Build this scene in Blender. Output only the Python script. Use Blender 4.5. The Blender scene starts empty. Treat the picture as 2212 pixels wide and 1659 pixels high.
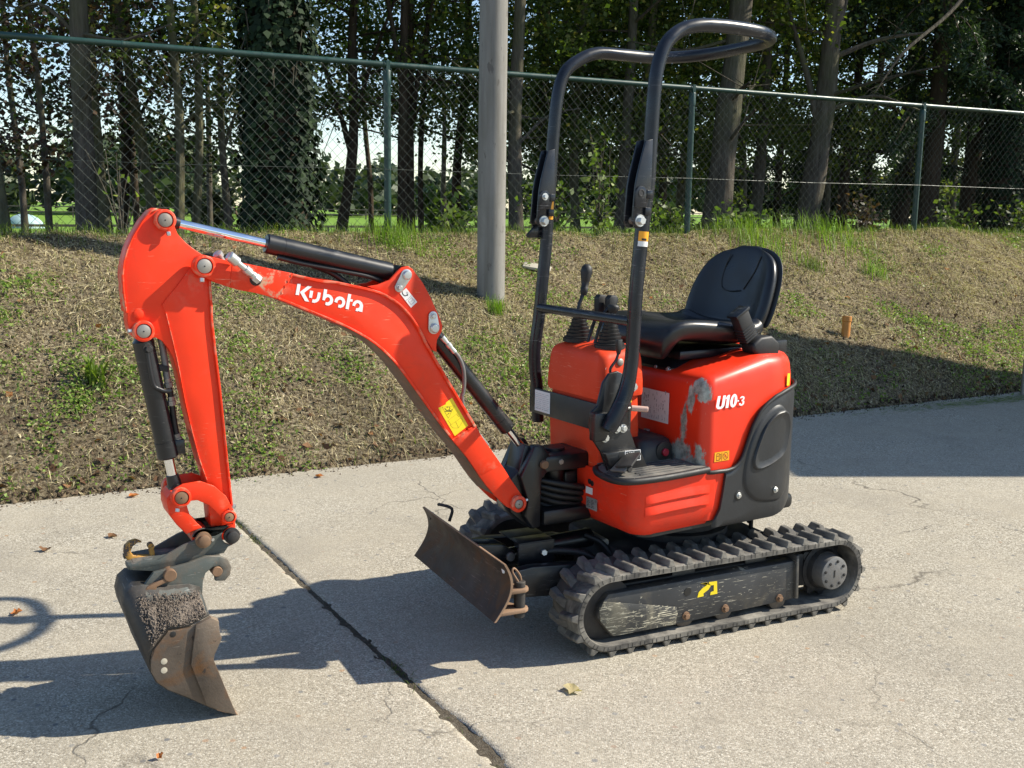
import bpy, bmesh, math, random
import numpy as np
from mathutils import Vector, Matrix
from mathutils import noise as mnoise

random.seed(7)
RNG = np.random.default_rng(7)
SC = bpy.context.scene
COL = SC.collection
R = math.radians

# ------------------------------------------------------------------ camera
CAM_H = 1.5
PITCH = math.atan((829.5 - 444) / 2280.0)
ROLL = 0.0142
cam_data = bpy.data.cameras.new('camera')
cam_data.sensor_width = 36.0
cam_data.lens = 36.0 * 2280.0 / 2212.0
cam_data.clip_start = 0.05
cam_data.clip_end = 2000.0
cam = bpy.data.objects.new('camera', cam_data)
COL.objects.link(cam)
_fw = Vector((0, math.cos(PITCH), -math.sin(PITCH)))
_up = Vector((0, math.sin(PITCH), math.cos(PITCH)))
_rt = Vector((1, 0, 0))
_r = _rt * math.cos(ROLL) + _up * math.sin(ROLL)
_u = _up * math.cos(ROLL) - _rt * math.sin(ROLL)
_m = Matrix((( _r.x, _u.x, -_fw.x, 0), (_r.y, _u.y, -_fw.y, 0), (_r.z, _u.z, -_fw.z, CAM_H), (0, 0, 0, 1)))
cam.matrix_world = _m
SC.camera = cam

# ------------------------------------------------------------------ sky, sun, exposure
SUN_DIR = Vector((0.768, 0.115, 0.630)).normalized()       # towards the sun
world = bpy.data.worlds.new('World')
SC.world = world
world.use_nodes = True
wn = world.node_tree
sky = wn.nodes.new('ShaderNodeTexSky')
sky.sky_type = 'NISHITA'
sky.sun_disc = False
sky.sun_elevation = math.asin(SUN_DIR.z)
sky.sun_rotation = math.atan2(SUN_DIR.x, SUN_DIR.y)
sky.altitude = 20
sky.air_density = 1.0
sky.dust_density = 0.25
sky.ozone_density = 2.0
bg = wn.nodes['Background']
bg.inputs['Strength'].default_value = 0.115
wn.links.new(sky.outputs[0], bg.inputs['Color'])
sun_data = bpy.data.lights.new('sun', 'SUN')
sun_data.energy = 5.0
sun_data.angle = R(0.53)
sun_data.color = (1.0, 0.93, 0.79)
sun = bpy.data.objects.new('sun', sun_data)
COL.objects.link(sun)
sun.rotation_euler = SUN_DIR.to_track_quat('Z', 'Y').to_euler()
sun.location = (20, 3, 16)
SC.view_settings.view_transform = 'Standard'
SC.view_settings.look = 'None'
SC.view_settings.exposure = 0.78
SC.view_settings.gamma = 1.0
SC.view_settings.use_curve_mapping = False
SC.render.engine = 'CYCLES'
SC.cycles.max_bounces = 6
SC.cycles.diffuse_bounces = 3
SC.cycles.glossy_bounces = 3
SC.cycles.transmission_bounces = 3
SC.cycles.transparent_max_bounces = 6
SC.cycles.use_denoising = True

# ------------------------------------------------------------------ materials
MATS = {}


class NT:
    """small helper round a material's node tree"""
    def __init__(self, name):
        self.m = bpy.data.materials.new(name)
        self.m.use_nodes = True
        self.t = self.m.node_tree
        self.b = self.t.nodes['Principled BSDF']
        self.out = self.t.nodes['Material Output']
        self.tc = self.t.nodes.new('ShaderNodeTexCoord')
        MATS[name] = self.m

    def n(self, kind, **kw):
        nd = self.t.nodes.new(kind)
        for k, v in kw.items():
            setattr(nd, k, v)
        return nd

    def l(self, a, b):
        self.t.links.new(a, b)

    def noise(self, scale, detail=4.0, rough=0.55, vec=None, dist=0.0):
        nd = self.n('ShaderNodeTexNoise')
        nd.inputs['Scale'].default_value = scale
        nd.inputs['Detail'].default_value = detail
        nd.inputs['Roughness'].default_value = rough
        nd.inputs['Distortion'].default_value = dist
        self.l(vec or self.tc.outputs['Object'], nd.inputs['Vector'])
        return nd.outputs['Fac']

    def voronoi(self, scale, feature='F1', vec=None, out='Distance'):
        nd = self.n('ShaderNodeTexVoronoi', feature=feature)
        nd.inputs['Scale'].default_value = scale
        self.l(vec or self.tc.outputs['Object'], nd.inputs['Vector'])
        return nd.outputs[out]

    def ramp(self, fac, stops):
        nd = self.n('ShaderNodeValToRGB')
        cr = nd.color_ramp
        while len(cr.elements) < len(stops):
            cr.elements.new(0.5)
        for e, (p, c) in zip(cr.elements, stops):
            e.position = p
            e.color = (c, c, c, 1) if isinstance(c, (int, float)) else (*c, 1)
        self.l(fac, nd.inputs['Fac'])
        return nd.outputs['Color']

    def mix(self, fac, a, b, mode='MIX'):
        nd = self.n('ShaderNodeMix', data_type='RGBA', blend_type=mode)
        for sock, v in ((nd.inputs[0], fac), (nd.inputs[6], a), (nd.inputs[7], b)):
            if isinstance(v, (int, float)):
                sock.default_value = v
            elif isinstance(v, tuple):
                sock.default_value = (*v, 1)
            else:
                self.l(v, sock)
        return nd.outputs[2]

    def math(self, op, a, b=0.0, c=0.0):
        nd = self.n('ShaderNodeMath', operation=op)
        for i, v in enumerate((a, b, c)):
            if isinstance(v, (int, float)):
                nd.inputs[i].default_value = v
            else:
                self.l(v, nd.inputs[i])
        return nd.outputs[0]

    def vmath(self, op, a, b):
        nd = self.n('ShaderNodeVectorMath', operation=op)
        for i, v in enumerate((a, b)):
            if isinstance(v, tuple):
                nd.inputs[i].default_value = v
            else:
                self.l(v, nd.inputs[i])
        return nd

    def mapping(self, scale=(1, 1, 1), rot=(0, 0, 0), vec=None):
        nd = self.n('ShaderNodeMapping')
        nd.inputs['Scale'].default_value = scale
        nd.inputs['Rotation'].default_value = rot
        self.l(vec or self.tc.outputs['Object'], nd.inputs['Vector'])
        return nd.outputs[0]

    def bump(self, h, strength=0.3, dist=0.01):
        nd = self.n('ShaderNodeBump')
        nd.inputs['Strength'].default_value = strength
        nd.inputs['Distance'].default_value = dist
        self.l(h, nd.inputs['Height'])
        self.l(nd.outputs[0], self.b.inputs['Normal'])

    def col(self, c):
        if isinstance(c, tuple):
            self.b.inputs['Base Color'].default_value = (*c, 1)
        else:
            self.l(c, self.b.inputs['Base Color'])

    def rough(self, r):
        if isinstance(r, (int, float)):
            self.b.inputs['Roughness'].default_value = r
        else:
            self.l(r, self.b.inputs['Roughness'])

    def spheres(self, blobs, amp=0.05, nscale=18.0):
        """mask 0..1 round the listed (centre, radius) with a ragged edge"""
        ns = self.noise(nscale, 8, 0.78, vec=self.mapping(scale=(1.0, 1.7, 0.55)))
        off = self.math('MULTIPLY', self.math('SUBTRACT', ns, 0.5), amp * 2)
        cur = None
        for c, rad, st in blobs:
            mp = self.mapping(scale=st) if st else self.tc.outputs['Object']
            cc = tuple(a * b for a, b in zip(c, st)) if st else c
            d = self.vmath('DISTANCE', mp, cc).outputs['Value']
            v = self.math('SUBTRACT', rad, d)
            cur = v if cur is None else self.math('MAXIMUM', cur, v)
        return self.ramp(self.math('ADD', self.math('MULTIPLY', self.math('ADD', cur, off), 40.0), 0.5), [(0.35, 0.0), (0.65, 1.0)])


def paint(name, base, rough=0.35, metal=0.0, var=0.12, chip=None, chip_amt=0.70, scratch=None, dirt=None, bumpy=0.0, coat=0.0, dirt_amt=(0.5, 0.75), spec=0.5, chip_scale=26.0, scr=0.665, scr_area=(0.45, 0.60), edge=None):
    """painted or bare metal: slow tone change, chips, fine scratches, settled dirt"""
    t = NT(name)
    n1 = t.noise(5.0, 5)
    dark = tuple(c * (1 - var) for c in base)
    lite = tuple(min(1, c * (1 + var)) for c in base)
    c = t.mix(t.ramp(n1, [(0.3, 0.0), (0.7, 1.0)]), dark, lite)
    rg = t.ramp(t.noise(14, 5), [(0.3, max(0.02, rough - 0.1)), (0.7, min(1, rough + 0.12))])
    if dirt:
        dm = t.ramp(t.noise(7.0, 8, 0.65, dist=0.6), [(dirt_amt[0], 0.0), (dirt_amt[1], 1.0)])
        c = t.mix(dm, c, dirt)
        rg = t.mix(dm, rg, (0.85, 0.85, 0.85))
    if scratch:
        mp = t.mapping(scale=(4, 4, 90), rot=(0.3, 0.5, 0.2))
        s1 = t.ramp(t.noise(3.0, 3, 0.6, vec=mp), [(scr, 0.0), (scr + 0.025, 1.0)])
        mp2 = t.mapping(scale=(9, 5, 95), rot=(0.0, 0.62, 0.15))
        s2 = t.ramp(t.noise(2.2, 3, 0.6, vec=mp2), [(scr, 0.0), (scr + 0.025, 1.0)])
        mp3 = t.mapping(scale=(6, 6, 150), rot=(0.0, -0.25, 0.1))
        s3 = t.ramp(t.noise(2.0, 3, 0.6, vec=mp3), [(scr, 0.0), (scr + 0.02, 1.0)])
        area = t.ramp(t.noise(4.5, 3), [(scr_area[0], 0.0), (scr_area[1], 1.0)])
        sm = t.math('MULTIPLY', t.math('MAXIMUM', t.math('MAXIMUM', s1, s2), s3), area)
        c = t.mix(sm, c, scratch)
    if chip:
        cm = t.ramp(t.noise(chip_scale, 6, 0.7), [(chip_amt, 0.0), (chip_amt + 0.03, 1.0)])
        c = t.mix(cm, c, chip)
        rg = t.mix(cm, rg, (0.8, 0.8, 0.8))
    if edge:
        gp = t.n('ShaderNodeNewGeometry').outputs['Pointiness']
        em = t.math('MULTIPLY', t.ramp(gp, [(0.54, 0.0), (0.60, 1.0)]), t.ramp(t.noise(19, 6, 0.7), [(0.50, 0.0), (0.60, 1.0)]))
        c = t.mix(em, c, edge)
        rg = t.mix(em, rg, (0.75, 0.75, 0.75))
    t.col(c)
    t.rough(rg)
    t.b.inputs['Metallic'].default_value = metal
    t.b.inputs['Specular IOR Level'].default_value = spec
    if coat:
        t.b.inputs['Coat Weight'].default_value = coat
        t.b.inputs['Coat Roughness'].default_value = 0.12
    if bumpy:
        t.bump(t.noise(60, 6, 0.7), bumpy, 0.004)
    return t


RED = (0.80, 0.042, 0.010)
paint('red_paint', RED, 0.42, var=0.12, chip=(0.62, 0.36, 0.26), chip_amt=0.70, scratch=(0.82, 0.26, 0.16), scr=0.705, scr_area=(0.5, 0.62), dirt=(0.50, 0.060, 0.030), dirt_amt=(0.52, 0.85), spec=0.28, edge=(0.55, 0.34, 0.22))
paint('red_plastic', (0.76, 0.036, 0.011), 0.42, var=0.06, chip=(0.70, 0.30, 0.22), chip_amt=0.70, scratch=(0.76, 0.24, 0.16), scr=0.695, dirt=(0.50, 0.055, 0.030), dirt_amt=(0.50, 0.85), spec=0.3)
paint('red_cowl', (0.66, 0.052, 0.014), 0.55, var=0.06, spec=0.25, scratch=(0.7, 0.2, 0.12), chip=(0.6, 0.3, 0.2), chip_amt=0.75)
paint('black_paint', (0.0070, 0.0076, 0.0095), 0.36, var=0.25, chip=(0.25, 0.24, 0.22), chip_amt=0.765, scratch=(0.10, 0.10, 0.10), dirt=(0.06, 0.055, 0.05), dirt_amt=(0.6, 0.85), coat=0.1)
paint('rops_paint', (0.0075, 0.0095, 0.0145), 0.30, var=0.2, chip=(0.4, 0.38, 0.36), chip_amt=0.735, scratch=(0.12, 0.12, 0.13), spec=0.45)
paint('cover_plastic', (0.0145, 0.016, 0.0185), 0.46, var=0.15, chip=(0.2, 0.2, 0.2), chip_amt=0.775, dirt=(0.10, 0.095, 0.085), dirt_amt=(0.66, 0.9), bumpy=0.12)
paint('frame_paint', (0.040, 0.041, 0.043), 0.5, var=0.3, chip=(0.40, 0.36, 0.27), chip_amt=0.655, scratch=(0.50, 0.46, 0.36), scr=0.668, scr_area=(0.40, 0.55), dirt=(0.13, 0.11, 0.08), dirt_amt=(0.52, 0.75), chip_scale=38)
paint('wear_paint', (0.042, 0.042, 0.041), 0.55, var=0.3, chip=(0.46, 0.42, 0.31), chip_amt=0.60, scratch=(0.62, 0.57, 0.43), scr=0.625, scr_area=(0.36, 0.50), dirt=(0.20, 0.18, 0.13), dirt_amt=(0.46, 0.66), chip_scale=70)
paint('dark_steel', (0.012, 0.012, 0.0135), 0.6, var=0.3, dirt=(0.07, 0.06, 0.05), dirt_amt=(0.45, 0.8))
paint('belly_dirt', (0.17, 0.105, 0.065), 0.85, var=0.35, dirt=(0.09, 0.07, 0.05), dirt_amt=(0.45, 0.7), scratch=(0.45, 0.09, 0.04), bumpy=0.3)
paint('chrome', (0.80, 0.81, 0.83), 0.10, metal=1.0, var=0.02)
paint('zinc', (0.56, 0.57, 0.56), 0.38, metal=0.85, var=0.08, dirt=(0.2, 0.18, 0.15), dirt_amt=(0.6, 0.9))
paint('pin_steel', (0.33, 0.31, 0.28), 0.5, metal=0.7, var=0.15, dirt=(0.13, 0.08, 0.05), dirt_amt=(0.5, 0.8))
paint('rusty_pin', (0.22, 0.13, 0.075), 0.75, metal=0.2, var=0.25, dirt=(0.10, 0.06, 0.04))
paint('bucket_rust', (0.115, 0.090, 0.070), 0.58, metal=0.3, var=0.4, dirt=(0.19, 0.085, 0.026), dirt_amt=(0.50, 0.70), chip=(0.055, 0.042, 0.033), chip_amt=0.62, scratch=(0.26, 0.22, 0.18), scr=0.69, scr_area=(0.45, 0.6), bumpy=0.35, edge=(0.36, 0.25, 0.15))
paint('bucket_black', (0.040, 0.036, 0.032), 0.5, metal=0.1, var=0.3, dirt=(0.11, 0.085, 0.065), dirt_amt=(0.5, 0.8), scratch=(0.14, 0.13, 0.12), bumpy=0.2)
paint('bucket_green', (0.075, 0.086, 0.080), 0.55, metal=0.15, var=0.25, dirt=(0.14, 0.10, 0.07), dirt_amt=(0.48, 0.74), scratch=(0.26, 0.26, 0.24), scr=0.685, scr_area=(0.45, 0.6), chip=(0.16, 0.12, 0.09), chip_amt=0.63, bumpy=0.25, edge=(0.30, 0.24, 0.19))
paint('caked_soil', (0.185, 0.150, 0.120), 0.95, var=0.35, dirt=(0.10, 0.075, 0.06), bumpy=0.8)
paint('old_yellow', (0.40, 0.20, 0.03), 0.55, var=0.2, chip=(0.075, 0.055, 0.042), chip_amt=0.50, chip_scale=45, bumpy=0.2)
paint('blade_rust', (0.052, 0.036, 0.026), 0.60, metal=0.25, var=0.35, dirt=(0.135, 0.062, 0.022), dirt_amt=(0.50, 0.75), scratch=(0.15, 0.10, 0.075), scr=0.66, scr_area=(0.42, 0.55), bumpy=0.25)
paint('blade_edge', (0.30, 0.19, 0.12), 0.7, metal=0.2, var=0.3, bumpy=0.2)
paint('rubber', (0.068, 0.064, 0.059), 0.78, var=0.3, dirt=(0.26, 0.24, 0.205), dirt_amt=(0.40, 0.64), bumpy=0.3, spec=0.3)
paint('rubber_black', (0.0085, 0.0085, 0.0092), 0.55, var=0.2, dirt=(0.05, 0.045, 0.04), dirt_amt=(0.6, 0.9))
paint('mat_rubber', (0.060, 0.058, 0.056), 0.6, var=0.2, dirt=(0.22, 0.20, 0.17), dirt_amt=(0.4, 0.7), bumpy=0.2)
paint('vinyl', (0.010, 0.0105, 0.012), 0.36, var=0.12, bumpy=0.05)
paint('hub_metal', (0.20, 0.195, 0.19), 0.55, metal=0.5, var=0.2, dirt=(0.12, 0.10, 0.08), bumpy=0.3)
paint('roller_metal', (0.15, 0.125, 0.10), 0.6, metal=0.4, var=0.25, dirt=(0.09, 0.07, 0.05))
paint('galvanised', (0.42, 0.42, 0.40), 0.5, metal=0.6, var=0.1)
paint('fence_green', (0.011, 0.042, 0.034), 0.40, var=0.12, dirt=(0.09, 0.11, 0.09), dirt_amt=(0.6, 0.9))
paint('wire_green', (0.055, 0.068, 0.058), 0.45, metal=0.2, var=0.1)
paint('sticker_yellow', (0.84, 0.64, 0.015), 0.45, var=0.03)
paint('sticker_orange', (0.86, 0.36, 0.01), 0.4, var=0.05)
paint('sticker_white', (0.74, 0.74, 0.73), 0.4, var=0.03)
paint('decal_white', (0.80, 0.80, 0.80), 0.35, var=0.01)
paint('ink_black', (0.012, 0.012, 0.012), 0.5)
paint('ink_grey', (0.38, 0.38, 0.38), 0.5)
paint('ink_olive', (0.42, 0.33, 0.02), 0.5)
paint('ink_red', (0.55, 0.06, 0.02), 0.5)
paint('button_red', (0.35, 0.012, 0.03), 0.4)
paint('knob_pink', (0.55, 0.36, 0.30), 0.5)
paint('pipe_orange', (0.50, 0.20, 0.035), 0.6, var=0.15, dirt=(0.30, 0.20, 0.10))
paint('pale_wood', (0.42, 0.38, 0.30), 0.8, var=0.15, bumpy=0.2)
paint('truck_white', (0.62, 0.62, 0.60), 0.5, var=0.05)
paint('truck_dark', (0.03, 0.03, 0.03), 0.7)
paint('horse_coat', (0.09, 0.035, 0.016), 0.6, var=0.2)
paint('rug_red', (0.16, 0.022, 0.018), 0.9, var=0.2)
paint('rail_dark', (0.045, 0.04, 0.035), 0.85, var=0.2)
paint('tent_green', (0.30, 0.42, 0.42), 0.7, var=0.1)


def hood_paint():
    t = NT('hood_paint')
    n1 = t.noise(5.0, 5)
    c = t.mix(t.ramp(n1, [(0.3, 0.0), (0.7, 1.0)]), (0.70, 0.031, 0.009), (0.78, 0.040, 0.012))
    # paint worn through to grey plastic on the corner the driver climbs past
    grey = t.mix(t.ramp(t.noise(30, 6, 0.7), [(0.35, 0.0), (0.65, 1.0)]), (0.16, 0.165, 0.14), (0.50, 0.50, 0.43))
    m = t.spheres([((0.155, 0.275, 0.895), 0.034, None), ((0.150, 0.298, 0.872), 0.030, None),
                   ((0.160, 0.245, 0.850), 0.030, (1, 1.6, 0.55)), ((0.16, 0.218, 0.75), 0.020, (1, 1.4, 0.25)),
                   ((0.16, 0.21, 0.655), 0.034, (1, 0.7, 0.9)), ((0.16, 0.16, 0.630), 0.034, (1, 0.6, 1)),
                   ((0.152, 0.295, 0.660), 0.020, (1, 1, 0.6)), ((0.155, 0.28, 0.620), 0.030, (1, 0.6, 1))], 0.040, 46)
    c = t.mix(m, c, grey)
    sc = t.ramp(t.noise(3.0, 3, 0.6, vec=t.mapping(scale=(4, 60, 12), rot=(0.5, 0.1, 0))), [(0.70, 0.0), (0.73, 1.0)])
    sc = t.math('MULTIPLY', sc, t.ramp(t.noise(5, 2), [(0.5, 0.0), (0.65, 1.0)]))
    c = t.mix(sc, c, (0.66, 0.3, 0.22))
    ch = t.ramp(t.noise(30, 6, 0.7), [(0.765, 0.0), (0.79, 1.0)])
    c = t.mix(ch, c, (0.6, 0.42, 0.36))
    t.col(c)
    t.rough(t.mix(m, t.ramp(t.noise(14, 5), [(0.3, 0.30), (0.7, 0.46)]), (0.9, 0.9, 0.9)))
    t.b.inputs['Specular IOR Level'].default_value = 0.38


hood_paint()


def concrete_material():
    t = NT('concrete')
    o = t.tc.outputs['Object']
    big = t.noise(0.55, 5, 0.6)
    mid = t.noise(4.0, 6, 0.65)
    base = t.mix(t.ramp(big, [(0.3, 0.0), (0.7, 1.0)]), (0.318, 0.280, 0.216), (0.385, 0.342, 0.268))
    base = t.mix(t.math('MULTIPLY', t.ramp(mid, [(0.42, 0.0), (0.72, 1.0)]), 0.55), base, (0.235, 0.212, 0.178))
    # exposed fine aggregate
    vc = t.voronoi(185.0, out='Color')
    sep = t.n('ShaderNodeSeparateColor')
    t.l(vc, sep.inputs[0])
    stone = t.ramp(sep.outputs[0], [(0.0, (0.10, 0.088, 0.068)), (0.3, (0.22, 0.197, 0.155)), (0.65, (0.38, 0.345, 0.28)), (1.0, (0.64, 0.60, 0.51))])
    vd = t.voronoi(185.0)
    edge = t.ramp(vd, [(0.35, 1.0), (0.75, 0.25)])
    showing = t.ramp(t.noise(1.6, 4), [(0.35, 0.40), (0.65, 1.0)])
    c = t.mix(t.math('MULTIPLY', edge, showing), base, stone)
    # a few larger pebbles
    v2 = t.voronoi(26.0, out='Color')
    s2 = t.n('ShaderNodeSeparateColor')
    t.l(v2, s2.inputs[0])
    d2 = t.voronoi(26.0)
    peb = t.math('MULTIPLY', t.ramp(d2, [(0.20, 1.0), (0.26, 0.0)]), t.ramp(s2.outputs[1], [(0.84, 0.0), (0.86, 1.0)]))
    c = t.mix(peb, c, t.ramp(s2.outputs[0], [(0.0, (0.13, 0.13, 0.13)), (0.6, (0.25, 0.24, 0.22)), (1.0, (0.34, 0.22, 0.13))]))
    speck = t.ramp(t.noise(260, 2), [(0.66, 0.0), (0.72, 1.0)])
    c = t.mix(t.math('MULTIPLY', speck, 0.7), c, (0.09, 0.085, 0.075))
    # hairline cracks
    dv = t.mapping(scale=(1, 1, 0.1))
    wob = t.n('ShaderNodeTexNoise')
    wob.inputs['Scale'].default_value = 3.0
    wob.inputs['Detail'].default_value = 8
    t.l(o, wob.inputs['Vector'])
    wv = t.vmath('ADD', dv, t.vmath('MULTIPLY', wob.outputs['Color'], (0.5, 0.5, 0.0)).outputs[0]).outputs[0]
    cr = t.voronoi(0.55, 'DISTANCE_TO_EDGE', vec=wv)
    crm = t.math('MULTIPLY', t.ramp(cr, [(0.0, 1.0), (0.0022, 0.0)]), t.ramp(t.noise(1.3, 3), [(0.50, 0.0), (0.62, 0.8)]))
    c = t.mix(crm, c, (0.06, 0.05, 0.04))
    # stains and tyre dust
    st = t.ramp(t.noise(0.9, 7, 0.7, dist=1.0), [(0.52, 0.0), (0.72, 0.50)])
    c = t.mix(st, c, (0.215, 0.192, 0.155))
    sp2 = t.ramp(t.noise(0.35, 6, 0.6, dist=0.6), [(0.40, 0.0), (0.62, 0.55)])
    c = t.mix(sp2, c, t.mix(0.5, c, (0.40, 0.365, 0.30)))
    t.col(c)
    t.rough(0.9)
    t.b.inputs['Specular IOR Level'].default_value = 0.25
    h = t.math('ADD', t.math('MULTIPLY', vd, -0.5), t.math('MULTIPLY', t.noise(30, 6, 0.7), 0.8))
    h = t.math('SUBTRACT', h, t.math('MULTIPLY', crm, 1.5))
    t.bump(h, 0.45, 0.005)


concrete_material()


def soil_material(name, stops, scale=9.0, bump=0.9):
    t = NT(name)
    n1 = t.noise(scale, 8, 0.75)
    n2 = t.noise(1.1, 4)
    c = t.ramp(n1, stops)
    c = t.mix(t.math('MULTIPLY', t.ramp(n2, [(0.4, 0.0), (0.62, 1.0)]), 0.45), c, stops[0][1])
    t.col(c)
    t.rough(0.95)
    t.b.inputs['Specular IOR Level'].default_value = 0.1
    t.bump(t.noise(scale * 3.5, 8, 0.75), bump, 0.03)


soil_material('bank_soil', [(0.32, (0.030, 0.021, 0.014)), (0.44, (0.13, 0.10, 0.064)), (0.53, (0.31, 0.25, 0.16)), (0.66, (0.58, 0.50, 0.345))], 48)
soil_material('joint_soil', [(0.28, (0.075, 0.062, 0.046)), (0.5, (0.17, 0.145, 0.11)), (0.72, (0.30, 0.265, 0.21))], 55)
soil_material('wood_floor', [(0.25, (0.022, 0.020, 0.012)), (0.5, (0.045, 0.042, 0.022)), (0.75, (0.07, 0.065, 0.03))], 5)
soil_material('meadow', [(0.25, (0.11, 0.20, 0.028)), (0.5, (0.16, 0.27, 0.04)), (0.75, (0.21, 0.32, 0.055))], 0.3, 0.2)


def leaf_material(name, stops, trans=0.45, rough=0.5, spec=0.4):
    t = NT(name)
    g = t.n('ShaderNodeNewGeometry')
    c = t.ramp(g.outputs['Random Per Island'], stops)
    t.col(c)
    t.rough(rough)
    t.b.inputs['Specular IOR Level'].default_value = spec
    if trans:
        tr = t.n('ShaderNodeBsdfTranslucent')
        brt = t.mix(1.0, c, (1.0, 1.15, 0.55), 'MULTIPLY')
        t.l(brt, tr.inputs['Color'])
        mx = t.n('ShaderNodeMixShader')
        mx.inputs[0].default_value = trans
        t.l(t.b.outputs[0], mx.inputs[1])
        t.l(tr.outputs[0], mx.inputs[2])
        t.l(mx.outputs[0], t.out.inputs['Surface'])


leaf_material('leaf_oak', [(0.0, (0.040, 0.068, 0.014)), (0.5, (0.075, 0.115, 0.020)), (0.85, (0.12, 0.16, 0.028)), (1.0, (0.22, 0.19, 0.04))], 0.5)
leaf_material('leaf_beech', [(0.0, (0.060, 0.090, 0.016)), (0.5, (0.11, 0.155, 0.026)), (0.85, (0.18, 0.22, 0.04)), (1.0, (0.30, 0.26, 0.05))], 0.5)
leaf_material('leaf_copper', [(0.0, (0.040, 0.020, 0.016)), (0.5, (0.065, 0.038, 0.022)), (0.8, (0.055, 0.065, 0.02)), (1.0, (0.12, 0.06, 0.03))])
leaf_material('leaf_ivy', [(0.0, (0.007, 0.016, 0.007)), (0.6, (0.014, 0.030, 0.012)), (1.0, (0.030, 0.052, 0.020))], 0.10, 0.65, 0.15)
leaf_material('leaf_shaded', [(0.0, (0.016, 0.028, 0.012)), (0.6, (0.030, 0.050, 0.020)), (1.0, (0.060, 0.085, 0.026))], 0.25, 0.6, 0.3)  # back-row leaves darkened: shade of the deep wood put into their colour
leaf_material('leaf_spruce', [(0.0, (0.016, 0.034, 0.014)), (0.6, (0.030, 0.058, 0.020)), (1.0, (0.060, 0.095, 0.030))], 0.25)
leaf_material('leaf_far', [(0.0, (0.040, 0.060, 0.030)), (0.5, (0.060, 0.085, 0.036)), (1.0, (0.095, 0.115, 0.045))], 0.2)
leaf_material('leaf_shrub', [(0.0, (0.075, 0.125, 0.020)), (0.6, (0.14, 0.21, 0.035)), (1.0, (0.26, 0.31, 0.07))], 0.4)
leaf_material('leaf_weed', [(0.0, (0.11, 0.19, 0.03)), (0.6, (0.19, 0.29, 0.05)), (1.0, (0.34, 0.42, 0.11))], 0.4)
leaf_material('mulch', [(0.0, (0.06, 0.042, 0.024)), (0.25, (0.17, 0.125, 0.07)), (0.6, (0.36, 0.29, 0.17)), (1.0, (0.60, 0.51, 0.33))], 0.15, 0.8, 0.15)
leaf_material('grass_green', [(0.0, (0.080, 0.130, 0.018)), (0.6, (0.13, 0.20, 0.026)), (1.0, (0.22, 0.27, 0.05))], 0.4)
leaf_material('grass_bright', [(0.0, (0.12, 0.21, 0.02)), (0.6, (0.18, 0.30, 0.03)), (1.0, (0.26, 0.36, 0.05))], 0.45)
leaf_material('straw', [(0.0, (0.14, 0.105, 0.055)), (0.3, (0.31, 0.245, 0.125)), (0.7, (0.52, 0.44, 0.25)), (1.0, (0.72, 0.65, 0.42))], 0.3, 0.7, 0.2)
leaf_material('dead_leaf', [(0.0, (0.075, 0.040, 0.022)), (0.5, (0.16, 0.085, 0.045)), (0.85, (0.26, 0.14, 0.07)), (1.0, (0.42, 0.15, 0.035))], 0.2, 0.7, 0.2)
leaf_material('orange_leaf', [(0.0, (0.46, 0.14, 0.03)), (1.0, (0.40, 0.16, 0.06))], 0.2, 0.7, 0.2)
leaf_material('clod', [(0.0, (0.035, 0.025, 0.017)), (0.6, (0.085, 0.06, 0.04)), (1.0, (0.15, 0.115, 0.075))], 0.0, 0.95, 0.1)


def bark_material(name, a, b, moss):
    t = NT(name)
    mp = t.mapping(scale=(9, 9, 1.3))
    n1 = t.noise(2.4, 8, 0.7, vec=mp)
    c = t.ramp(n1, [(0.3, a), (0.7, b)])
    c = t.mix(t.math('MULTIPLY', t.ramp(t.noise(1.4, 5), [(0.45, 0.0), (0.65, 1.0)]), 0.6), c, moss)
    t.col(c)
    t.rough(0.95)
    t.b.inputs['Specular IOR Level'].default_value = 0.1
    t.bump(n1, 0.9, 0.04)


bark_material('bark_grey', (0.045, 0.038, 0.030), (0.15, 0.13, 0.105), (0.095, 0.105, 0.045))
bark_material('bark_green', (0.055, 0.050, 0.032), (0.18, 0.17, 0.105), (0.15, 0.165, 0.065))
bark_material('bark_brown', (0.030, 0.022, 0.016), (0.090, 0.066, 0.046), (0.05, 0.05, 0.028))
bark_material('twig', (0.05, 0.042, 0.032), (0.16, 0.14, 0.11), (0.08, 0.08, 0.05))


def pole_material():
    t = NT('pole_concrete')
    mp = t.mapping(scale=(14, 14, 1.0))
    c = t.mix(t.ramp(t.noise(1.2, 6, vec=mp), [(0.3, 0.0), (0.7, 1.0)]), (0.135, 0.127, 0.110), (0.245, 0.236, 0.214))
    pit = t.ramp(t.noise(22, 4, 0.6, vec=t.mapping(scale=(1, 1, 0.35))), [(0.63, 0.0), (0.68, 1.0)])
    c = t.mix(t.math('MULTIPLY', pit, 0.75), c, (0.085, 0.075, 0.065))
    st = t.ramp(t.noise(2.2, 6, 0.7, dist=0.8), [(0.50, 0.0), (0.70, 0.7)])
    c = t.mix(st, c, (0.15, 0.14, 0.115))
    t.col(c)
    t.rough(0.75)
    t.bump(t.noise(60, 6, 0.7), 0.15, 0.01)


pole_material()

# ------------------------------------------------------------------ geometry helpers
def V(*a):
    return Vector(a)


def to_obj(name, bm, mat, parent=None, frame=None, smooth=35):
    bm.normal_update()
    if smooth:
        for f in bm.faces:
            f.smooth = True
        lim = R(smooth)
        for e in bm.edges:
            if len(e.link_faces) == 2 and e.calc_face_angle(0) > lim:
                e.smooth = False
    me = bpy.data.meshes.new(name)
    bm.to_mesh(me)
    bm.free()
    me.materials.append(MATS[mat])
    return link(name, me, parent, frame)


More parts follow.
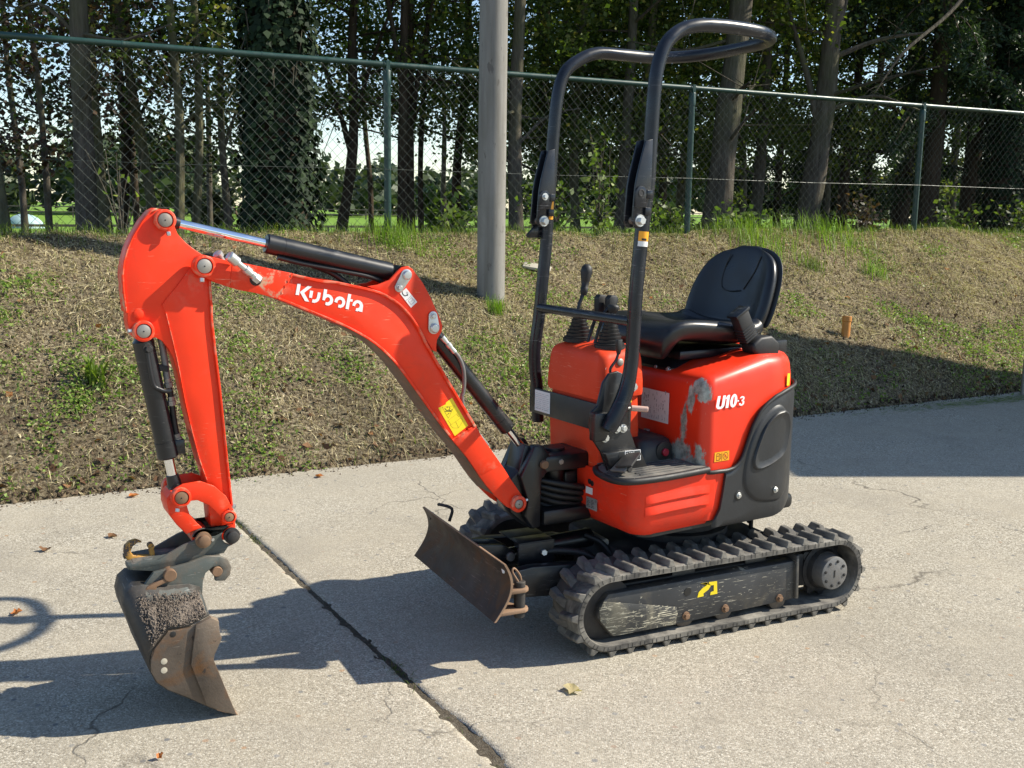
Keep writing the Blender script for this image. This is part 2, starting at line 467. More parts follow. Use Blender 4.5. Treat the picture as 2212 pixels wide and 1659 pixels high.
def link(name, me, parent=None, frame=None):
    o = bpy.data.objects.new(name, me)
    COL.objects.link(o)
    if parent is not None:
        o.parent = parent
    if frame is not None:
        o.location, o.rotation_euler = frame[0], (0, 0, frame[1])
    return o


def np_obj(name, verts, faces, mat, parent=None, smooth=False):
    """big mesh from arrays; faces is (n,4) or (n,3)"""
    me = bpy.data.meshes.new(name)
    verts = np.asarray(verts, np.float32)
    faces = np.asarray(faces, np.int32)
    k = faces.shape[1]
    me.vertices.add(len(verts))
    me.vertices.foreach_set('co', verts.ravel())
    me.loops.add(faces.size)
    me.loops.foreach_set('vertex_index', faces.ravel())
    me.polygons.add(len(faces))
    me.polygons.foreach_set('loop_start', np.arange(0, faces.size, k, dtype=np.int32))
    if smooth:
        me.polygons.foreach_set('use_smooth', np.ones(len(faces), bool))
    me.update(calc_edges=True)
    me.validate()
    me.materials.append(MATS[mat])
    return link(name, me, parent)


def bevel_bm(bm, w, seg=2, ang=30):
    if w <= 0:
        return
    bm.normal_update()
    ed = [e for e in bm.edges if len(e.link_faces) == 2 and e.calc_face_angle(0) > R(ang)]
    if ed:
        bmesh.ops.bevel(bm, geom=ed, offset=w, segments=seg, profile=0.5, affect='EDGES', clamp_overlap=True)


def add_prism(bm, poly, y0, y1):
    """polygon in x,z pulled from y0 to y1"""
    a = sum(poly[i][0] * poly[(i + 1) % len(poly)][1] - poly[(i + 1) % len(poly)][0] * poly[i][1] for i in range(len(poly)))
    if a < 0:
        poly = poly[::-1]
    lo, hi = [], []
    for x, z in poly:
        lo.append(bm.verts.new((x, y0, z)))
        hi.append(bm.verts.new((x, y1, z)))
    n = len(poly)
    bm.faces.new(lo)
    bm.faces.new(hi[::-1])
    for i in range(n):
        j = (i + 1) % n
        bm.faces.new((lo[j], lo[i], hi[i], hi[j]))


def prism(name, poly, y0, y1, mat, parent, frame=None, bevel=0.002, smooth=35):
    bm = bmesh.new()
    add_prism(bm, poly, y0, y1)
    bmesh.ops.recalc_face_normals(bm, faces=bm.faces)
    bevel_bm(bm, bevel)
    return to_obj(name, bm, mat, parent, frame, smooth)


def add_box(bm, lo, hi, rot=None, at=None):
    vs = []
    for x in (lo[0], hi[0]):
        for y in (lo[1], hi[1]):
            for z in (lo[2], hi[2]):
                p = Vector((x, y, z))
                if rot is not None:
                    p = rot @ p
                if at is not None:
                    p = p + Vector(at)
                vs.append(bm.verts.new(p))
    for f in ((0, 1, 3, 2), (4, 6, 7, 5), (0, 4, 5, 1), (2, 3, 7, 6), (0, 2, 6, 4), (1, 5, 7, 3)):
        bm.faces.new([vs[i] for i in f])


def box(name, lo, hi, mat, parent, frame=None, bevel=0.003, rot=None, at=None):
    bm = bmesh.new()
    add_box(bm, lo, hi, rot, at)
    bmesh.ops.recalc_face_normals(bm, faces=bm.faces)
    bevel_bm(bm, bevel)
    return to_obj(name, bm, mat, parent, frame)


def catmull(pts, k=6):
    pts = [Vector(p) for p in pts]
    P = [pts[0] * 2 - pts[1]] + pts + [pts[-1] * 2 - pts[-2]]
    out = []
    for i in range(1, len(P) - 2):
        a, b, c, d = P[i - 1], P[i], P[i + 1], P[i + 2]
        for j in range(k):
            t = j / k
            out.append(0.5 * ((2 * b) + (c - a) * t + (2 * a - 5 * b + 4 * c - d) * t * t + (3 * b - a - 3 * c + d) * t ** 3))
    out.append(pts[-1])
    return out


def add_tube(bm, pts, rad, n=12, cap=True):
    pts = [Vector(p) for p in pts]
    if isinstance(rad, (int, float)):
        rad = [rad] * len(pts)
    tan = []
    for i in range(len(pts)):
        a = pts[max(0, i - 1)]
        b = pts[min(len(pts) - 1, i + 1)]
        d = b - a
        tan.append(d.normalized() if d.length > 1e-9 else Vector((0, 0, 1)))
    ref = Vector((0, 0, 1)) if abs(tan[0].z) < 0.9 else Vector((1, 0, 0))
    u = tan[0].cross(ref).normalized()
    rings = []
    for i, p in enumerate(pts):
        if i:
            u = (u - tan[i] * u.dot(tan[i]))
            u = u.normalized() if u.length > 1e-9 else tan[i].orthogonal().normalized()
        v = tan[i].cross(u)
        rings.append([bm.verts.new(p + (u * math.cos(2 * math.pi * k / n) + v * math.sin(2 * math.pi * k / n)) * rad[i]) for k in range(n)])
    for a, b in zip(rings, rings[1:]):
        for k in range(n):
            bm.faces.new((a[k], a[(k + 1) % n], b[(k + 1) % n], b[k]))
    if cap:
        bm.faces.new(rings[0][::-1])
        bm.faces.new(rings[-1])


def tube(name, pts, rad, mat, parent, frame=None, n=12, smoothk=0, smooth=40):
    bm = bmesh.new()
    if smoothk:
        pts = catmull(pts, smoothk)
        if not isinstance(rad, (int, float)):
            m = len(pts)
            rad = [float(np.interp(i / (m - 1) * (len(rad) - 1), range(len(rad)), rad)) for i in range(m)]
    add_tube(bm, pts, rad, n)
    return to_obj(name, bm, mat, parent, frame, smooth)


def add_rev(bm, p0, p1, prof, n=24):
    """turned shape round the line p0>p1; prof = (distance along, radius)"""
    p0, p1 = Vector(p0), Vector(p1)
    ax = (p1 - p0).normalized()
    u = ax.orthogonal().normalized()
    v = ax.cross(u)
    rings = []
    for h, r in prof:
        c = p0 + ax * h
        rings.append([bm.verts.new(c + (u * math.cos(2 * math.pi * k / n) + v * math.sin(2 * math.pi * k / n)) * max(r, 1e-5)) for k in range(n)])
    for a, b in zip(rings, rings[1:]):
        for k in range(n):
            bm.faces.new((a[k], a[(k + 1) % n], b[(k + 1) % n], b[k]))
    bm.faces.new(rings[0][::-1])
    bm.faces.new(rings[-1])


def rev(name, p0, p1, prof, mat, parent, frame=None, n=24, smooth=35):
    bm = bmesh.new()
    add_rev(bm, p0, p1, prof, n)
    return to_obj(name, bm, mat, parent, frame, smooth)


def cyl_prof(length, r, b=0.002):
    return [(0, r - b), (b, r), (length - b, r), (length, r - b)]


def cyl(name, p0, p1, r, mat, parent, frame=None, n=24, b=0.002):
    return rev(name, p0, p1, cyl_prof((Vector(p1) - Vector(p0)).length, r, b), mat, parent, frame, n)


def add_loft(bm, rings, cap=(True, True)):
    vr = [[bm.verts.new(p) for p in r] for r in rings]
    n = len(vr[0])
    for a, b in zip(vr, vr[1:]):
        for k in range(n):
            bm.faces.new((a[k], a[(k + 1) % n], b[(k + 1) % n], b[k]))
    if cap[0]:
        bm.faces.new(vr[0][::-1])
    if cap[1]:
        bm.faces.new(vr[-1])


def loft(name, rings, mat, parent, frame=None, smooth=40, cap=(True, True)):
    bm = bmesh.new()
    add_loft(bm, rings, cap)
    bmesh.ops.recalc_face_normals(bm, faces=bm.faces)
    return to_obj(name, bm, mat, parent, frame, smooth)


def rrect(x0, x1, y0, y1, r, n=8):
    """rounded rectangle seen from above, x1 to the front; r = front-left, front-right, rear-right, rear-left"""
    pts = []
    fl, fr, rr, rl = r

    def arc(cx, cy, rad, a0, a1):
        for i in range(n + 1):
            a = R(a0 + (a1 - a0) * i / n)
            pts.append((cx + rad * math.cos(a), cy + rad * math.sin(a)))
    arc(x1 - fl, y1 - fl, fl, 0, 90)
    arc(x0 + rl, y1 - rl, rl, 90, 180)
    arc(x0 + rr, y0 + rr, rr, 180, 270)
    arc(x1 - fr, y0 + fr, fr, 270, 360)
    return pts


def hexbolt(name, p, axis, r, h, mat, parent, frame=None, washer=True):
    bm = bmesh.new()
    a = Vector(axis).normalized()
    p = Vector(p)
    if washer:
        add_rev(bm, p, p + a, [(0, r * 1.45), (h * 0.25, r * 1.45), (h * 0.3, r * 1.4)], 20)
    add_rev(bm, p, p + a, [(h * 0.2, r), (h * 0.9, r), (h, r * 0.85)], 6)
    return to_obj(name, bm, mat, parent, frame, 30)


def thing(name, label, cat, loc=(0, 0, 0), rotz=0.0, group=None):
    o = bpy.data.objects.new(name, None)
    COL.objects.link(o)
    o.empty_display_size = 0.2
    o.location = loc
    o.rotation_euler = (0, 0, rotz)
    return tag(o, label, cat, group)


def tag(o, label, cat, group=None, kind=None):
    o['label'] = label
    o['category'] = cat
    if group:
        o['group'] = group
    if kind:
        o['kind'] = kind
    return o


def struct(o):
    o['kind'] = 'structure'
    return o


def flat_poly(name, poly, y, mat, parent, frame=None, thick=0.0012):
    return prism(name, poly, y, y + thick, mat, parent, frame, bevel=0)


def strokes(name, segs, y, w, mat, parent, thick=0.0022, y0=None):
    """printed lines: each segment a thin slip lying on a face whose plane is y"""
    bm = bmesh.new()
    for pts in segs:
        for a, b in zip(pts, pts[1:]):
            a, b = Vector((a[0], 0, a[1])), Vector((b[0], 0, b[1]))
            d = b - a
            if d.length < 1e-6:
                continue
            d.normalize()
            s = Vector((-d.z, 0, d.x)) * w * 0.5
            q = [a - s, b - s, b + s, a + s]
            lo = [bm.verts.new((p.x, (y0 if y0 is not None else y), p.z)) for p in q]
            hi = [bm.verts.new((p.x, y + thick, p.z)) for p in q]
            bm.faces.new(hi)
            for i in range(4):
                j = (i + 1) % 4
                bm.faces.new((lo[i], lo[j], hi[j], hi[i]))
    bmesh.ops.recalc_face_normals(bm, faces=bm.faces)
    return to_obj(name, bm, mat, parent, None, 0)


# ------------------------------------------------------------------ lie of the land
E_DIR = np.array([math.sin(R(62.9)), math.cos(R(62.9))])       # along the fence
F_DIR = np.array([-E_DIR[1], E_DIR[0]])                        # away from the yard
P1 = np.array([-1.066, 9.0])
_ph = np.random.default_rng(3).uniform(0, 6.28, (14, 3))
_fr = np.random.default_rng(4).normal(0, 1, (14, 2))


def wob(x, y, f):
    r = 0
    for k in range(14):
        r = r + np.sin((x * _fr[k, 0] + y * _fr[k, 1]) * f * (1 + 0.25 * (k % 4)) + _ph[k, 0])
    return r / 14 * 1.9


def st_xy(s, t):
    return P1[0] + E_DIR[0] * s + F_DIR[0] * t, P1[1] + E_DIR[1] * s + F_DIR[1] * t


def xy_st(x, y):
    dx, dy = x - P1[0], y - P1[1]
    return dx * E_DIR[0] + dy * E_DIR[1], dx * F_DIR[0] + dy * F_DIR[1]


def foot_t(s):
    return -2.745 + 0.032 * s


def land_z(s, t):
    """height of bank and field at fence coordinates"""
    s = np.asarray(s, float)
    t = np.asarray(t, float)
    tf = foot_t(s) + 0.03 * wob(s, 0 * s, 3.0)
    u = np.clip((t - tf) / (-tf), 0, 1)
    z = 1.25 * u ** 0.85
    z = z + (0.05 * wob(s, t, 1.3) + 0.024 * wob(s, t, 5.0) + 0.016 * wob(s + 3, t, 13.0) + 0.010 * wob(s, t + 5, 29.0)) * np.clip(u * 5, 0, 1) * np.clip((2.0 - t) / 2.0, 0.0, 1)
    z = z - 0.05 * np.clip((t + 0.05) / 0.3, 0, 1)
    fall = np.clip((t - 0.7) / 34.0, 0, 1)
    z = z - 1.45 * fall ** 0.75
    z = np.where(t < tf, -0.035 - 0.02 * np.clip((tf - t), 0, 1), z)
    return z


def land_at(x, y):
    s, t = xy_st(x, y)
    return float(land_z(s, t))

# ================================================================== THE SETTING
# ground sheet to the horizon: bank, strip of wood and the meadow behind it
def build_land():
    ss = np.concatenate([np.linspace(-260, -7, 40), np.arange(-6.5, 11.01, 0.042), np.linspace(11.5, 300, 44)])
    tt = np.concatenate([np.linspace(-60, -3.6, 16), np.arange(-3.45, 0.9, 0.042), np.linspace(1.0, 40, 50), np.geomspace(42, 700, 30)])
    S, T = np.meshgrid(ss, tt, indexing='ij')
    Z = land_z(S, T)
    X, Y = st_xy(S, T)
    verts = np.stack([X.ravel(), Y.ravel(), Z.ravel()], 1)
    a, b = S.shape
    i = np.arange(a - 1)[:, None] * b + np.arange(b - 1)[None, :]
    f = np.stack([i, i + b, i + b + 1, i + 1], -1).reshape(-1, 4)
    tcen = T[:-1, :-1].ravel()
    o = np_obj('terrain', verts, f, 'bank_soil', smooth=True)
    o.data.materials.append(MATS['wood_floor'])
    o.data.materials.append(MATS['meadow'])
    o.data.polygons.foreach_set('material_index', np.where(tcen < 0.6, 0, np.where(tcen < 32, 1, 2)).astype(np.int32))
    return struct(o)


build_land()

# yard of two cast slabs with a dirty joint between them
J0, J1 = np.array([-1.30, 4.83]), np.array([0.005, 2.62])
JD = (J1 - J0) / np.linalg.norm(J1 - J0)
JN = np.array([JD[1], -JD[0]])
if JN[0] > 0:
    JN = -JN                                                   # JN points to the left slab


def slab_mesh(name, side):
    """one cast slab: ragged arris along the joint, straight along the bank"""
    rng = np.random.default_rng(11 + side)
    k = np.arange(-4.0, 12.0, 0.03)
    n = len(k)
    ragged = np.cumsum(rng.normal(0, 0.003, n))
    ragged -= np.convolve(np.pad(ragged, 20, 'edge'), np.ones(41) / 41, 'valid')[:n]
    ragged += rng.normal(0, 0.0022, n)
    chips = np.zeros(n)
    for _ in range(26):
        c0 = rng.integers(0, n)
        w = rng.integers(2, 8)
        chips[max(0, c0 - w):c0 + w] += rng.uniform(0.006, 0.028)
    w0 = 0.0030 + 0.22 * np.abs(ragged) + chips * np.interp(k, [1.2, 2.6], [0.12, 0.7])
    sgn = 1 if side == 0 else -1
    base = J0[None] + JD[None] * k[:, None]
    edge = base + JN[None] * (sgn * w0)[:, None]
    offs = [0.0, 0.008, 0.03, 0.12, 0.4, 1.2, 4.0, 14.0, 40.0]
    zs = [-0.018, -0.0015, 0.0, 0.0, 0.0, 0.0, 0.0, 0.0, 0.0]
    verts, faces = [], []
    m = len(offs)
    for i in range(n):
        for o_, z_ in zip(offs, zs):
            p = edge[i] + JN * sgn * o_
            if o_ > 0.2:
                p = base[i] + JN * sgn * o_
            s, t = xy_st(p[0], p[1])
            lim = foot_t(s) + 0.012
            if t > lim:                                        # stop at the bank
                p = p + F_DIR * (lim - t)
            verts.append((p[0], p[1], z_ + (rng.normal(0, 0.0025) if 0 < o_ < 0.02 else 0)))
    for i in range(n - 1):
        for j in range(m - 1):
            q = (i * m + j, i * m + j + 1, (i + 1) * m + j + 1, (i + 1) * m + j)
            faces.append(q if side == 1 else q[::-1])
    return verts, faces


yard = bpy.data.objects.new('concrete_yard', None)
COL.objects.link(yard)
struct(yard)


def build_yard():
    # the slabs meet the bank at its foot; rows beyond it fold flat against the foot line
    for side in (0, 1):
        v, f = slab_mesh('slab', side)
        np_obj('slab', v, f, 'concrete', yard, smooth=False)
    # soil packed in the joint
    rng = np.random.default_rng(5)
    k = np.arange(-0.2, 6.0, 0.02)
    vs, fs = [], []
    cols = np.linspace(-0.034, 0.034, 9)
    for i, kk in enumerate(k):
        for c in cols:
            p = J0 + JD * kk + JN * c
            vs.append((p[0], p[1], -0.0042 + rng.normal(0, 0.0013)))
    m = len(cols)
    for i in range(len(k) - 1):
        for j in range(m - 1):
            fs.append((i * m + j, i * m + j + 1, (i + 1) * m + j + 1, (i + 1) * m + j))
    np_obj('joint_soil', vs, fs, 'joint_soil', yard)


build_yard()


# ------------------------------------------------------------------ plants
def rand_dirs(n, rng):
    v = rng.normal(0, 1, (n, 3))
    return v / np.linalg.norm(v, axis=1, keepdims=True)


def leaf_quads(cen, size, rng, droop=0.0, aspect=1.5, fold=True, up=0.0):
    """lozenge leaves: centre array and size array to verts, faces"""
    n = len(cen)
    a = rand_dirs(n, rng)
    a[:, 2] = a[:, 2] * 0.6 - droop
    a /= np.linalg.norm(a, axis=1, keepdims=True)
    b = rand_dirs(n, rng)
    b[:, 2] *= (1 - up)
    b = b - a * np.sum(a * b, 1, keepdims=True)
    b /= np.linalg.norm(b, axis=1, keepdims=True) + 1e-9
    L = size[:, None] * aspect * 0.5
    W = size[:, None] * 0.5
    nrm = np.cross(a, b)
    v = np.stack([cen - a * L, cen + b * W - a * L * 0.1 + nrm * W * 0.35, cen + a * L, cen - b * W - a * L * 0.1 + nrm * W * 0.35], 1).reshape(-1, 3)
    i = np.arange(n)[:, None] * 4
    f = np.concatenate([i, i + 1, i + 2, i + 3], 1)
    return v, f


def trunk_tube(bm, pts, r0, r1, n=9, flare=True):
    pts = catmull(pts, 5)
    m = len(pts)
    rad = []
    for i in range(m):
        t = i / (m - 1)
        r = r0 + (r1 - r0) * t
        if flare and t < 0.12:
            r *= 1 + 0.35 * (1 - t / 0.12) ** 2
        rad.append(r * (1 + 0.06 * math.sin(i * 1.7 + r0 * 90)))
    add_tube(bm, pts, rad, n)


def col_pt(px, t, z=0.0):
    """point on the land at picture column px (of 2212) and t metres behind the fence"""
    th = (px - 1106.0) / 2280.0
    # level ray of that column, found on the line t = const
    k = (t + P1[0] * F_DIR[0] + P1[1] * F_DIR[1]) / (th * F_DIR[0] + 1.0 * F_DIR[1])
    return th * k, k


TREES = 'trees of the wood strip behind the fence'


def make_tree(name, label, px, t, w_px, lean=0.0, mat='bark_grey', leaf='leaf_oak', nclump=60, perclump=70, crown_r=1.8, zlo=1.2, zhi=6.0, size=0.085, fork=None, seed=0, height=9.0, zbias=1.0, bare=False):
    rng = np.random.default_rng(seed + 100)
    if px > 1080:
        perclump = int(perclump * 1.8)
    x, y = col_pt(px, t)
    g = land_at(x, y)
    dist = y
    r = w_px / 2280.0 * dist * 0.5
    root = thing(name, label, 'tree', (x, y, g - 0.06), 0.0, TREES)
    H = height
    wv = rng.normal(0, 0.06, (5, 2))
    lx = lean
    pts = [(lx * h / 4.0 * (1 if h < 5 else 1.0) + wv[i, 0] * (h > 0.3), wv[i, 1] * (h > 0.3), h) for i, h in enumerate((0, H * 0.16, H * 0.35, H * 0.62, H))]
    bm = bmesh.new()
    trunk_tube(bm, pts, r, r * 0.45)
    to_obj('trunk', bm, mat, root, None, 60)
    path = catmull(pts, 5)

    def on_trunk(z):
        for a, b in zip(path, path[1:]):
            if a.z <= z <= b.z:
                return a.lerp(b, (z - a.z) / max(1e-6, b.z - a.z))
        return path[-1]
    # limbs
    bm = bmesh.new()
    ends = []
    if fork:
        for fx, fy, z0, z1, rr in fork:
            a = on_trunk(z0)
            p = [a, a + Vector((fx * 0.35, fy * 0.35, (z1 - z0) * 0.4)), a + Vector((fx, fy, z1 - z0))]
            trunk_tube(bm, p, r * rr, r * rr * 0.4, 7, False)
            ends.append(p[-1])
    nb = 14 if not bare else 6
    for i in range(nb):
        z0 = rng.uniform(max(0.9, zlo - g - 0.5), min(H * 0.9, zhi - g + 1.5))
        a = on_trunk(z0)
        ang = rng.uniform(0, 2 * math.pi)
        ln = rng.uniform(0.5, 1.0) * crown_r
        d = Vector((math.cos(ang), math.sin(ang), rng.uniform(-0.1, 0.55)))
        mid = a + d * ln * 0.5 + Vector((0, 0, rng.uniform(-0.1, 0.15)))
        end = a + d * ln + Vector((0, 0, rng.uniform(-0.25, 0.2)))
        rb = r * rng.uniform(0.10, 0.22) + 0.006
        add_tube(bm, catmull([a, mid, end], 4), [rb * (1 - 0.08 * q) for q in range(9)], 5)
        ends.append(end)
        for _ in range(3):
            e2 = mid.lerp(end, rng.random()) + Vector(rng.normal(0, 0.3, 3))
            add_tube(bm, [mid.lerp(end, rng.random() * 0.6), e2], [0.007, 0.003], 4)
            ends.append(e2)
    to_obj('branches', bm, mat, root, None, 60)['kind'] = 'stuff'
    if nclump:
        cs = []
        for i in range(nclump):
            if i % 2 and ends:
                p = ends[rng.integers(0, len(ends))] + Vector(rng.normal(0, 0.25, 3))
                p.z = max(p.z, zlo - g)
            else:
                zz = zlo - g + (zhi - zlo) * rng.random() ** zbias
                a = on_trunk(min(zz, H))
                ang = rng.uniform(0, 2 * math.pi)
                rr = crown_r * math.sqrt(rng.random())
                p = a + Vector((math.cos(ang) * rr, math.sin(ang) * rr, 0))
                p.z = zz
            p.y = abs(p.y) * 0.8 + 0.25
            cs.append(p)
        cs = np.array([tuple(c) for c in cs])
        idx = np.repeat(np.arange(len(cs)), perclump)
        sp = rng.uniform(0.12, 0.34, len(cs))[idx, None]
        cen = cs[idx] + rng.normal(0, 1, (len(idx), 3)) * sp * np.array([1, 1, 0.55])
        sz = size * rng.uniform(0.6, 1.35, len(idx))
        v, f = leaf_quads(cen, sz, rng, droop=0.25)
        # shade crown above the picture: fewer, larger sprays
        k = int(nclump * perclump * (0.10 if px > 1080 else 0.04))
        hc = np.stack([rng.normal(lx * 1.5, crown_r * 0.75, k), rng.normal(0, crown_r * 0.75, k), rng.uniform(zhi - g, H + 1.0, k)], 1)
        v2, f2 = leaf_quads(hc, np.full(k, size * 3.6), rng, droop=0.1)
        np_obj('crown', np.concatenate([v, v2]), np.concatenate([f, f2 + len(v)]), leaf, root)
    return root


def ivy_tree(label, px, t, w_px, seed, nleaf=9000, lean=0.0, light=0):
    rng = np.random.default_rng(seed)
    x, y = col_pt(px, t)
    g = land_at(x, y)
    r = w_px / 2280.0 * y * 0.5
    root = thing('ivy_tree', label, 'tree', (x, y, g - 0.06), 0.0, 'ivy-clad trees')
    bm = bmesh.new()
    trunk_tube(bm, [(0, 0, 0), (lean * 0.25, 0.02, 1.6), (lean * 0.6, 0, 4), (lean, 0, 8)], r * 0.78, r * 0.5, 14)
    to_obj('trunk', bm, 'bark_brown', root, None, 60)
    z = rng.uniform(0.0, 7.0, nleaf) ** 1.0
    a = rng.uniform(0, 2 * math.pi, nleaf)
    rad = r * (0.80 + 0.10 * np.sin(a * 3 + z * 1.3) + 0.12 * np.sin(a * 5 - z * 2.1 + 1)) + np.abs(rng.normal(0, 0.045, nleaf))
    rad *= np.interp(z, [0, 0.7, 2.5, 4.5, 7], [1.12, 1.02, 0.92, 0.98, 1.25])
    cen = np.stack([np.cos(a) * rad + lean * z / 8, np.sin(a) * rad, z], 1)
    out = np.stack([np.cos(a), np.sin(a), np.full(nleaf, 0.35)], 1) + rng.normal(0, 0.35, (nleaf, 3))
    out /= np.linalg.norm(out, axis=1, keepdims=True)
    dn = np.stack([rng.normal(0, 0.5, nleaf), rng.normal(0, 0.5, nleaf), np.full(nleaf, -1.0)], 1)
    dn -= out * np.sum(out * dn, 1, keepdims=True)
    dn /= np.linalg.norm(dn, axis=1, keepdims=True)
    sd = np.cross(out, dn)
    s = rng.uniform(0.040, 0.082, nleaf)[:, None]
    v = np.stack([cen - dn * s * 0.45, cen + sd * s * 0.55 - dn * s * 0.15, cen + dn * s * 0.6, cen - sd * s * 0.55 - dn * s * 0.15], 1).reshape(-1, 3)
    i = np.arange(nleaf)[:, None] * 4
    np_obj('ivy_leaves', v, np.concatenate([i, i + 1, i + 2, i + 3], 1), 'leaf_ivy', root)
    # loose shoots
    bm = bmesh.new()
    for _ in range(30):
        a0 = rng.uniform(0, 6.28)
        z0 = rng.uniform(0.2, 4.5)
        p = Vector((math.cos(a0) * r, math.sin(a0) * r, z0))
        q = p + Vector((math.cos(a0) * 0.15, math.sin(a0) * 0.15, rng.uniform(-0.35, 0.1)))
        add_tube(bm, [p * 0.9, p, q], [0.006, 0.005, 0.002], 4)
    to_obj('ivy_stems', bm, 'twig', root, None, 60)['kind'] = 'stuff'
    return root


def spruce(label, px, t, seed, R0=2.3, n=70, w_px=42, zlo=1.2, zhi=8.5):
    rng = np.random.default_rng(seed)
    x, y = col_pt(px, t)
    g = land_at(x, y)
    root = thing('spruce_tree', label, 'tree', (x, y, g - 0.06), 0.0, TREES)
    bm = bmesh.new()
    trunk_tube(bm, [(0, 0, 0), (0.03, 0, 2), (0, 0.03, 5), (0, 0, 10)], w_px / 2280 * y * 0.5, 0.07, 10)
    to_obj('trunk', bm, 'bark_brown', root, None, 60)
    bm = bmesh.new()
    cen, drop = [], []
    for i in range(n):
        z0 = zlo + (zhi - zlo) * rng.random() ** 0.9
        ang = rng.uniform(0, 2 * math.pi)
        ln = R0 * (1.15 - z0 / 13.0) * rng.uniform(0.65, 1.0)
        d = Vector((math.cos(ang), math.sin(ang), 0))
        pts = [Vector((0, 0, z0)), d * ln * 0.35 + Vector((0, 0, z0 + 0.10)), d * ln * 0.7 + Vector((0, 0, z0 - 0.15)), d * ln + Vector((0, 0, z0 - 0.55))]
        pp = catmull(pts, 6)
        add_tube(bm, pp, [0.018 * (1 - q / (len(pp) + 2)) + 0.003 for q in range(len(pp))], 5)
        side = Vector((-d.y, d.x, 0))
        for q in range(3, len(pp)):
            for _ in range(5):
                sl = rng.uniform(-1, 1)
                base = pp[q] + side * sl * 0.28 * (1.1 - q / len(pp))
                m = rng.integers(7, 15)
                hang = rng.uniform(0.12, 0.42)
                for w in range(m):
                    u = w / m
                    cen.append(base + d * rng.normal(0, 0.03) + side * (sl * 0.06 * u + rng.normal(0, 0.015)) + Vector((0, 0, -hang * u)))
    to_obj('branches', bm, 'bark_brown', root, None, 60)
    cen = np.array([tuple(c) for c in cen])
    nl = len(cen)
    v, f = leaf_quads(cen, rng.uniform(0.022, 0.034, nl), rng, droop=0.55, aspect=3.2)
    np_obj('needles', v, f, 'leaf_spruce', root)
    return root


def shrub(label, px, t, h, seed, n=14, leafn=42, leaf='leaf_shrub', size=0.05, spread=0.5, group='shrubs along the fence'):
    rng = np.random.default_rng(seed)
    x, y = col_pt(px, t)
    g = land_at(x, y)
    root = thing('shrub', label, 'shrub', (x, y, g - 0.03), 0, group)
    bm = bmesh.new()
    cen = []
    for i in range(n):
        ang = rng.uniform(0, 6.28)
        ln = h * rng.uniform(0.55, 1.0)
        tip = Vector((math.cos(ang) * spread * rng.random(), math.sin(ang) * spread * rng.random(), ln))
        p = catmull([(0, 0, 0), tip * 0.5 + Vector(rng.normal(0, 0.05, 3)), tip], 4)
        add_tube(bm, p, [0.007 - 0.0006 * q for q in range(len(p))], 4)
        for _ in range(leafn):
            u = 0.2 + 0.8 * rng.random()
            a = p[min(len(p) - 1, int(u * (len(p) - 1)))]
            cen.append(tuple(a + Vector(rng.normal(0, 0.075, 3))))
    to_obj('stems', bm, 'twig', root, None, 60)
    cen = np.array(cen)
    v, f = leaf_quads(cen, size * rng.uniform(0.6, 1.3, len(cen)), rng)
    np_obj('leaves', v, f, leaf, root)
    return root


def blades(cx, cy, h, lean, width, rng, z=None, flat=None):
    """grass blades as two-piece slips"""
    n = len(cx)
    s, t = xy_st(cx, cy)
    z0 = land_z(s, t) if z is None else z
    ang = rng.uniform(0, 2 * math.pi, n)
    dx, dy = np.cos(ang), np.sin(ang)
    w = width * 0.5
    px, py = -dy * w, dx * w
    ln = lean
    base = np.stack([cx, cy, z0 - 0.004], 1)
    mid = base + np.stack([dx * h * ln * 0.4, dy * h * ln * 0.4, h * (0.6 if flat is None else flat)], 1)
    tip = base + np.stack([dx * h * ln, dy * h * ln, h * (0.95 - 0.3 * ln if flat is None else flat * 0.6)], 1)
    P = np.stack([px, py, np.zeros(n)], 1)
    v = np.stack([base - P, base + P, mid + P * 0.8, mid - P * 0.8, tip + P * 0.15, tip - P * 0.15], 1).reshape(-1, 3)
    i = np.arange(n)[:, None] * 6
    f = np.concatenate([np.concatenate([i, i + 1, i + 2, i + 3], 1), np.concatenate([i + 3, i + 2, i + 4, i + 5], 1)], 0)
    return v, f


def scatter_bank(n, rng, s0=-5.0, s1=11.0, tlo=None, thi=0.15):
    s = rng.uniform(s0, s1, n)
    u = rng.random(n)
    lo = foot_t(s) if tlo is None else tlo
    t = lo + (thi - lo) * u
    return s, t


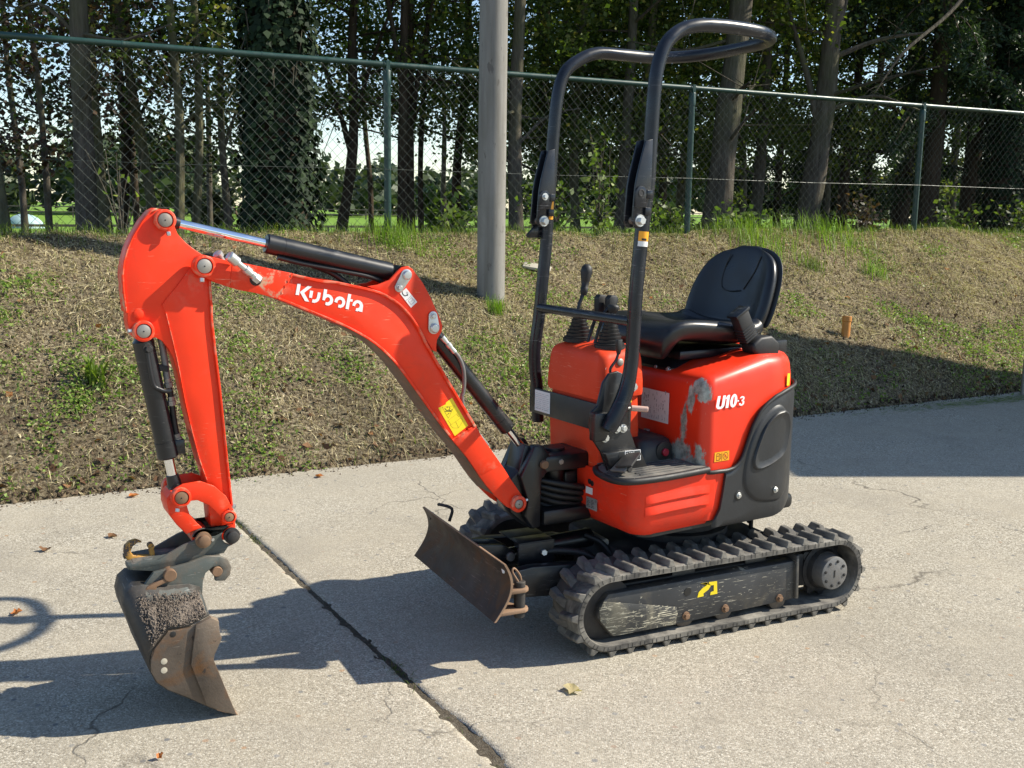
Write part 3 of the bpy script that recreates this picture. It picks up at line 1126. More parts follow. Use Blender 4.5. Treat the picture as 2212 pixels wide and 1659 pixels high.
def bank_cover():
    rng = np.random.default_rng(21)
    # dry mown grass lying in swathes
    s, t = scatter_bank(300000, rng)
    dens = 0.62 + 0.5 * wob(s, t, 1.5) + 0.30 * wob(s, t, 5.0)
    tf = foot_t(s)
    u = (t - tf) / -tf
    dens *= np.interp(u, [0, 0.06, 0.2, 1], [0.45, 0.6, 0.9, 1.0])
    dens *= np.interp(s, [-4, -1.5, 0.5, 11], [0.65, 0.7, 1.0, 1.0])
    k = rng.random(len(s)) < np.clip(dens, 0.06, 1)
    s, t = s[k], t[k]
    x, y = st_xy(s, t)
    n = len(x)
    L = 0.016 + 0.085 * rng.random(n) ** 3.0
    L = np.where(rng.random(n) < 0.03, rng.uniform(0.10, 0.24, n), L)
    ang = rng.uniform(0, math.pi, n) + 0.5 * wob(s, t, 0.9)
    d = np.stack([np.cos(ang), np.sin(ang)], 1) * L[:, None] * 0.5
    xa, ya, xb, yb = x - d[:, 0], y - d[:, 1], x + d[:, 0], y + d[:, 1]
    za = land_z(*xy_st(xa, ya)) + rng.uniform(0.001, 0.030, n)
    zb = land_z(*xy_st(xb, yb)) + rng.uniform(0.001, 0.030, n)
    w = rng.uniform(0.0009, 0.0023, n)
    nx, ny = -np.sin(ang) * w, np.cos(ang) * w
    lift = rng.uniform(-0.6, 0.9, n) * w
    zm = (za + zb) * 0.5 + rng.uniform(0, 0.012, n)
    v = np.stack([np.stack([xa, ya, za], 1), np.stack([x + nx, y + ny, zm + lift], 1), np.stack([xb, yb, zb], 1), np.stack([x - nx, y - ny, zm - lift], 1)], 1).reshape(-1, 3)
    i = np.arange(n)[:, None] * 4
    o = np_obj('dry_grass', v, np.concatenate([i, i + 1, i + 2, i + 3], 1), 'straw')
    tag(o, 'dry mown grass and straw lying over the earth bank', 'dry grass', kind='stuff')
    # dry stubble standing in tufts
    s, t = scatter_bank(130000, rng, thi=0.1)
    dens = 0.55 + 0.7 * wob(s + 5, t, 2.1) + 0.5 * wob(s, t + 9, 7.5)
    dens *= np.interp(s, [-4.5, -2.0, 0.5, 11], [0.5, 0.6, 1.0, 1.0])
    k = rng.random(len(s)) < np.clip(dens, 0.05, 1)
    s, t = s[k], t[k]
    x, y = st_xy(s, t)
    n = len(x)
    v, f = blades(x, y, rng.uniform(0.012, 0.050, n), rng.uniform(0.5, 1.8, n), rng.uniform(0.0016, 0.0034, n), rng)
    o = np_obj('stubble', v, f, 'straw')
    tag(o, 'short dry grass stubble standing on the bank', 'stubble', kind='stuff')
    # coarse mulch of broken stalks and leaves
    s, t = scatter_bank(60000, rng, thi=0.05)
    dens = 0.75 + 0.5 * wob(s + 2, t, 1.7)
    k = rng.random(len(s)) < np.clip(dens, 0.25, 1)
    s, t = s[k], t[k]
    x, y = st_xy(s, t)
    cen = np.stack([x, y, np.maximum(land_z(s, t), 0) + rng.uniform(0.001, 0.016, len(s))], 1)
    v, f = leaf_quads(cen, rng.uniform(0.003, 0.013, len(cen)), rng, aspect=2.8, up=0.55)
    o = np_obj('mulch', v, f, 'mulch')
    tag(o, 'matted brown and straw-coloured mulch covering the bank', 'mulch', kind='stuff')
    # soil crumbs
    s, t = scatter_bank(30000, rng, thi=0.0)
    drift = rng.random(len(s)) < 0.16
    t = np.where(drift, foot_t(s) + 0.05 - np.abs(rng.normal(0, 0.07, len(s))), t)
    dens = np.where(drift, 0.8, 0.55 - 0.5 * wob(s, t, 1.5))
    k = rng.random(len(s)) < np.clip(dens, 0.05, 1)
    s, t = s[k], t[k]
    x, y = st_xy(s, t)
    z = np.maximum(land_z(s, t), 0.0)
    r = rng.uniform(0.004, 0.018, len(x)) * np.where(t < foot_t(s), 0.45, 1.0)
    T4 = np.array([[1, 0, -0.5], [-0.5, 0.87, -0.5], [-0.5, -0.87, -0.5], [0, 0, 0.9]])
    rot = rng.normal(0, 0.35, (len(x), 4, 3))
    v = (np.stack([x, y, z + 0.002], 1)[:, None, :] + (T4[None] + rot) * r[:, None, None]).reshape(-1, 3)
    i = np.arange(len(x))[:, None] * 4
    f = np.concatenate([np.concatenate([i, i + 1, i + 3], 1), np.concatenate([i + 1, i + 2, i + 3], 1), np.concatenate([i + 2, i, i + 3], 1)], 0)
    o = np_obj('soil_crumbs', v, f, 'clod')
    tag(o, 'brown crumbs of soil on the bare parts of the bank', 'soil', kind='stuff')
    # short green grass coming through
    s, t = scatter_bank(60000, rng, thi=0.5)
    g = wob(s + 7, t, 2.2) + 0.5 * wob(s, t + 3, 6.5)
    tf = foot_t(s)
    u = (t - tf) / -tf
    want = 0.05 + 0.55 * np.clip(g - 0.12, 0, 1) + np.interp(u, [0.9, 0.98, 1.1], [0, 0.6, 0.9]) + np.interp(u, [0.0, 0.3], [0.12, 0.0])
    k = rng.random(len(s)) < want
    s, t, u = s[k], t[k], u[k]
    x, y = st_xy(s, t)
    n = len(x)
    h = rng.uniform(0.02, 0.075, n) * np.interp(u, [0.85, 1.0, 1.2], [1, 2.1, 2.4])
    v, f = blades(x, y, h, rng.uniform(0.2, 1.0, n), rng.uniform(0.003, 0.006, n), rng)
    o = np_obj('green_grass', v, f, 'grass_green')
    tag(o, 'green grass growing through the bank and along the fence foot', 'grass', kind='stuff')
    # low broad-leaved weeds in patches, thickest towards the foot on the left
    s, t = scatter_bank(6200, rng, thi=-0.1)
    tf = foot_t(s)
    u = (t - tf) / -tf
    want = np.clip(1.5 * wob(s + 3, t * 1.2, 2.6) + 0.8 * wob(s, t + 2, 7.0) - 0.05 + np.interp(u, [0, 0.12, 0.4, 1], [0.30, 0.45, 0.0, -0.3]) + np.interp(s, [-4, 1, 2, 11], [0.15, 0.15, -0.2, -0.1]), 0, 1)
    k = rng.random(len(s)) < want * 0.75
    s, t = s[k], t[k]
    cs = []
    for a, b in zip(s, t):
        m = rng.integers(12, 40)
        cs.append(np.stack([a + rng.normal(0, 0.055, m), b + rng.normal(0, 0.055, m), np.abs(rng.normal(0, 0.022, m)) + 0.008], 1))
    cs = np.concatenate(cs)
    x, y = st_xy(cs[:, 0], cs[:, 1])
    cen = np.stack([x, y, land_z(cs[:, 0], cs[:, 1]) + cs[:, 2]], 1)
    v, f = leaf_quads(cen, rng.uniform(0.008, 0.024, len(cen)), rng, aspect=1.2, up=0.6)
    o = np_obj('weeds', v, f, 'leaf_weed')
    tag(o, 'low green leafy weeds creeping over the bank', 'weeds', kind='stuff')
    # dead leaves along the foot
    s, t = scatter_bank(5200, rng, thi=0.3)
    tf = foot_t(s)
    u = (t - tf) / -tf
    k = rng.random(len(s)) < np.interp(u, [0, 0.04, 0.14, 0.3, 1.0], [1.0, 0.9, 0.4, 0.14, 0.10])
    s, t = s[k], t[k]
    x, y = st_xy(s, t)
    cen = np.stack([x, y, np.maximum(land_z(s, t), 0) + rng.uniform(0.006, 0.02, len(s))], 1)
    v, f = leaf_quads(cen, rng.uniform(0.018, 0.050, len(cen)), rng, aspect=1.3, up=0.75)
    o = np_obj('leaf_litter', v, f, 'dead_leaf')
    tag(o, 'brown fallen leaves along the foot of the bank', 'leaf litter', kind='stuff')


bank_cover()


def tuft(label, s, t, n, h, mat, seed, spread=0.05, lean=(0.1, 0.8), width=(0.003, 0.006), group='grass tufts on the bank', name='grass_tuft'):
    rng = np.random.default_rng(seed)
    x0, y0 = st_xy(s, t)
    z0 = land_at(x0, y0)
    x = rng.normal(0, spread, n)
    y = rng.normal(0, spread, n)
    zz = land_z(*xy_st(x + x0, y + y0)) - z0
    v, f = blades(x, y, rng.uniform(0.5, 1.0, n) * h, rng.uniform(*lean, n), rng.uniform(*width, n), rng, z=zz)
    o = np_obj(name, v, f, mat)
    o.location = (x0, y0, z0)
    return tag(o, label, 'grass tuft', group)


tuft('bright green grass tuft growing at the foot of the concrete pole', 0.36, -1.36, 130, 0.16, 'grass_bright', 1, 0.045)
tuft('bright grass clump at the foot of the fence post left of the pole', 0.0, -0.16, 260, 0.26, 'grass_bright', 2, 0.13)
tuft('wide clump of long green grass under the fence right of the pole, behind the machine', 3.75, -0.25, 420, 0.30, 'grass_bright', 3, 0.22)
tuft('long green grass under the fence between the two right-hand posts', 4.75, -0.10, 380, 0.32, 'grass_bright', 4, 0.25)
tuft('small grass tuft on the bank above the orange pipe', 4.05, -0.75, 120, 0.17, 'grass_green', 5, 0.06)
tuft('round grass tuft on the upper bank right of the seat', 4.75, -0.85, 150, 0.18, 'grass_bright', 6, 0.07)
tuft('spreading strap-leaved plant on the bank left of the arm', -2.55, -2.02, 46, 0.26, 'grass_green', 8, 0.03, (0.5, 1.2), (0.008, 0.016))
tuft('yellowish grass tuft on the bank below the boom', -0.35, -1.75, 130, 0.15, 'grass_green', 9, 0.08)

# ------------------------------------------------------------------ the fence
def build_fence():
    root = thing('chain_link_fence', 'green chain-link fence with round posts and top rail on the bank', 'fence', (P1[0], P1[1], 0), math.atan2(E_DIR[1], E_DIR[0]))
    zt, zb, zw = 2.63, 1.14, 1.783
    xs = [-6.18, -3.09, 0.0, 3.09, 6.16, 9.24]
    for q in xs:
        bm = bmesh.new()
        add_tube(bm, [(q, 0, 0.9), (q, 0, zt - 0.045)], 0.030, 16)
        o = to_obj('post', bm, 'fence_green', root)
        bm = bmesh.new()
        add_rev(bm, (q, 0, zt - 0.16), (q, 0, zt), [(0, 0.034), (0.11, 0.034), (0.115, 0.031)], 16)
        add_rev(bm, (q - 0.032, 0, zt), (q + 0.032, 0, zt), [(0, 0.029), (0.064, 0.029)], 16)
        add_box(bm, (q - 0.016, -0.030, zt - 0.06), (q + 0.016, 0.030, zt + 0.03))
        to_obj('post_clamp', bm, 'fence_green', o)
    for a, b in zip(xs, xs[1:]):
        tube('top_rail', [(a + 0.001, 0, zt), (b - 0.001, 0, zt)], 0.0235, 'fence_green', root, n=16)
        bm = bmesh.new()
        for k in range(1, 6):
            c = a + (b - a) * k / 6
            add_rev(bm, (c - 0.006, 0, zt), (c + 0.006, 0, zt), [(0, 0.0255), (0.012, 0.0255)], 14)
        o = to_obj('wire_tie', bm, 'fence_green', root)
        o['kind'] = 'stuff'
        # woven wire, one panel between two posts
        w = b - a
        dh, dv = 0.0842, 0.0865
        vs, fs = [], []
        z0, z1 = zb, zt - 0.03

        def wire(p, q, y):
            d = (q - p).normalized()
            n1 = Vector((-d.z, 0, d.x)) * 0.00125
            n2 = Vector((0, 0.00125, 0))
            base = len(vs)
            for c in (p, q):
                for k in (n1, n2, -n1, -n2):
                    vs.append(tuple(c + k + Vector((0, y, 0))))
            for k in range(4):
                fs.append((base + k, base + (k + 1) % 4, base + 4 + (k + 1) % 4, base + 4 + k))
        sl = dv / dh
        hgt = z1 - z0
        m = int((w + hgt / sl) / dh) + 2
        for k in range(-int(hgt / sl / dh) - 1, int(w / dh) + 2):
            for sg in (1, -1):
                x0 = k * dh if sg > 0 else k * dh + hgt / sl
                p = Vector((x0, 0, z0))
                q = Vector((x0 + sg * hgt / sl, 0, z1))
                lo, hi = 0.02, w - 0.02
                d = q - p
                ta, tb = 0.0, 1.0
                for lim, s_ in ((lo, 1), (hi, -1)):
                    if abs(d.x) > 1e-9:
                        tt = (lim - p.x) / d.x
                        if (p.x - lim) * s_ < 0:
                            ta = max(ta, tt)
                        if (q.x - lim) * s_ < 0:
                            tb = min(tb, tt)
                if tb - ta < 0.02:
                    continue
                # slight sag and bowing of the cloth
                steps = 5
                prev = None
                for j in range(steps + 1):
                    c = p + d * (ta + (tb - ta) * j / steps)
                    c = c + Vector((0.010 * math.sin(c.z * 5 + a), 0.012 * math.sin(c.x * 2.1 + a), 0.006 * math.sin(c.x * 3)))
                    if prev is not None:
                        wire(prev + Vector((a, 0, 0)), c + Vector((a, 0, 0)), 0.0022 * sg - 0.034)
                    prev = c
        o = np_obj('wire_mesh', vs, fs, 'wire_green', root)
        o['kind'] = 'stuff'
        tube('line_wire', [(a, -0.034, zw), ((a + b) / 2, -0.034, zw - 0.008), (b, -0.034, zw)], 0.0018, 'wire_green', root, n=6)
        tube('line_wire', [(a, -0.034, zb + 0.09), (b, -0.034, zb + 0.085)], 0.0018, 'wire_green', root, n=6)
    return root


build_fence()

# ------------------------------------------------------------------ pole, pipe, small things on the bank
pole = rev('concrete_pole', (0, 0, 0), (0, 0, 1), [(0, 0.108), (0.5, 0.108), (7.0, 0.098), (7.02, 0.09)], 'pole_concrete', None, None, 40, 40)
pole.location = (-0.175, 8.19, 0.50)
tag(pole, 'tall round grey concrete pole standing on the grassy bank', 'pole')


def yellow_pipe():
    bm = bmesh.new()
    n = 24
    rings = []
    for h, r in ((0, 0.036), (0.19, 0.036), (0.195, 0.040), (0.235, 0.040), (0.238, 0.037), (0.236, 0.033), (0.10, 0.032)):
        rings.append([(r * math.cos(2 * math.pi * k / n), r * math.sin(2 * math.pi * k / n), h) for k in range(n)])
    add_loft(bm, rings, (True, True))
    o = to_obj('drain_pipe', bm, 'pipe_orange', None)
    x, y = 2.83, 8.93
    o.location = (x, y, land_at(x, y) - 0.07)
    o.rotation_euler = (R(-6), R(3), 0)
    return tag(o, 'short orange plastic pipe sticking out of the bank', 'pipe')


yellow_pipe()
ws = prism('wooden_board', [(-0.12, 0.0), (0.12, 0.0), (0.125, 0.022), (0.02, 0.026), (-0.11, 0.020)], -0.05, 0.05, 'pale_wood', None, None, 0.003)
ws.location = (0.19, 8.93, land_at(0.19, 8.93) + 0.022)
ws.rotation_euler = (R(18), R(10), R(-8))
tag(ws, 'pale flat piece of board lying on the bank right of the pole', 'board')


def yard_leaf(x, y, size, seed, label, mat='orange_leaf'):
    rng = np.random.default_rng(seed)
    m = 11
    pts = []
    for k in range(m):
        a = 2 * math.pi * k / m
        r = size * (0.45 + 0.25 * (k % 2) + rng.uniform(-0.06, 0.06))
        pts.append((math.cos(a) * r * 1.3, math.sin(a) * r, 0.008 + rng.uniform(-0.003, 0.010) + 0.005 * math.cos(a) ** 2))
    vs = [(0, 0, 0.003)] + pts
    fs = [(0, k + 1, (k + 1) % m + 1) for k in range(m)]
    o = np_obj('fallen_leaf', vs, fs, mat)
    o.location = (x, y, 0.0)
    o.rotation_euler = (0, 0, rng.uniform(0, 6))
    tag(o, label, 'leaf', 'leaves lying on the yard')


yard_leaf(-2.005, 4.37, 0.034, 1, 'brown leaf on the concrete farthest left, above the hoop shadow', 'dead_leaf')
yard_leaf(-1.79, 4.57, 0.034, 2, 'brown leaf on the concrete just left of the bucket cylinder', 'dead_leaf')
yard_leaf(-1.80, 3.66, 0.030, 3, 'small orange leaf at the left edge inside the hoop shadow')
yard_leaf(-0.945, 2.66, 0.013, 4, 'tiny orange leaf scrap below the bucket shadow')
yard_leaf(0.205, 3.10, 0.040, 5, 'crumpled pale leaf on the concrete in front of the near track', 'straw')
yard_leaf(-1.06, 5.68, 0.034, 6, 'bright orange leaf at the foot of the bank right of the arm')
yard_leaf(-1.93, 5.23, 0.034, 7, 'orange leaf at the foot of the bank left of the arm')

# moss and weeds rooted in the slab joint
def joint_weeds():
    rng = np.random.default_rng(31)
    k = np.concatenate([rng.normal(0.05, 0.05, 70), rng.normal(0.32, 0.05, 36), rng.normal(1.85, 0.06, 70), rng.uniform(0, 2.6, 20)])
    off = rng.normal(0, 0.008, len(k))
    p = J0[None] + JD[None] * k[:, None] + JN[None] * off[:, None]
    v, f = blades(p[:, 0], p[:, 1], rng.uniform(0.012, 0.045, len(k)), rng.uniform(0.5, 1.6, len(k)), rng.uniform(0.002, 0.004, len(k)), rng, z=np.full(len(k), -0.012))
    o = np_obj('joint_moss', v, f, 'leaf_oak')
    tag(o, 'dry moss and grass rooted in the joint between the slabs', 'moss', kind='stuff')


joint_weeds()


def swept_grass():
    """thin drift of cut grass on the concrete along the bank on the right"""
    rng = np.random.default_rng(41)
    n = 2600
    s = rng.normal(4.6, 0.9, n)
    t = foot_t(s) - 0.22 - 0.06 * (s - 4.5) + rng.normal(0, 0.07, n)
    x, y = st_xy(s, t)
    L = rng.uniform(0.02, 0.07, n)
    a = rng.normal(0.45, 0.7, n)
    d = np.stack([np.cos(a), np.sin(a)], 1) * L[:, None] * 0.5
    w = 0.0014
    nx, ny = -np.sin(a) * w, np.cos(a) * w
    z = rng.uniform(0.002, 0.012, n)
    v = np.stack([np.stack([x - d[:, 0], y - d[:, 1], z], 1), np.stack([x + nx, y + ny, z + 0.002], 1), np.stack([x + d[:, 0], y + d[:, 1], z], 1), np.stack([x - nx, y - ny, z + 0.001], 1)], 1).reshape(-1, 3)
    i = np.arange(n)[:, None] * 4
    o = np_obj('swept_grass', v, np.concatenate([i, i + 1, i + 2, i + 3], 1), 'grass_green')
    tag(o, 'thin drift of cut grass lying on the concrete at the right', 'cut grass', kind='stuff')


swept_grass()

# ------------------------------------------------------------------ trees behind the fence
T_ = make_tree
T_('oak_tree', 'leaning trunk cut by the left edge of the picture', 20, 3.0, 26, -0.5, 'bark_green', 'leaf_copper', 70, 60, 1.5, 2.0, 5.2, 0.046, seed=1)
T_('beech_tree', 'slim straight trunk with brown leaves, second from the left edge', 112, 4.0, 15, -0.12, 'bark_grey', 'leaf_copper', 100, 60, 1.6, 2.0, 5.6, 0.046, seed=2)
T_('oak_tree', 'broad straight dark trunk left of the machine arm', 193, 2.6, 47, 0.0, 'bark_grey', 'leaf_oak', 40, 60, 1.4, 2.9, 5.2, 0.046, seed=3)
T_('oak_tree', 'medium trunk close right of the broad dark trunk', 236, 4.6, 27, -0.12, 'bark_green', 'leaf_oak', 60, 60, 1.6, 2.2, 5.8, 0.046, seed=4)
T_('oak_tree', 'dark forked trunk behind the medium trunk left of the arm', 262, 6.4, 22, 0.05, 'bark_brown', 'leaf_oak', 90, 60, 1.9, 2.2, 6.4, 0.046, fork=[(0.5, 0.1, 1.4, 2.4, 0.5)], seed=5)
T_('beech_tree', 'leaning mossy trunk right above the arm tip', 345, 5.0, 24, -0.55, 'bark_green', 'leaf_copper', 90, 60, 1.7, 2.0, 5.8, 0.046, seed=6)
T_('oak_tree', 'left one of the two close tall trunks behind the arm cylinder rod', 386, 3.6, 21, 0.10, 'bark_green', 'leaf_oak', 50, 60, 1.4, 2.7, 5.4, 0.046, seed=7)
T_('oak_tree', 'right one of the two close tall trunks behind the arm cylinder rod', 420, 3.9, 19, 0.02, 'bark_green', 'leaf_oak', 50, 60, 1.4, 2.6, 5.4, 0.046, seed=8)
T_('oak_tree', 'slim trunk just left of the thick ivy-clad tree', 499, 4.4, 17, -0.14, 'bark_grey', 'leaf_oak', 70, 60, 1.5, 2.3, 5.6, 0.046, fork=[(0.6, 0, 1.2, 2.6, 0.5)], seed=9)
ivy_tree('thick tree wholly clad in dark ivy left of the fence post', 605, 1.9, 158, 51, 19000)
T_('oak_tree', 'dark leaning forked trunk right of the ivy-clad tree', 727, 5.2, 25, 0.42, 'bark_brown', 'leaf_oak', 100, 60, 1.9, 2.7, 6.0, 0.046, fork=[(-0.5, 0.1, 1.3, 2.8, 0.6), (0.6, 0, 1.7, 3.4, 0.5)], seed=10)
T_('oak_tree', 'left stem of the dark pair behind the middle fence post', 866, 4.4, 23, 0.02, 'bark_brown', 'leaf_oak', 110, 60, 1.8, 2.8, 5.8, 0.046, fork=[(-0.4, 0, 2.0, 4.2, 0.6)], seed=11)
T_('oak_tree', 'right stem of the dark pair behind the middle fence post', 884, 5.0, 22, 0.06, 'bark_brown', 'leaf_oak', 60, 60, 1.6, 2.8, 5.8, 0.046, fork=[(0.5, 0, 1.6, 4.2, 0.6)], seed=12)
T_('beech_tree', 'thin dark stem between fence post and concrete pole', 908, 6.5, 13, 0.0, 'bark_brown', 'leaf_oak', 80, 60, 1.6, 2.6, 5.6, 0.046, seed=13)
T_('oak_tree', 'tree with hanging leaves behind the left side of the concrete pole', 985, 7.5, 22, 0.1, 'bark_brown', 'leaf_oak', 120, 60, 2.0, 2.8, 6.6, 0.046, seed=14)
T_('oak_tree', 'pale mossy trunk close right of the concrete pole', 1112, 3.0, 33, 0.0, 'bark_grey', 'leaf_oak', 50, 60, 1.4, 2.4, 5.2, 0.046, seed=15)
T_('oak_tree', 'dark trunk left of the far roll-bar leg', 1158, 5.6, 30, 0.05, 'bark_grey', 'leaf_oak', 80, 60, 1.9, 2.3, 6.0, 0.046, seed=16)
T_('beech_tree', 'slim trunk between the two roll-bar legs', 1240, 4.8, 22, 0.05, 'bark_green', 'leaf_beech', 80, 60, 1.8, 2.2, 5.8, 0.046, seed=17)
T_('oak_tree', 'trunk just left of the near roll-bar leg', 1330, 3.8, 27, 0.10, 'bark_grey', 'leaf_oak', 80, 60, 1.6, 2.4, 5.4, 0.046, seed=18)
T_('oak_tree', 'twin trunk hidden partly by the near roll-bar leg', 1378, 4.3, 24, 0.06, 'bark_green', 'leaf_oak', 80, 60, 1.6, 2.4, 5.6, 0.046, seed=19)
T_('beech_tree', 'slim trunk left of the second fence post', 1455, 6.0, 20, 0.12, 'bark_green', 'leaf_beech', 80, 60, 2.0, 2.0, 6.2, 0.046, seed=20)
T_('oak_tree', 'broad pale trunk right of the second fence post', 1535, 2.6, 62, 0.16, 'bark_grey', 'leaf_beech', 40, 60, 1.5, 2.6, 5.4, 0.046, seed=21)
T_('oak_tree', 'medium trunk right of the broad pale trunk', 1618, 3.9, 27, 0.18, 'bark_grey', 'leaf_beech', 70, 60, 1.7, 2.3, 5.8, 0.046, fork=[(0.5, 0, 1.5, 2.6, 0.35)], seed=22)
T_('oak_tree', 'broad leaning forked trunk above the seat', 1722, 2.7, 52, 0.26, 'bark_grey', 'leaf_beech', 50, 60, 1.8, 2.4, 5.6, 0.046, fork=[(-0.7, 0, 1.5, 3.6, 0.35), (0.5, 0.2, 2.4, 4.6, 0.4)], seed=23)
T_('oak_tree', 'slim trunk half hidden between the leaning trunk and the spruce', 1806, 4.6, 24, 0.1, 'bark_brown', 'leaf_beech', 60, 60, 1.9, 2.2, 6.0, 0.046, seed=24)
T_('oak_tree', 'dark trunk close left of the right-hand fence post', 1925, 4.9, 40, 0.14, 'bark_brown', 'leaf_beech', 60, 60, 2.2, 2.2, 6.6, 0.046, seed=25)
spruce('drooping dark spruce behind the right-hand fence post', 1985, 2.9, 61, 2.2, 62)
spruce('second spruce with hanging needle sprays near the right edge', 2070, 4.5, 62, 2.0, 50)
ivy_tree('tall ivy-clad trunk near the right edge of the picture', 2150, 2.3, 118, 52, 14000, 0.12)
T_('oak_tree', 'yellowish tree behind the ivy-clad trunk at the right edge', 2245, 4.2, 26, 0.0, 'bark_green', 'leaf_beech', 100, 60, 2.2, 1.5, 6.2, 0.046, seed=26)
# the strip goes on past the right edge: unseen trees added to shade it
for i, (px, t) in enumerate(((2420, 3.0), (2620, 4.5), (2900, 3.5))):
    T_('oak_tree', ['unseen tree added for shade just past the right edge', 'second unseen tree added for shade past the right edge', 'third unseen tree added for shade past the right edge', 'fourth unseen tree added for shade past the right edge', 'fifth unseen tree added for shade past the right edge'][i], px, t, 40, 0.0, 'bark_brown', 'leaf_oak', 70, 30, 2.6, 2.0, 8.0, 0.11, seed=90 + i)
# further back
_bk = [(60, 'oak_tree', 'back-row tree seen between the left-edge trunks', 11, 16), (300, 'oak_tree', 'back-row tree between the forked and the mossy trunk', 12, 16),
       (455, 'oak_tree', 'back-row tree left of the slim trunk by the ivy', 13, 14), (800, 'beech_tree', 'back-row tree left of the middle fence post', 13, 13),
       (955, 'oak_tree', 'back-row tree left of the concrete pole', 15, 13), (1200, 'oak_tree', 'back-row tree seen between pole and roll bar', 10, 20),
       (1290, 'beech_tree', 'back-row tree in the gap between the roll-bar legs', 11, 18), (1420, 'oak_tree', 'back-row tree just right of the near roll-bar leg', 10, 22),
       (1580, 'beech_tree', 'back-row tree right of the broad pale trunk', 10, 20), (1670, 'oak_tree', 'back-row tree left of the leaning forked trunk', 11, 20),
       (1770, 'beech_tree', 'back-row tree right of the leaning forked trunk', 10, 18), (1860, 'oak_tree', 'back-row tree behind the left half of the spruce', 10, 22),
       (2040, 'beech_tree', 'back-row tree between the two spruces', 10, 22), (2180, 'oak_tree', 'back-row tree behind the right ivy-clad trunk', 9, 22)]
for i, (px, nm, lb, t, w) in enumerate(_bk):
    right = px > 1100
    T_(nm, lb, px, t + (6 if right else 0), w, 0.05 * ((i % 3) - 1), 'bark_brown' if i % 2 else 'bark_grey', 'leaf_beech' if right and i % 2 else ('leaf_shaded' if right else 'leaf_oak'), 110 if right else 34, 60, 2.8 if right else 2.4, (0.2 if i % 2 == 0 else 1.8) if right else 3.7, 8.0, 0.085 if right else 0.072, seed=40 + i)

# a long dead bough hung up in the spruce
def dead_bough():
    pts = []
    for px, py in ((2060, -30), (2000, 50), (1922, 119), (1888, 160), (1859, 209)):
        x, y = col_pt(px, 1.3)
        pts.append(Vector((x, y, 1.5 + (456 - py) / 2280.0 * y)))
    base = pts[-1].copy()
    o = tube('dead_bough', [p - base for p in pts], [0.028, 0.024, 0.020, 0.013, 0.006], 'twig', None, None, 8, 5)
    o.location = base
    tag(o, 'long pale dead bough hanging across the spruce', 'branch')
    rng = random.Random(3)
    bm = bmesh.new()
    for k in range(16):
        a = (pts[2] - base).lerp(pts[4] - base, rng.random())
        b = a + Vector((rng.uniform(-0.35, 0.1), rng.uniform(-0.1, 0.1), rng.uniform(-0.35, 0.1)))
        add_tube(bm, catmull([a, a.lerp(b, 0.5) + Vector((0, 0, 0.06)), b], 3), [0.006, 0.005, 0.004, 0.004, 0.003, 0.002, 0.002], 4)
    t = to_obj('twigs', bm, 'twig', o, None, 60)
    t['kind'] = 'stuff'


dead_bough()


def teal_heap():
    x, y = col_pt(57, 62)
    bm = bmesh.new()
    rings = []
    for k in range(7):
        a = k / 6 * math.pi / 2
        rings.append([(1.15 * math.cos(a) * math.cos(q) * (1 + 0.05 * math.sin(5 * q)), 0.9 * math.cos(a) * math.sin(q), 0.85 * math.sin(a) + 0.03 * math.sin(3 * q)) for q in np.linspace(0, 2 * math.pi, 25)[:-1]])
    rings[-1] = [(0.02 * math.cos(q), 0.02 * math.sin(q), 0.86) for q in np.linspace(0, 2 * math.pi, 25)[:-1]]
    add_loft(bm, rings)
    o = to_obj('covered_heap', bm, 'tent_green', None, None, 50)
    o.location = (x, y, land_at(x, y) - 0.02)
    tag(o, 'small teal sheet over a heap in the meadow near the left edge', 'heap')


teal_heap()

# undergrowth
shrub('bushy green shrub between the concrete pole and the far roll-bar leg', 1190, 0.55, 0.75, 71, 9, 30, spread=0.45)
shrub('tall twiggy shrub behind the gap of the roll bar', 1290, 0.6, 1.15, 72, 8, 24, spread=0.4)
shrub('low leafy shrub at the near roll-bar leg', 1440, 0.45, 0.38, 73, 14, 36, spread=0.35)
shrub('leafy weeds at the foot of the broad pale trunk', 1590, 0.6, 0.28, 74, 12, 30, spread=0.4)
shrub('reddish brown shrub between the right-hand trunks', 1855, 1.6, 0.7, 75, 10, 30, 'leaf_copper', spread=0.5)
shrub('low green shrub right of the right-hand fence post', 2030, 0.8, 0.5, 76, 8, 30, 'leaf_oak', spread=0.5)
shrub('leafy shrub under the ivy-clad trunk at the right edge', 2195, 0.7, 0.6, 77, 9, 30, 'leaf_oak', spread=0.5)
shrub('small leafy shrub left of the concrete pole', 985, 0.6, 0.4, 78, 8, 26, spread=0.3)
shrub('bare twiggy shrub left of the arm behind the fence', 268, 0.9, 0.8, 79, 10, 2, spread=0.45)
shrub('young green tree in the meadow left of the pole', 950, 20.0, 2.1, 80, 40, 60, 'leaf_shrub', 0.13, 0.9, 'young meadow trees')
shrub('young rounded tree in the meadow behind the slim trunk', 470, 26.0, 2.6, 81, 40, 60, 'leaf_far', 0.16, 1.3, 'young meadow trees')

# paddock rails in the meadow
def paddock(name, label, t, s0, s1, h, step):
    x0, y0 = st_xy((s0 + s1) / 2, t)
    root = thing(name, label, 'fence', (x0, y0, land_at(x0, y0)), math.atan2(E_DIR[1], E_DIR[0]), 'paddock fences')
    L = s1 - s0
    k = -L / 2
    while k <= L / 2:
        box('post', (k - 0.06, -0.05, -0.3), (k + 0.06, 0.05, h), 'rail_dark', root, None, 0.0)
        k += step
    for z in (h * 0.45, h * 0.88):
        box('rail', (-L / 2, -0.085, z - 0.05), (L / 2, -0.052, z + 0.05), 'rail_dark', root, None, 0.0)


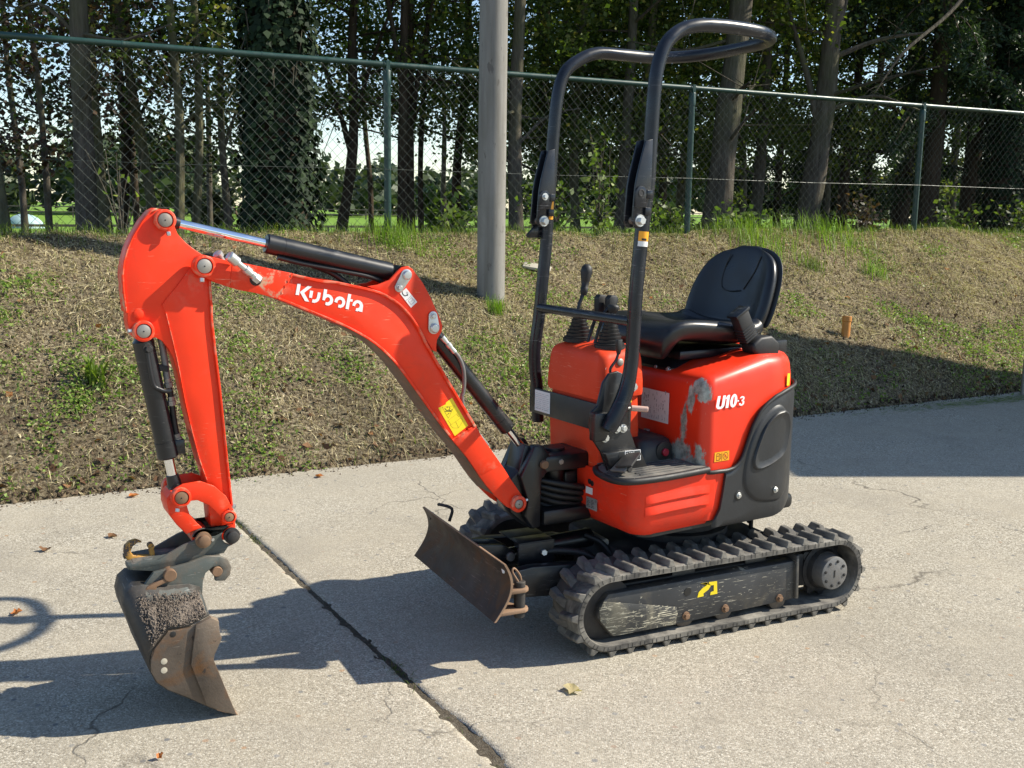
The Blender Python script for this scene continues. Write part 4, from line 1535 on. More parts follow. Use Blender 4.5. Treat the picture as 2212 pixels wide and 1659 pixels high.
paddock('paddock_fence', 'near dark paddock rails on the meadow behind the trees', 38, -16, 40, 0.80, 4.0)
paddock('paddock_fence', 'far dark paddock rails along the edge of the far wood', 104, -60, 130, 1.2, 6.0)

# the wood beyond the meadow
def far_wood():
    rng = np.random.default_rng(91)
    vs, fs = [], []
    cen, sz = [], []
    for k in range(260):
        s = rng.uniform(-120, 170)
        t = rng.uniform(118, 150)
        x, y = st_xy(s, t)
        h = rng.uniform(5.5, 10.0) + 2.0 * math.sin(s * 0.09)
        w = rng.uniform(2.5, 4.5)
        m = 150
        d = rand_dirs(m, rng) * (rng.random((m, 1)) ** 0.4)
        lump = 1 + 0.22 * np.sin(d[:, :1] * 7 + k) * np.cos(d[:, 2:] * 6 + k)
        p = np.array([x, y, -0.3 + h * 0.52]) + d * lump * np.array([w, w, h * 0.5])
        cen.append(p)
        sz.append(rng.uniform(0.6, 1.3, m))
    cen = np.concatenate(cen)
    v, f = leaf_quads(cen, np.concatenate(sz), rng)
    o = np_obj('far_wood', v, f, 'leaf_far')
    tag(o, 'far line of woodland along the back of the meadow', 'woodland', kind='stuff')


far_wood()


def horse(label, px, t, rug, flip=1):
    x, y = col_pt(px, t)
    root = thing('horse', label, 'horse', (x, y, land_at(x, y)), R(20 if flip > 0 else 200), 'horses in the meadow')
    me = bpy.data.meshes.new('body')
    P = [(0, 0, 1.18), (0.45, 0, 1.22), (0.8, 0, 1.15), (0.95, 0, 1.42), (1.15, 0, 1.10), (1.32, 0, 0.72),
         (-0.45, 0, 1.22), (-0.75, 0, 1.15), (-0.88, 0, 0.75),
         (0.68, 0.15, 0.72), (0.70, 0.15, 0.40), (0.66, 0.15, 0.03), (0.58, -0.15, 0.72), (0.62, -0.15, 0.40), (0.56, -0.15, 0.03),
         (-0.66, 0.15, 0.75), (-0.78, 0.15, 0.42), (-0.70, 0.15, 0.03), (-0.58, -0.15, 0.75), (-0.68, -0.15, 0.42), (-0.60, -0.15, 0.03)]
    Ed = [(0, 1), (1, 2), (2, 3), (3, 4), (4, 5), (0, 6), (6, 7), (7, 8), (2, 9), (9, 10), (10, 11), (2, 12), (12, 13), (13, 14), (7, 15), (15, 16), (16, 17), (7, 18), (18, 19), (19, 20)]
    rad = [0.29, 0.28, 0.24, 0.16, 0.12, 0.07, 0.29, 0.26, 0.05, 0.10, 0.06, 0.05, 0.10, 0.06, 0.05, 0.13, 0.06, 0.05, 0.13, 0.06, 0.05]
    me.from_pydata(P, Ed, [])
    me.materials.append(MATS['horse_coat'])
    o = link('body', me, root)
    sk = o.modifiers.new('skin', 'SKIN')
    for v, r in zip(me.skin_vertices[0].data, rad):
        v.radius = (r, r)
    me.skin_vertices[0].data[0].use_root = True
    sb = o.modifiers.new('sub', 'SUBSURF')
    sb.levels = sb.render_levels = 1
    if rug:
        rings = []
        for q in range(9):
            xx = -0.85 + 1.6 * q / 8
            rings.append([(xx, 0.36 * math.cos(a), 1.12 + 0.40 * math.sin(a)) for a in np.linspace(-0.6, math.pi + 0.6, 14)])
        bm = bmesh.new()
        vr = [[bm.verts.new(p) for p in r] for r in rings]
        for a, b in zip(vr, vr[1:]):
            for k in range(13):
                bm.faces.new((a[k], a[k + 1], b[k + 1], b[k]))
        r_ = to_obj('rug', bm, 'rug_red', root, None, 60)
        sm = r_.modifiers.new('thick', 'SOLIDIFY')
        sm.thickness = 0.02
    return root


horse('brown horse under a red rug grazing in the meadow, left of the ivy-clad tree', 475, 70, True)

# ------------------------------------------------------------------ lorry parked out of view on the right, whose shadow lies on yard and bank
def lorry():
    root = thing('box_lorry', 'white box lorry parked to the right of the excavator', 'lorry', (6.0, 7.90, 0.0), R(3.2))
    box('cargo_box', (0.0, -1.40, 1.0), (6.2, 1.40, 3.68), 'truck_white', root, None, 0.03)
    box('chassis', (0.1, -0.5, 0.62), (8.2, 0.5, 0.98), 'truck_dark', root, None, 0.02)
    box('cab', (6.5, -1.15, 0.7), (8.4, 1.15, 2.9), 'truck_white', root, None, 0.12)
    box('rear_bumper', (0.0, -1.15, 0.45), (0.12, 1.15, 0.6), 'truck_dark', root, None, 0.02)
    for x in (1.6, 7.4):
        for s in (-1, 1):
            w = rev('wheel', (x, s * 0.85, 0.47), (x, s * 1.15, 0.47), [(0, 0.40), (0.03, 0.47), (0.27, 0.47), (0.30, 0.40), (0.29, 0.25)], 'rubber_black', root, None, 28)
            rev('rim', (x, s * 1.10, 0.47), (x, s * 1.16, 0.47), [(0, 0.25), (0.04, 0.25), (0.06, 0.12)], 'galvanised', w, None, 20)


lorry()
# dark steel post just entering the picture at the right edge
x_, y_ = 4.265, 8.66
bl = thing('steel_post', 'dark steel post with black cap cut by the right edge at the bank foot', 'post', (x_, y_, 0))
cyl('shaft', (0, 0, -0.05), (0, 0, 0.60), 0.030, 'pin_steel', bl)
rev('cap', (0, 0, 0.58), (0, 0, 0.70), [(0, 0.030), (0.03, 0.050), (0.075, 0.052), (0.10, 0.03)], 'rubber_black', bl)

# ================================================================== THE EXCAVATOR
EX0 = Vector((0.6204, 3.9087, 0.0))
EX = thing('mini_excavator', 'orange-red mini excavator with black roll bar and rubber tracks on the concrete', 'excavator', EX0)


def frame(origin, heading):
    h = R(heading)
    d = (-math.sin(h), -math.cos(h))
    return (Vector(origin) - EX0, math.atan2(d[1], d[0]))


FT = frame(EX0, 63.85)                       # undercarriage: x forward, y to its left, z up
FU = frame(EX0, 57.0)                        # slewed house
FB = frame((-0.0114, 3.5649, 0.0), 61.0)     # boom plane, origin under the boom foot pin


def mirror(poly_fn, *a):
    for s in (1, -1):
        poly_fn(s, *a)


# ------------------------------------------------------------------ tracks
def belt_path(n_arc=22, n_flat=30, R0=0.135, cx=0.487, cz=0.155):
    pts = []
    for i in range(n_flat):
        pts.append((cx - 2 * cx * i / n_flat, cz + R0))        # top, front to rear
    for i in range(n_arc):
        a = math.pi / 2 + math.pi * i / n_arc
        pts.append((-cx + R0 * math.cos(a), cz + R0 * math.sin(a)))
    for i in range(n_flat):
        pts.append((-cx + 2 * cx * i / n_flat, cz - R0))
    for i in range(n_arc):
        a = -math.pi / 2 + math.pi * i / n_arc
        pts.append((cx + R0 * math.cos(a), cz + R0 * math.sin(a)))
    return pts


def lug_mesh(near):
    """one rubber cleat: a raised slanted bar, wider at its foot; x along travel, y across, z out of the belt"""
    bm = bmesh.new()
    if near:
        foot = [(-0.018, 0.090), (0.014, 0.090), (0.032, -0.008), (0.002, -0.014)]
        top = [(-0.010, 0.086), (0.005, 0.086), (0.022, 0.000), (0.008, -0.005)]
    else:
        foot = [(0.030, 0.000), (-0.004, 0.006), (-0.022, -0.090), (0.018, -0.090)]
        top = [(0.016, -0.030), (-0.004, -0.028), (-0.012, -0.084), (0.010, -0.084)]
    lo = [bm.verts.new((x, y, -0.002)) for x, y in foot]
    hi = [bm.verts.new((x, y, 0.021)) for x, y in top]
    bm.faces.new(hi)
    for i in range(4):
        j = (i + 1) % 4
        bm.faces.new((lo[i], lo[j], hi[j], hi[i]))
    bmesh.ops.recalc_face_normals(bm, faces=bm.faces)
    bevel_bm(bm, 0.0025, 1)
    for f in bm.faces:
        f.smooth = False
    me = bpy.data.meshes.new('lug')
    bm.to_mesh(me)
    bm.free()
    me.materials.append(MATS['rubber'])
    return me


LUG = (lug_mesh(True), lug_mesh(False))


def build_track(side):
    """side +1 = near track"""
    yc = 0.285 if side > 0 else -0.495            # the tracks are spread to their wide setting
    hw = 0.09
    path = belt_path()
    n = len(path)
    bm = bmesh.new()
    rings = []
    inner = belt_path(R0=0.113)
    for (x, z), (xi, zi) in zip(path, inner):
        dx, dz = x - xi, z - zi
        ln = math.hypot(dx, dz)
        prof = []
        for yy, k in ((-hw, 0.0), (-hw, 0.75), (-hw + 0.006, 1.0), (hw - 0.006, 1.0), (hw, 0.75), (hw, 0.0), (hw - 0.004, -0.08), (-hw + 0.004, -0.08)):
            prof.append((xi + dx * k, yc + yy, zi + dz * k))
        rings.append(prof)
    vr = [[bm.verts.new(p) for p in r] for r in rings]
    for i in range(n):
        a, b = vr[i], vr[(i + 1) % n]
        for k in range(8):
            bm.faces.new((a[k], a[(k + 1) % 8], b[(k + 1) % 8], b[k]))
    bmesh.ops.recalc_face_normals(bm, faces=bm.faces)
    tr = to_obj('track', bm, 'rubber', EX, FT, 30)
    tr['label'] = 'black rubber track nearest the camera' if side > 0 else 'black rubber track on the far side'
    # cleats set round the belt, near row and far row in turn
    per = [0.0]
    for i in range(n):
        a, b = path[i], path[(i + 1) % n]
        per.append(per[-1] + math.hypot(b[0] - a[0], b[1] - a[1]))
    tot = per[-1]
    N = 38

    def at(s):
        s %= tot
        for i in range(n):
            if per[i] <= s <= per[i + 1]:
                u = (s - per[i]) / max(1e-9, per[i + 1] - per[i])
                a, b = path[i], path[(i + 1) % n]
                return (a[0] + (b[0] - a[0]) * u, a[1] + (b[1] - a[1]) * u)
        return path[0]
    for k in range(N):
        for row in (0, 1):
            s = tot * (k + 0.5 * row) / N + 0.01
            p = at(s)
            q = at(s + 0.004)
            q0 = at(s - 0.004)
            tx = Vector((q[0] - q0[0], 0, q[1] - q0[1])).normalized() * -1
            up = Vector((tx.z, 0, -tx.x))
            cxx = max(-0.487, min(0.487, p[0]))
            if up.dot(Vector((p[0] - cxx, 0, p[1] - 0.155))) < 0:
                up = -up
            yv = up.cross(tx)
            o = bpy.data.objects.new('lug', LUG[row if side > 0 else row])
            COL.objects.link(o)
            o.parent = tr
            m = Matrix.Identity(4)
            for r in range(3):
                m[r][0], m[r][1], m[r][2] = tx[r], yv[r], up[r]
            m[0][3], m[1][3], m[2][3] = p[0], yc, p[1]
            o.matrix_local = m
    # slits in the belt edge
    bm = bmesh.new()
    yo = yc + side * hw
    for k in range(N * 3):
        s = tot * (k + 0.3 * (k % 2)) / (N * 3)
        p, q = at(s), at(s + 0.0022)
        cx1 = max(-0.487, min(0.487, p[0]))
        d = Vector((p[0] - cx1, 0, p[1] - 0.155)).normalized()
        a, b = Vector((p[0], 0, p[1])), Vector((q[0], 0, q[1]))
        vs = [a - d * 0.003, b - d * 0.003, b - d * 0.019, a - d * 0.019]
        bm.faces.new([bm.verts.new((v.x, yo + side * 0.0006, v.z)) for v in vs])
    o = to_obj('belt_slits', bm, 'ink_black', tr)
    o['kind'] = 'stuff'
    # side frame
    sg = side
    if side < 0:
        return tr
    fr = [(0.491, 0.217), (0.522, 0.182), (0.531, 0.140), (0.473, 0.063), (0.198, 0.062), (-0.300, 0.074), (-0.332, 0.081), (-0.322, 0.225), (-0.288, 0.223)]
    f = prism('track_frame', fr, sg * 0.300, sg * 0.350, 'frame_paint', EX, FT, 0.006)
    prism('frame_rib', [(-0.312, 0.078), (-0.326, 0.079), (-0.318, 0.246), (-0.306, 0.246)], sg * 0.30, sg * 0.362, 'frame_paint', f, None, 0.002)
    prism('wear_plate', [(0.51, 0.195), (0.527, 0.165), (0.520, 0.125), (0.468, 0.0655), (0.215, 0.0655), (0.208, 0.105), (0.215, 0.13)], sg * 0.3505, sg * 0.354, 'wear_paint', f, None, 0.001)
    rev('inspection_hole', (0.167, sg * 0.3495, 0.177), (0.167, sg * 0.352, 0.177), [(0, 0.0155), (0.0015, 0.0155), (0.0022, 0.015)], 'ink_black', f)
    box('frame_core', (-0.40, min(sg * 0.22, sg * 0.30), 0.095), (0.44, max(sg * 0.22, sg * 0.30), 0.225), 'dark_steel', f, None, 0.01)
    for x in (0.165, -0.004, -0.250):
        w = rev('roller', (x, sg * 0.235, 0.078), (x, sg * 0.345, 0.078), [(0, 0.030), (0.005, 0.038), (0.035, 0.038), (0.037, 0.024), (0.070, 0.024), (0.072, 0.039), (0.100, 0.039), (0.106, 0.028)], 'roller_metal', EX, FT, 26)
        hexbolt('roller_bolt', (x + 0.006, sg * 0.350, 0.089), (0, sg, 0), 0.0105, 0.014, 'rusty_pin', w)
    idl = rev('idler_wheel', (0.487, sg * 0.245, 0.155), (0.487, sg * 0.325, 0.155), [(0, 0.07), (0.004, 0.108), (0.022, 0.110), (0.030, 0.085), (0.050, 0.085), (0.058, 0.110), (0.076, 0.108), (0.08, 0.07)], 'dark_steel', EX, FT, 36)
    # sprocket with teeth and drive motor hub
    teeth = []
    nt = 11
    for k in range(nt * 4):
        a = 2 * math.pi * k / (nt * 4)
        r = 0.110 if k % 4 in (0, 1) else 0.092
        teeth.append((-0.487 + r * math.cos(a), 0.155 + r * math.sin(a)))
    sp = prism('sprocket', teeth, min(sg * 0.272, sg * 0.296), max(sg * 0.272, sg * 0.296), 'dark_steel', EX, FT, 0.002)
    rev('motor_case', (-0.487, sg * 0.20, 0.155), (-0.487, sg * 0.32, 0.155), [(0, 0.085), (0.10, 0.092), (0.105, 0.078), (0.12, 0.07)], 'dark_steel', sp, None, 32)
    rev('drive_hub', (-0.487, sg * 0.32, 0.155), (-0.487, sg * 0.372, 0.155), [(0, 0.066), (0.040, 0.064), (0.050, 0.062), (0.0515, 0.058)], 'hub_metal', sp, None, 36)
    for k in range(8):
        a = 2 * math.pi * (k + 0.3) / 8
        rev('hub_bolt', (-0.487 + 0.047 * math.cos(a), sg * 0.3712, 0.155 + 0.047 * math.sin(a)), (-0.487 + 0.047 * math.cos(a), sg * 0.376, 0.155 + 0.047 * math.sin(a)), [(0, 0.006), (0.003, 0.006), (0.0035, 0.005)], 'dark_steel', sp, None, 10)
    box('hub_slot', (-0.489, min(sg * 0.371, sg * 0.3725), 0.140), (-0.483, max(sg * 0.371, sg * 0.3725), 0.168), 'ink_black', sp, None, 0.0)
    for k in range(10):
        a = 2 * math.pi * (k + 0.5) / 10
        c = Vector((-0.487 + 0.082 * math.cos(a), 0, 0.155 + 0.082 * math.sin(a)))
        hexbolt('sprocket_bolt', (c.x, sg * 0.296, c.z), (0, sg, 0), 0.006, 0.007, 'dark_steel', sp, None, False)
    if side > 0:
        d = [(0.113, 0.199), (0.085, 0.1985), (0.088, 0.188), (0.105, 0.180), (0.120, 0.168), (0.125, 0.149), (0.098, 0.150), (0.100, 0.160), (0.078, 0.172), (0.068, 0.186)]
        flat_poly('excavator_sticker', d, 0.3502, 'sticker_yellow', f)
        flat_poly('book_sticker', [(0.078, 0.1985), (0.043, 0.1970), (0.039, 0.150), (0.070, 0.1495), (0.068, 0.160), (0.055, 0.162), (0.056, 0.185), (0.075, 0.186)], 0.3502, 'sticker_yellow', f)
    return tr


build_track(1)
far_tr = build_track(-1)
ff = prism('track_frame', [(0.491, 0.217), (0.531, 0.140), (0.473, 0.063), (-0.332, 0.081), (-0.322, 0.225)], -0.52, -0.47, 'dark_steel', EX, FT, 0.006)
rev('idler_wheel', (0.487, -0.545, 0.155), (0.487, -0.445, 0.155), [(0, 0.07), (0.004, 0.108), (0.03, 0.110), (0.04, 0.085), (0.06, 0.085), (0.07, 0.110), (0.096, 0.108), (0.1, 0.07)], 'dark_steel', ff, None, 36)
rev('sprocket', (-0.487, -0.515, 0.155), (-0.487, -0.435, 0.155), [(0, 0.10), (0.03, 0.108), (0.05, 0.09), (0.08, 0.085)], 'dark_steel', ff, None, 36)
for x in (0.165, -0.004, -0.250):
    rev('roller', (x, -0.54, 0.078), (x, -0.45, 0.078), [(0, 0.030), (0.005, 0.038), (0.03, 0.038), (0.035, 0.024), (0.06, 0.024), (0.065, 0.038), (0.085, 0.038), (0.09, 0.03)], 'roller_metal', ff, None, 22)

# ------------------------------------------------------------------ undercarriage and dozer blade
cf = box('car_body', (-0.30, -0.215, 0.13), (0.34, 0.215, 0.295), 'dark_steel', EX, FT, 0.02)
for s in (1, -1):
    box('cross_tube', (-0.22 if s > 0 else 0.10, -0.42, 0.15), (-0.12 if s > 0 else 0.20, 0.30, 0.24), 'black_paint', cf, None, 0.006)
rev('slew_ring', (0, 0, 0.29), (0, 0, 0.40), [(0, 0.21), (0.03, 0.21), (0.035, 0.185), (0.07, 0.185), (0.075, 0.22), (0.11, 0.22)], 'dark_steel', EX, FT, 48)

BL = []
for i in range(15):                                    # curved blade section
    u = i / 14
    z = 0.190 + 0.185 * u
    x = 0.918 - 0.060 * math.sin(math.pi * u * 0.78) + 0.004 * u
    BL.append((x, z))
front = BL
back = [(x - 0.008, z) for x, z in BL]
blade = prism('dozer_blade', front + back[::-1], -0.355, 0.355, 'blade_rust', EX, FT, 0.0012, 50)
blade['label'] = 'rusty dozer blade'
prism('top_edge', [(front[-1][0] - 0.0004, front[-1][1] + 0.0002), (back[-1][0] + 0.0004, back[-1][1] + 0.0002), (back[-1][0] + 0.0012, back[-1][1] + 0.003), (front[-1][0] - 0.001, front[-1][1] + 0.003)], -0.356, 0.356, 'blade_edge', blade, None, 0.0)
for yy in (0.3552, -0.3582):
    prism('end_strip', front + back[::-1], yy, yy + 0.003, 'blade_edge', blade, None, 0.0)
for yy in (0.315, -0.325):
    rev('blade_hole', (0.866, yy, 0.345), (0.885, yy, 0.345), [(0, 0.011), (0.0025, 0.011), (0.003, 0.010)], 'sticker_white' if yy > 0 else 'ink_black', blade, None, 16)
# tie-down eyes behind the blade ends
for s in (1, -1):
    for z in (0.200, 0.268):
        bm = bmesh.new()
        xb = 0.858 if z > 0.25 else 0.896
        poly = [(xb, 0.25), (xb, 0.345), (0.80, 0.345), (0.785, 0.335), (0.780, 0.318), (0.786, 0.300), (0.81, 0.285), (0.83, 0.25)]
        lo = [bm.verts.new((x, s * y, z)) for x, y in poly]
        hi = [bm.verts.new((x, s * y, z + 0.013)) for x, y in poly]
        bm.faces.new(lo)
        bm.faces.new(hi)
        for i in range(len(poly)):
            j = (i + 1) % len(poly)
            bm.faces.new((lo[i], lo[j], hi[j], hi[i]))
        bmesh.ops.recalc_face_normals(bm, faces=bm.faces)
        bevel_bm(bm, 0.003)
        to_obj('bracket_plate', bm, 'blade_edge', blade)
    cyl('bracket_pin', (0.808, s * 0.316, 0.178), (0.808, s * 0.316, 0.300), 0.0185, 'dark_steel', blade)
tube('pin_clip', catmull([(0.812, 0.316, 0.295), (0.836, 0.318, 0.335), (0.828, 0.316, 0.345), (0.806, 0.312, 0.318), (0.800, 0.312, 0.290)], 5), 0.0035, 'blade_edge', blade, None, 8)
tube('pin_clip', [(0.84, -0.20, 0.36), (0.83, -0.20, 0.405), (0.86, -0.235, 0.415), (0.862, -0.25, 0.412)], 0.006, 'dark_steel', blade, None, 8, 4)
for s in (1, -1):                                      # push arms
    prism('push_arm', [(0.895, 0.20), (0.860, 0.275), (0.70, 0.292), (0.42, 0.270), (0.30, 0.24), (0.30, 0.15), (0.42, 0.16), (0.70, 0.185)], min(s * 0.155, s * 0.195), max(s * 0.155, s * 0.195), 'black_paint', blade, None, 0.004)
box('arm_crossbar', (0.55, -0.155, 0.19), (0.60, 0.155, 0.26), 'black_paint', blade, None, 0.006)
prism('cylinder_lug', [(0.86, 0.24), (0.86, 0.345), (0.74, 0.330), (0.69, 0.300), (0.70, 0.262), (0.76, 0.235)], -0.045, -0.028, 'black_paint', blade, None, 0.003)
prism('cylinder_lug', [(0.86, 0.24), (0.86, 0.345), (0.74, 0.330), (0.69, 0.300), (0.70, 0.262), (0.76, 0.235)], 0.028, 0.045, 'black_paint', blade, None, 0.003)
cyl('lug_pin', (0.712, -0.052, 0.285), (0.712, 0.056, 0.285), 0.016, 'pin_steel', blade)
bc = cyl('blade_cylinder', (0.66, 0, 0.287), (0.36, 0, 0.298), 0.034, 'black_paint', EX, FT)
cyl('rod', (0.73, 0, 0.285), (0.655, 0, 0.287), 0.015, 'chrome', bc)
cyl('cylinder_pin', (0.345, -0.07, 0.298), (0.345, 0.085, 0.298), 0.015, 'pin_steel', bc)
cg = bmesh.new()
for lo, hi in (((0.565, 0.025, 0.340), (0.705, 0.100, 0.346)), ((0.565, 0.094, 0.262), (0.705, 0.100, 0.342)), ((0.565, -0.06, 0.340), (0.705, 0.03, 0.346))):
    add_box(cg, lo, hi)
bmesh.ops.recalc_face_normals(cg, faces=cg.faces)
bevel_bm(cg, 0.002)
to_obj('cylinder_guard', cg, 'black_paint', EX, FT)
tube('hose', [(0.60, 0.085, 0.300), (0.54, 0.10, 0.300), (0.46, 0.12, 0.285), (0.40, 0.14, 0.245), (0.36, 0.15, 0.20), (0.33, 0.13, 0.19)], 0.0135, 'rubber_black', EX, FT, 12, 6)
tube('hose', [(0.40, 0.03, 0.32), (0.36, 0.08, 0.30), (0.33, 0.12, 0.25), (0.30, 0.15, 0.20)], 0.010, 'rubber_black', EX, FT, 10, 6)
hexbolt('hose_fitting', (0.605, 0.085, 0.300), (0.2, 1, 0.2), 0.012, 0.03, 'zinc', EX, FT, False)

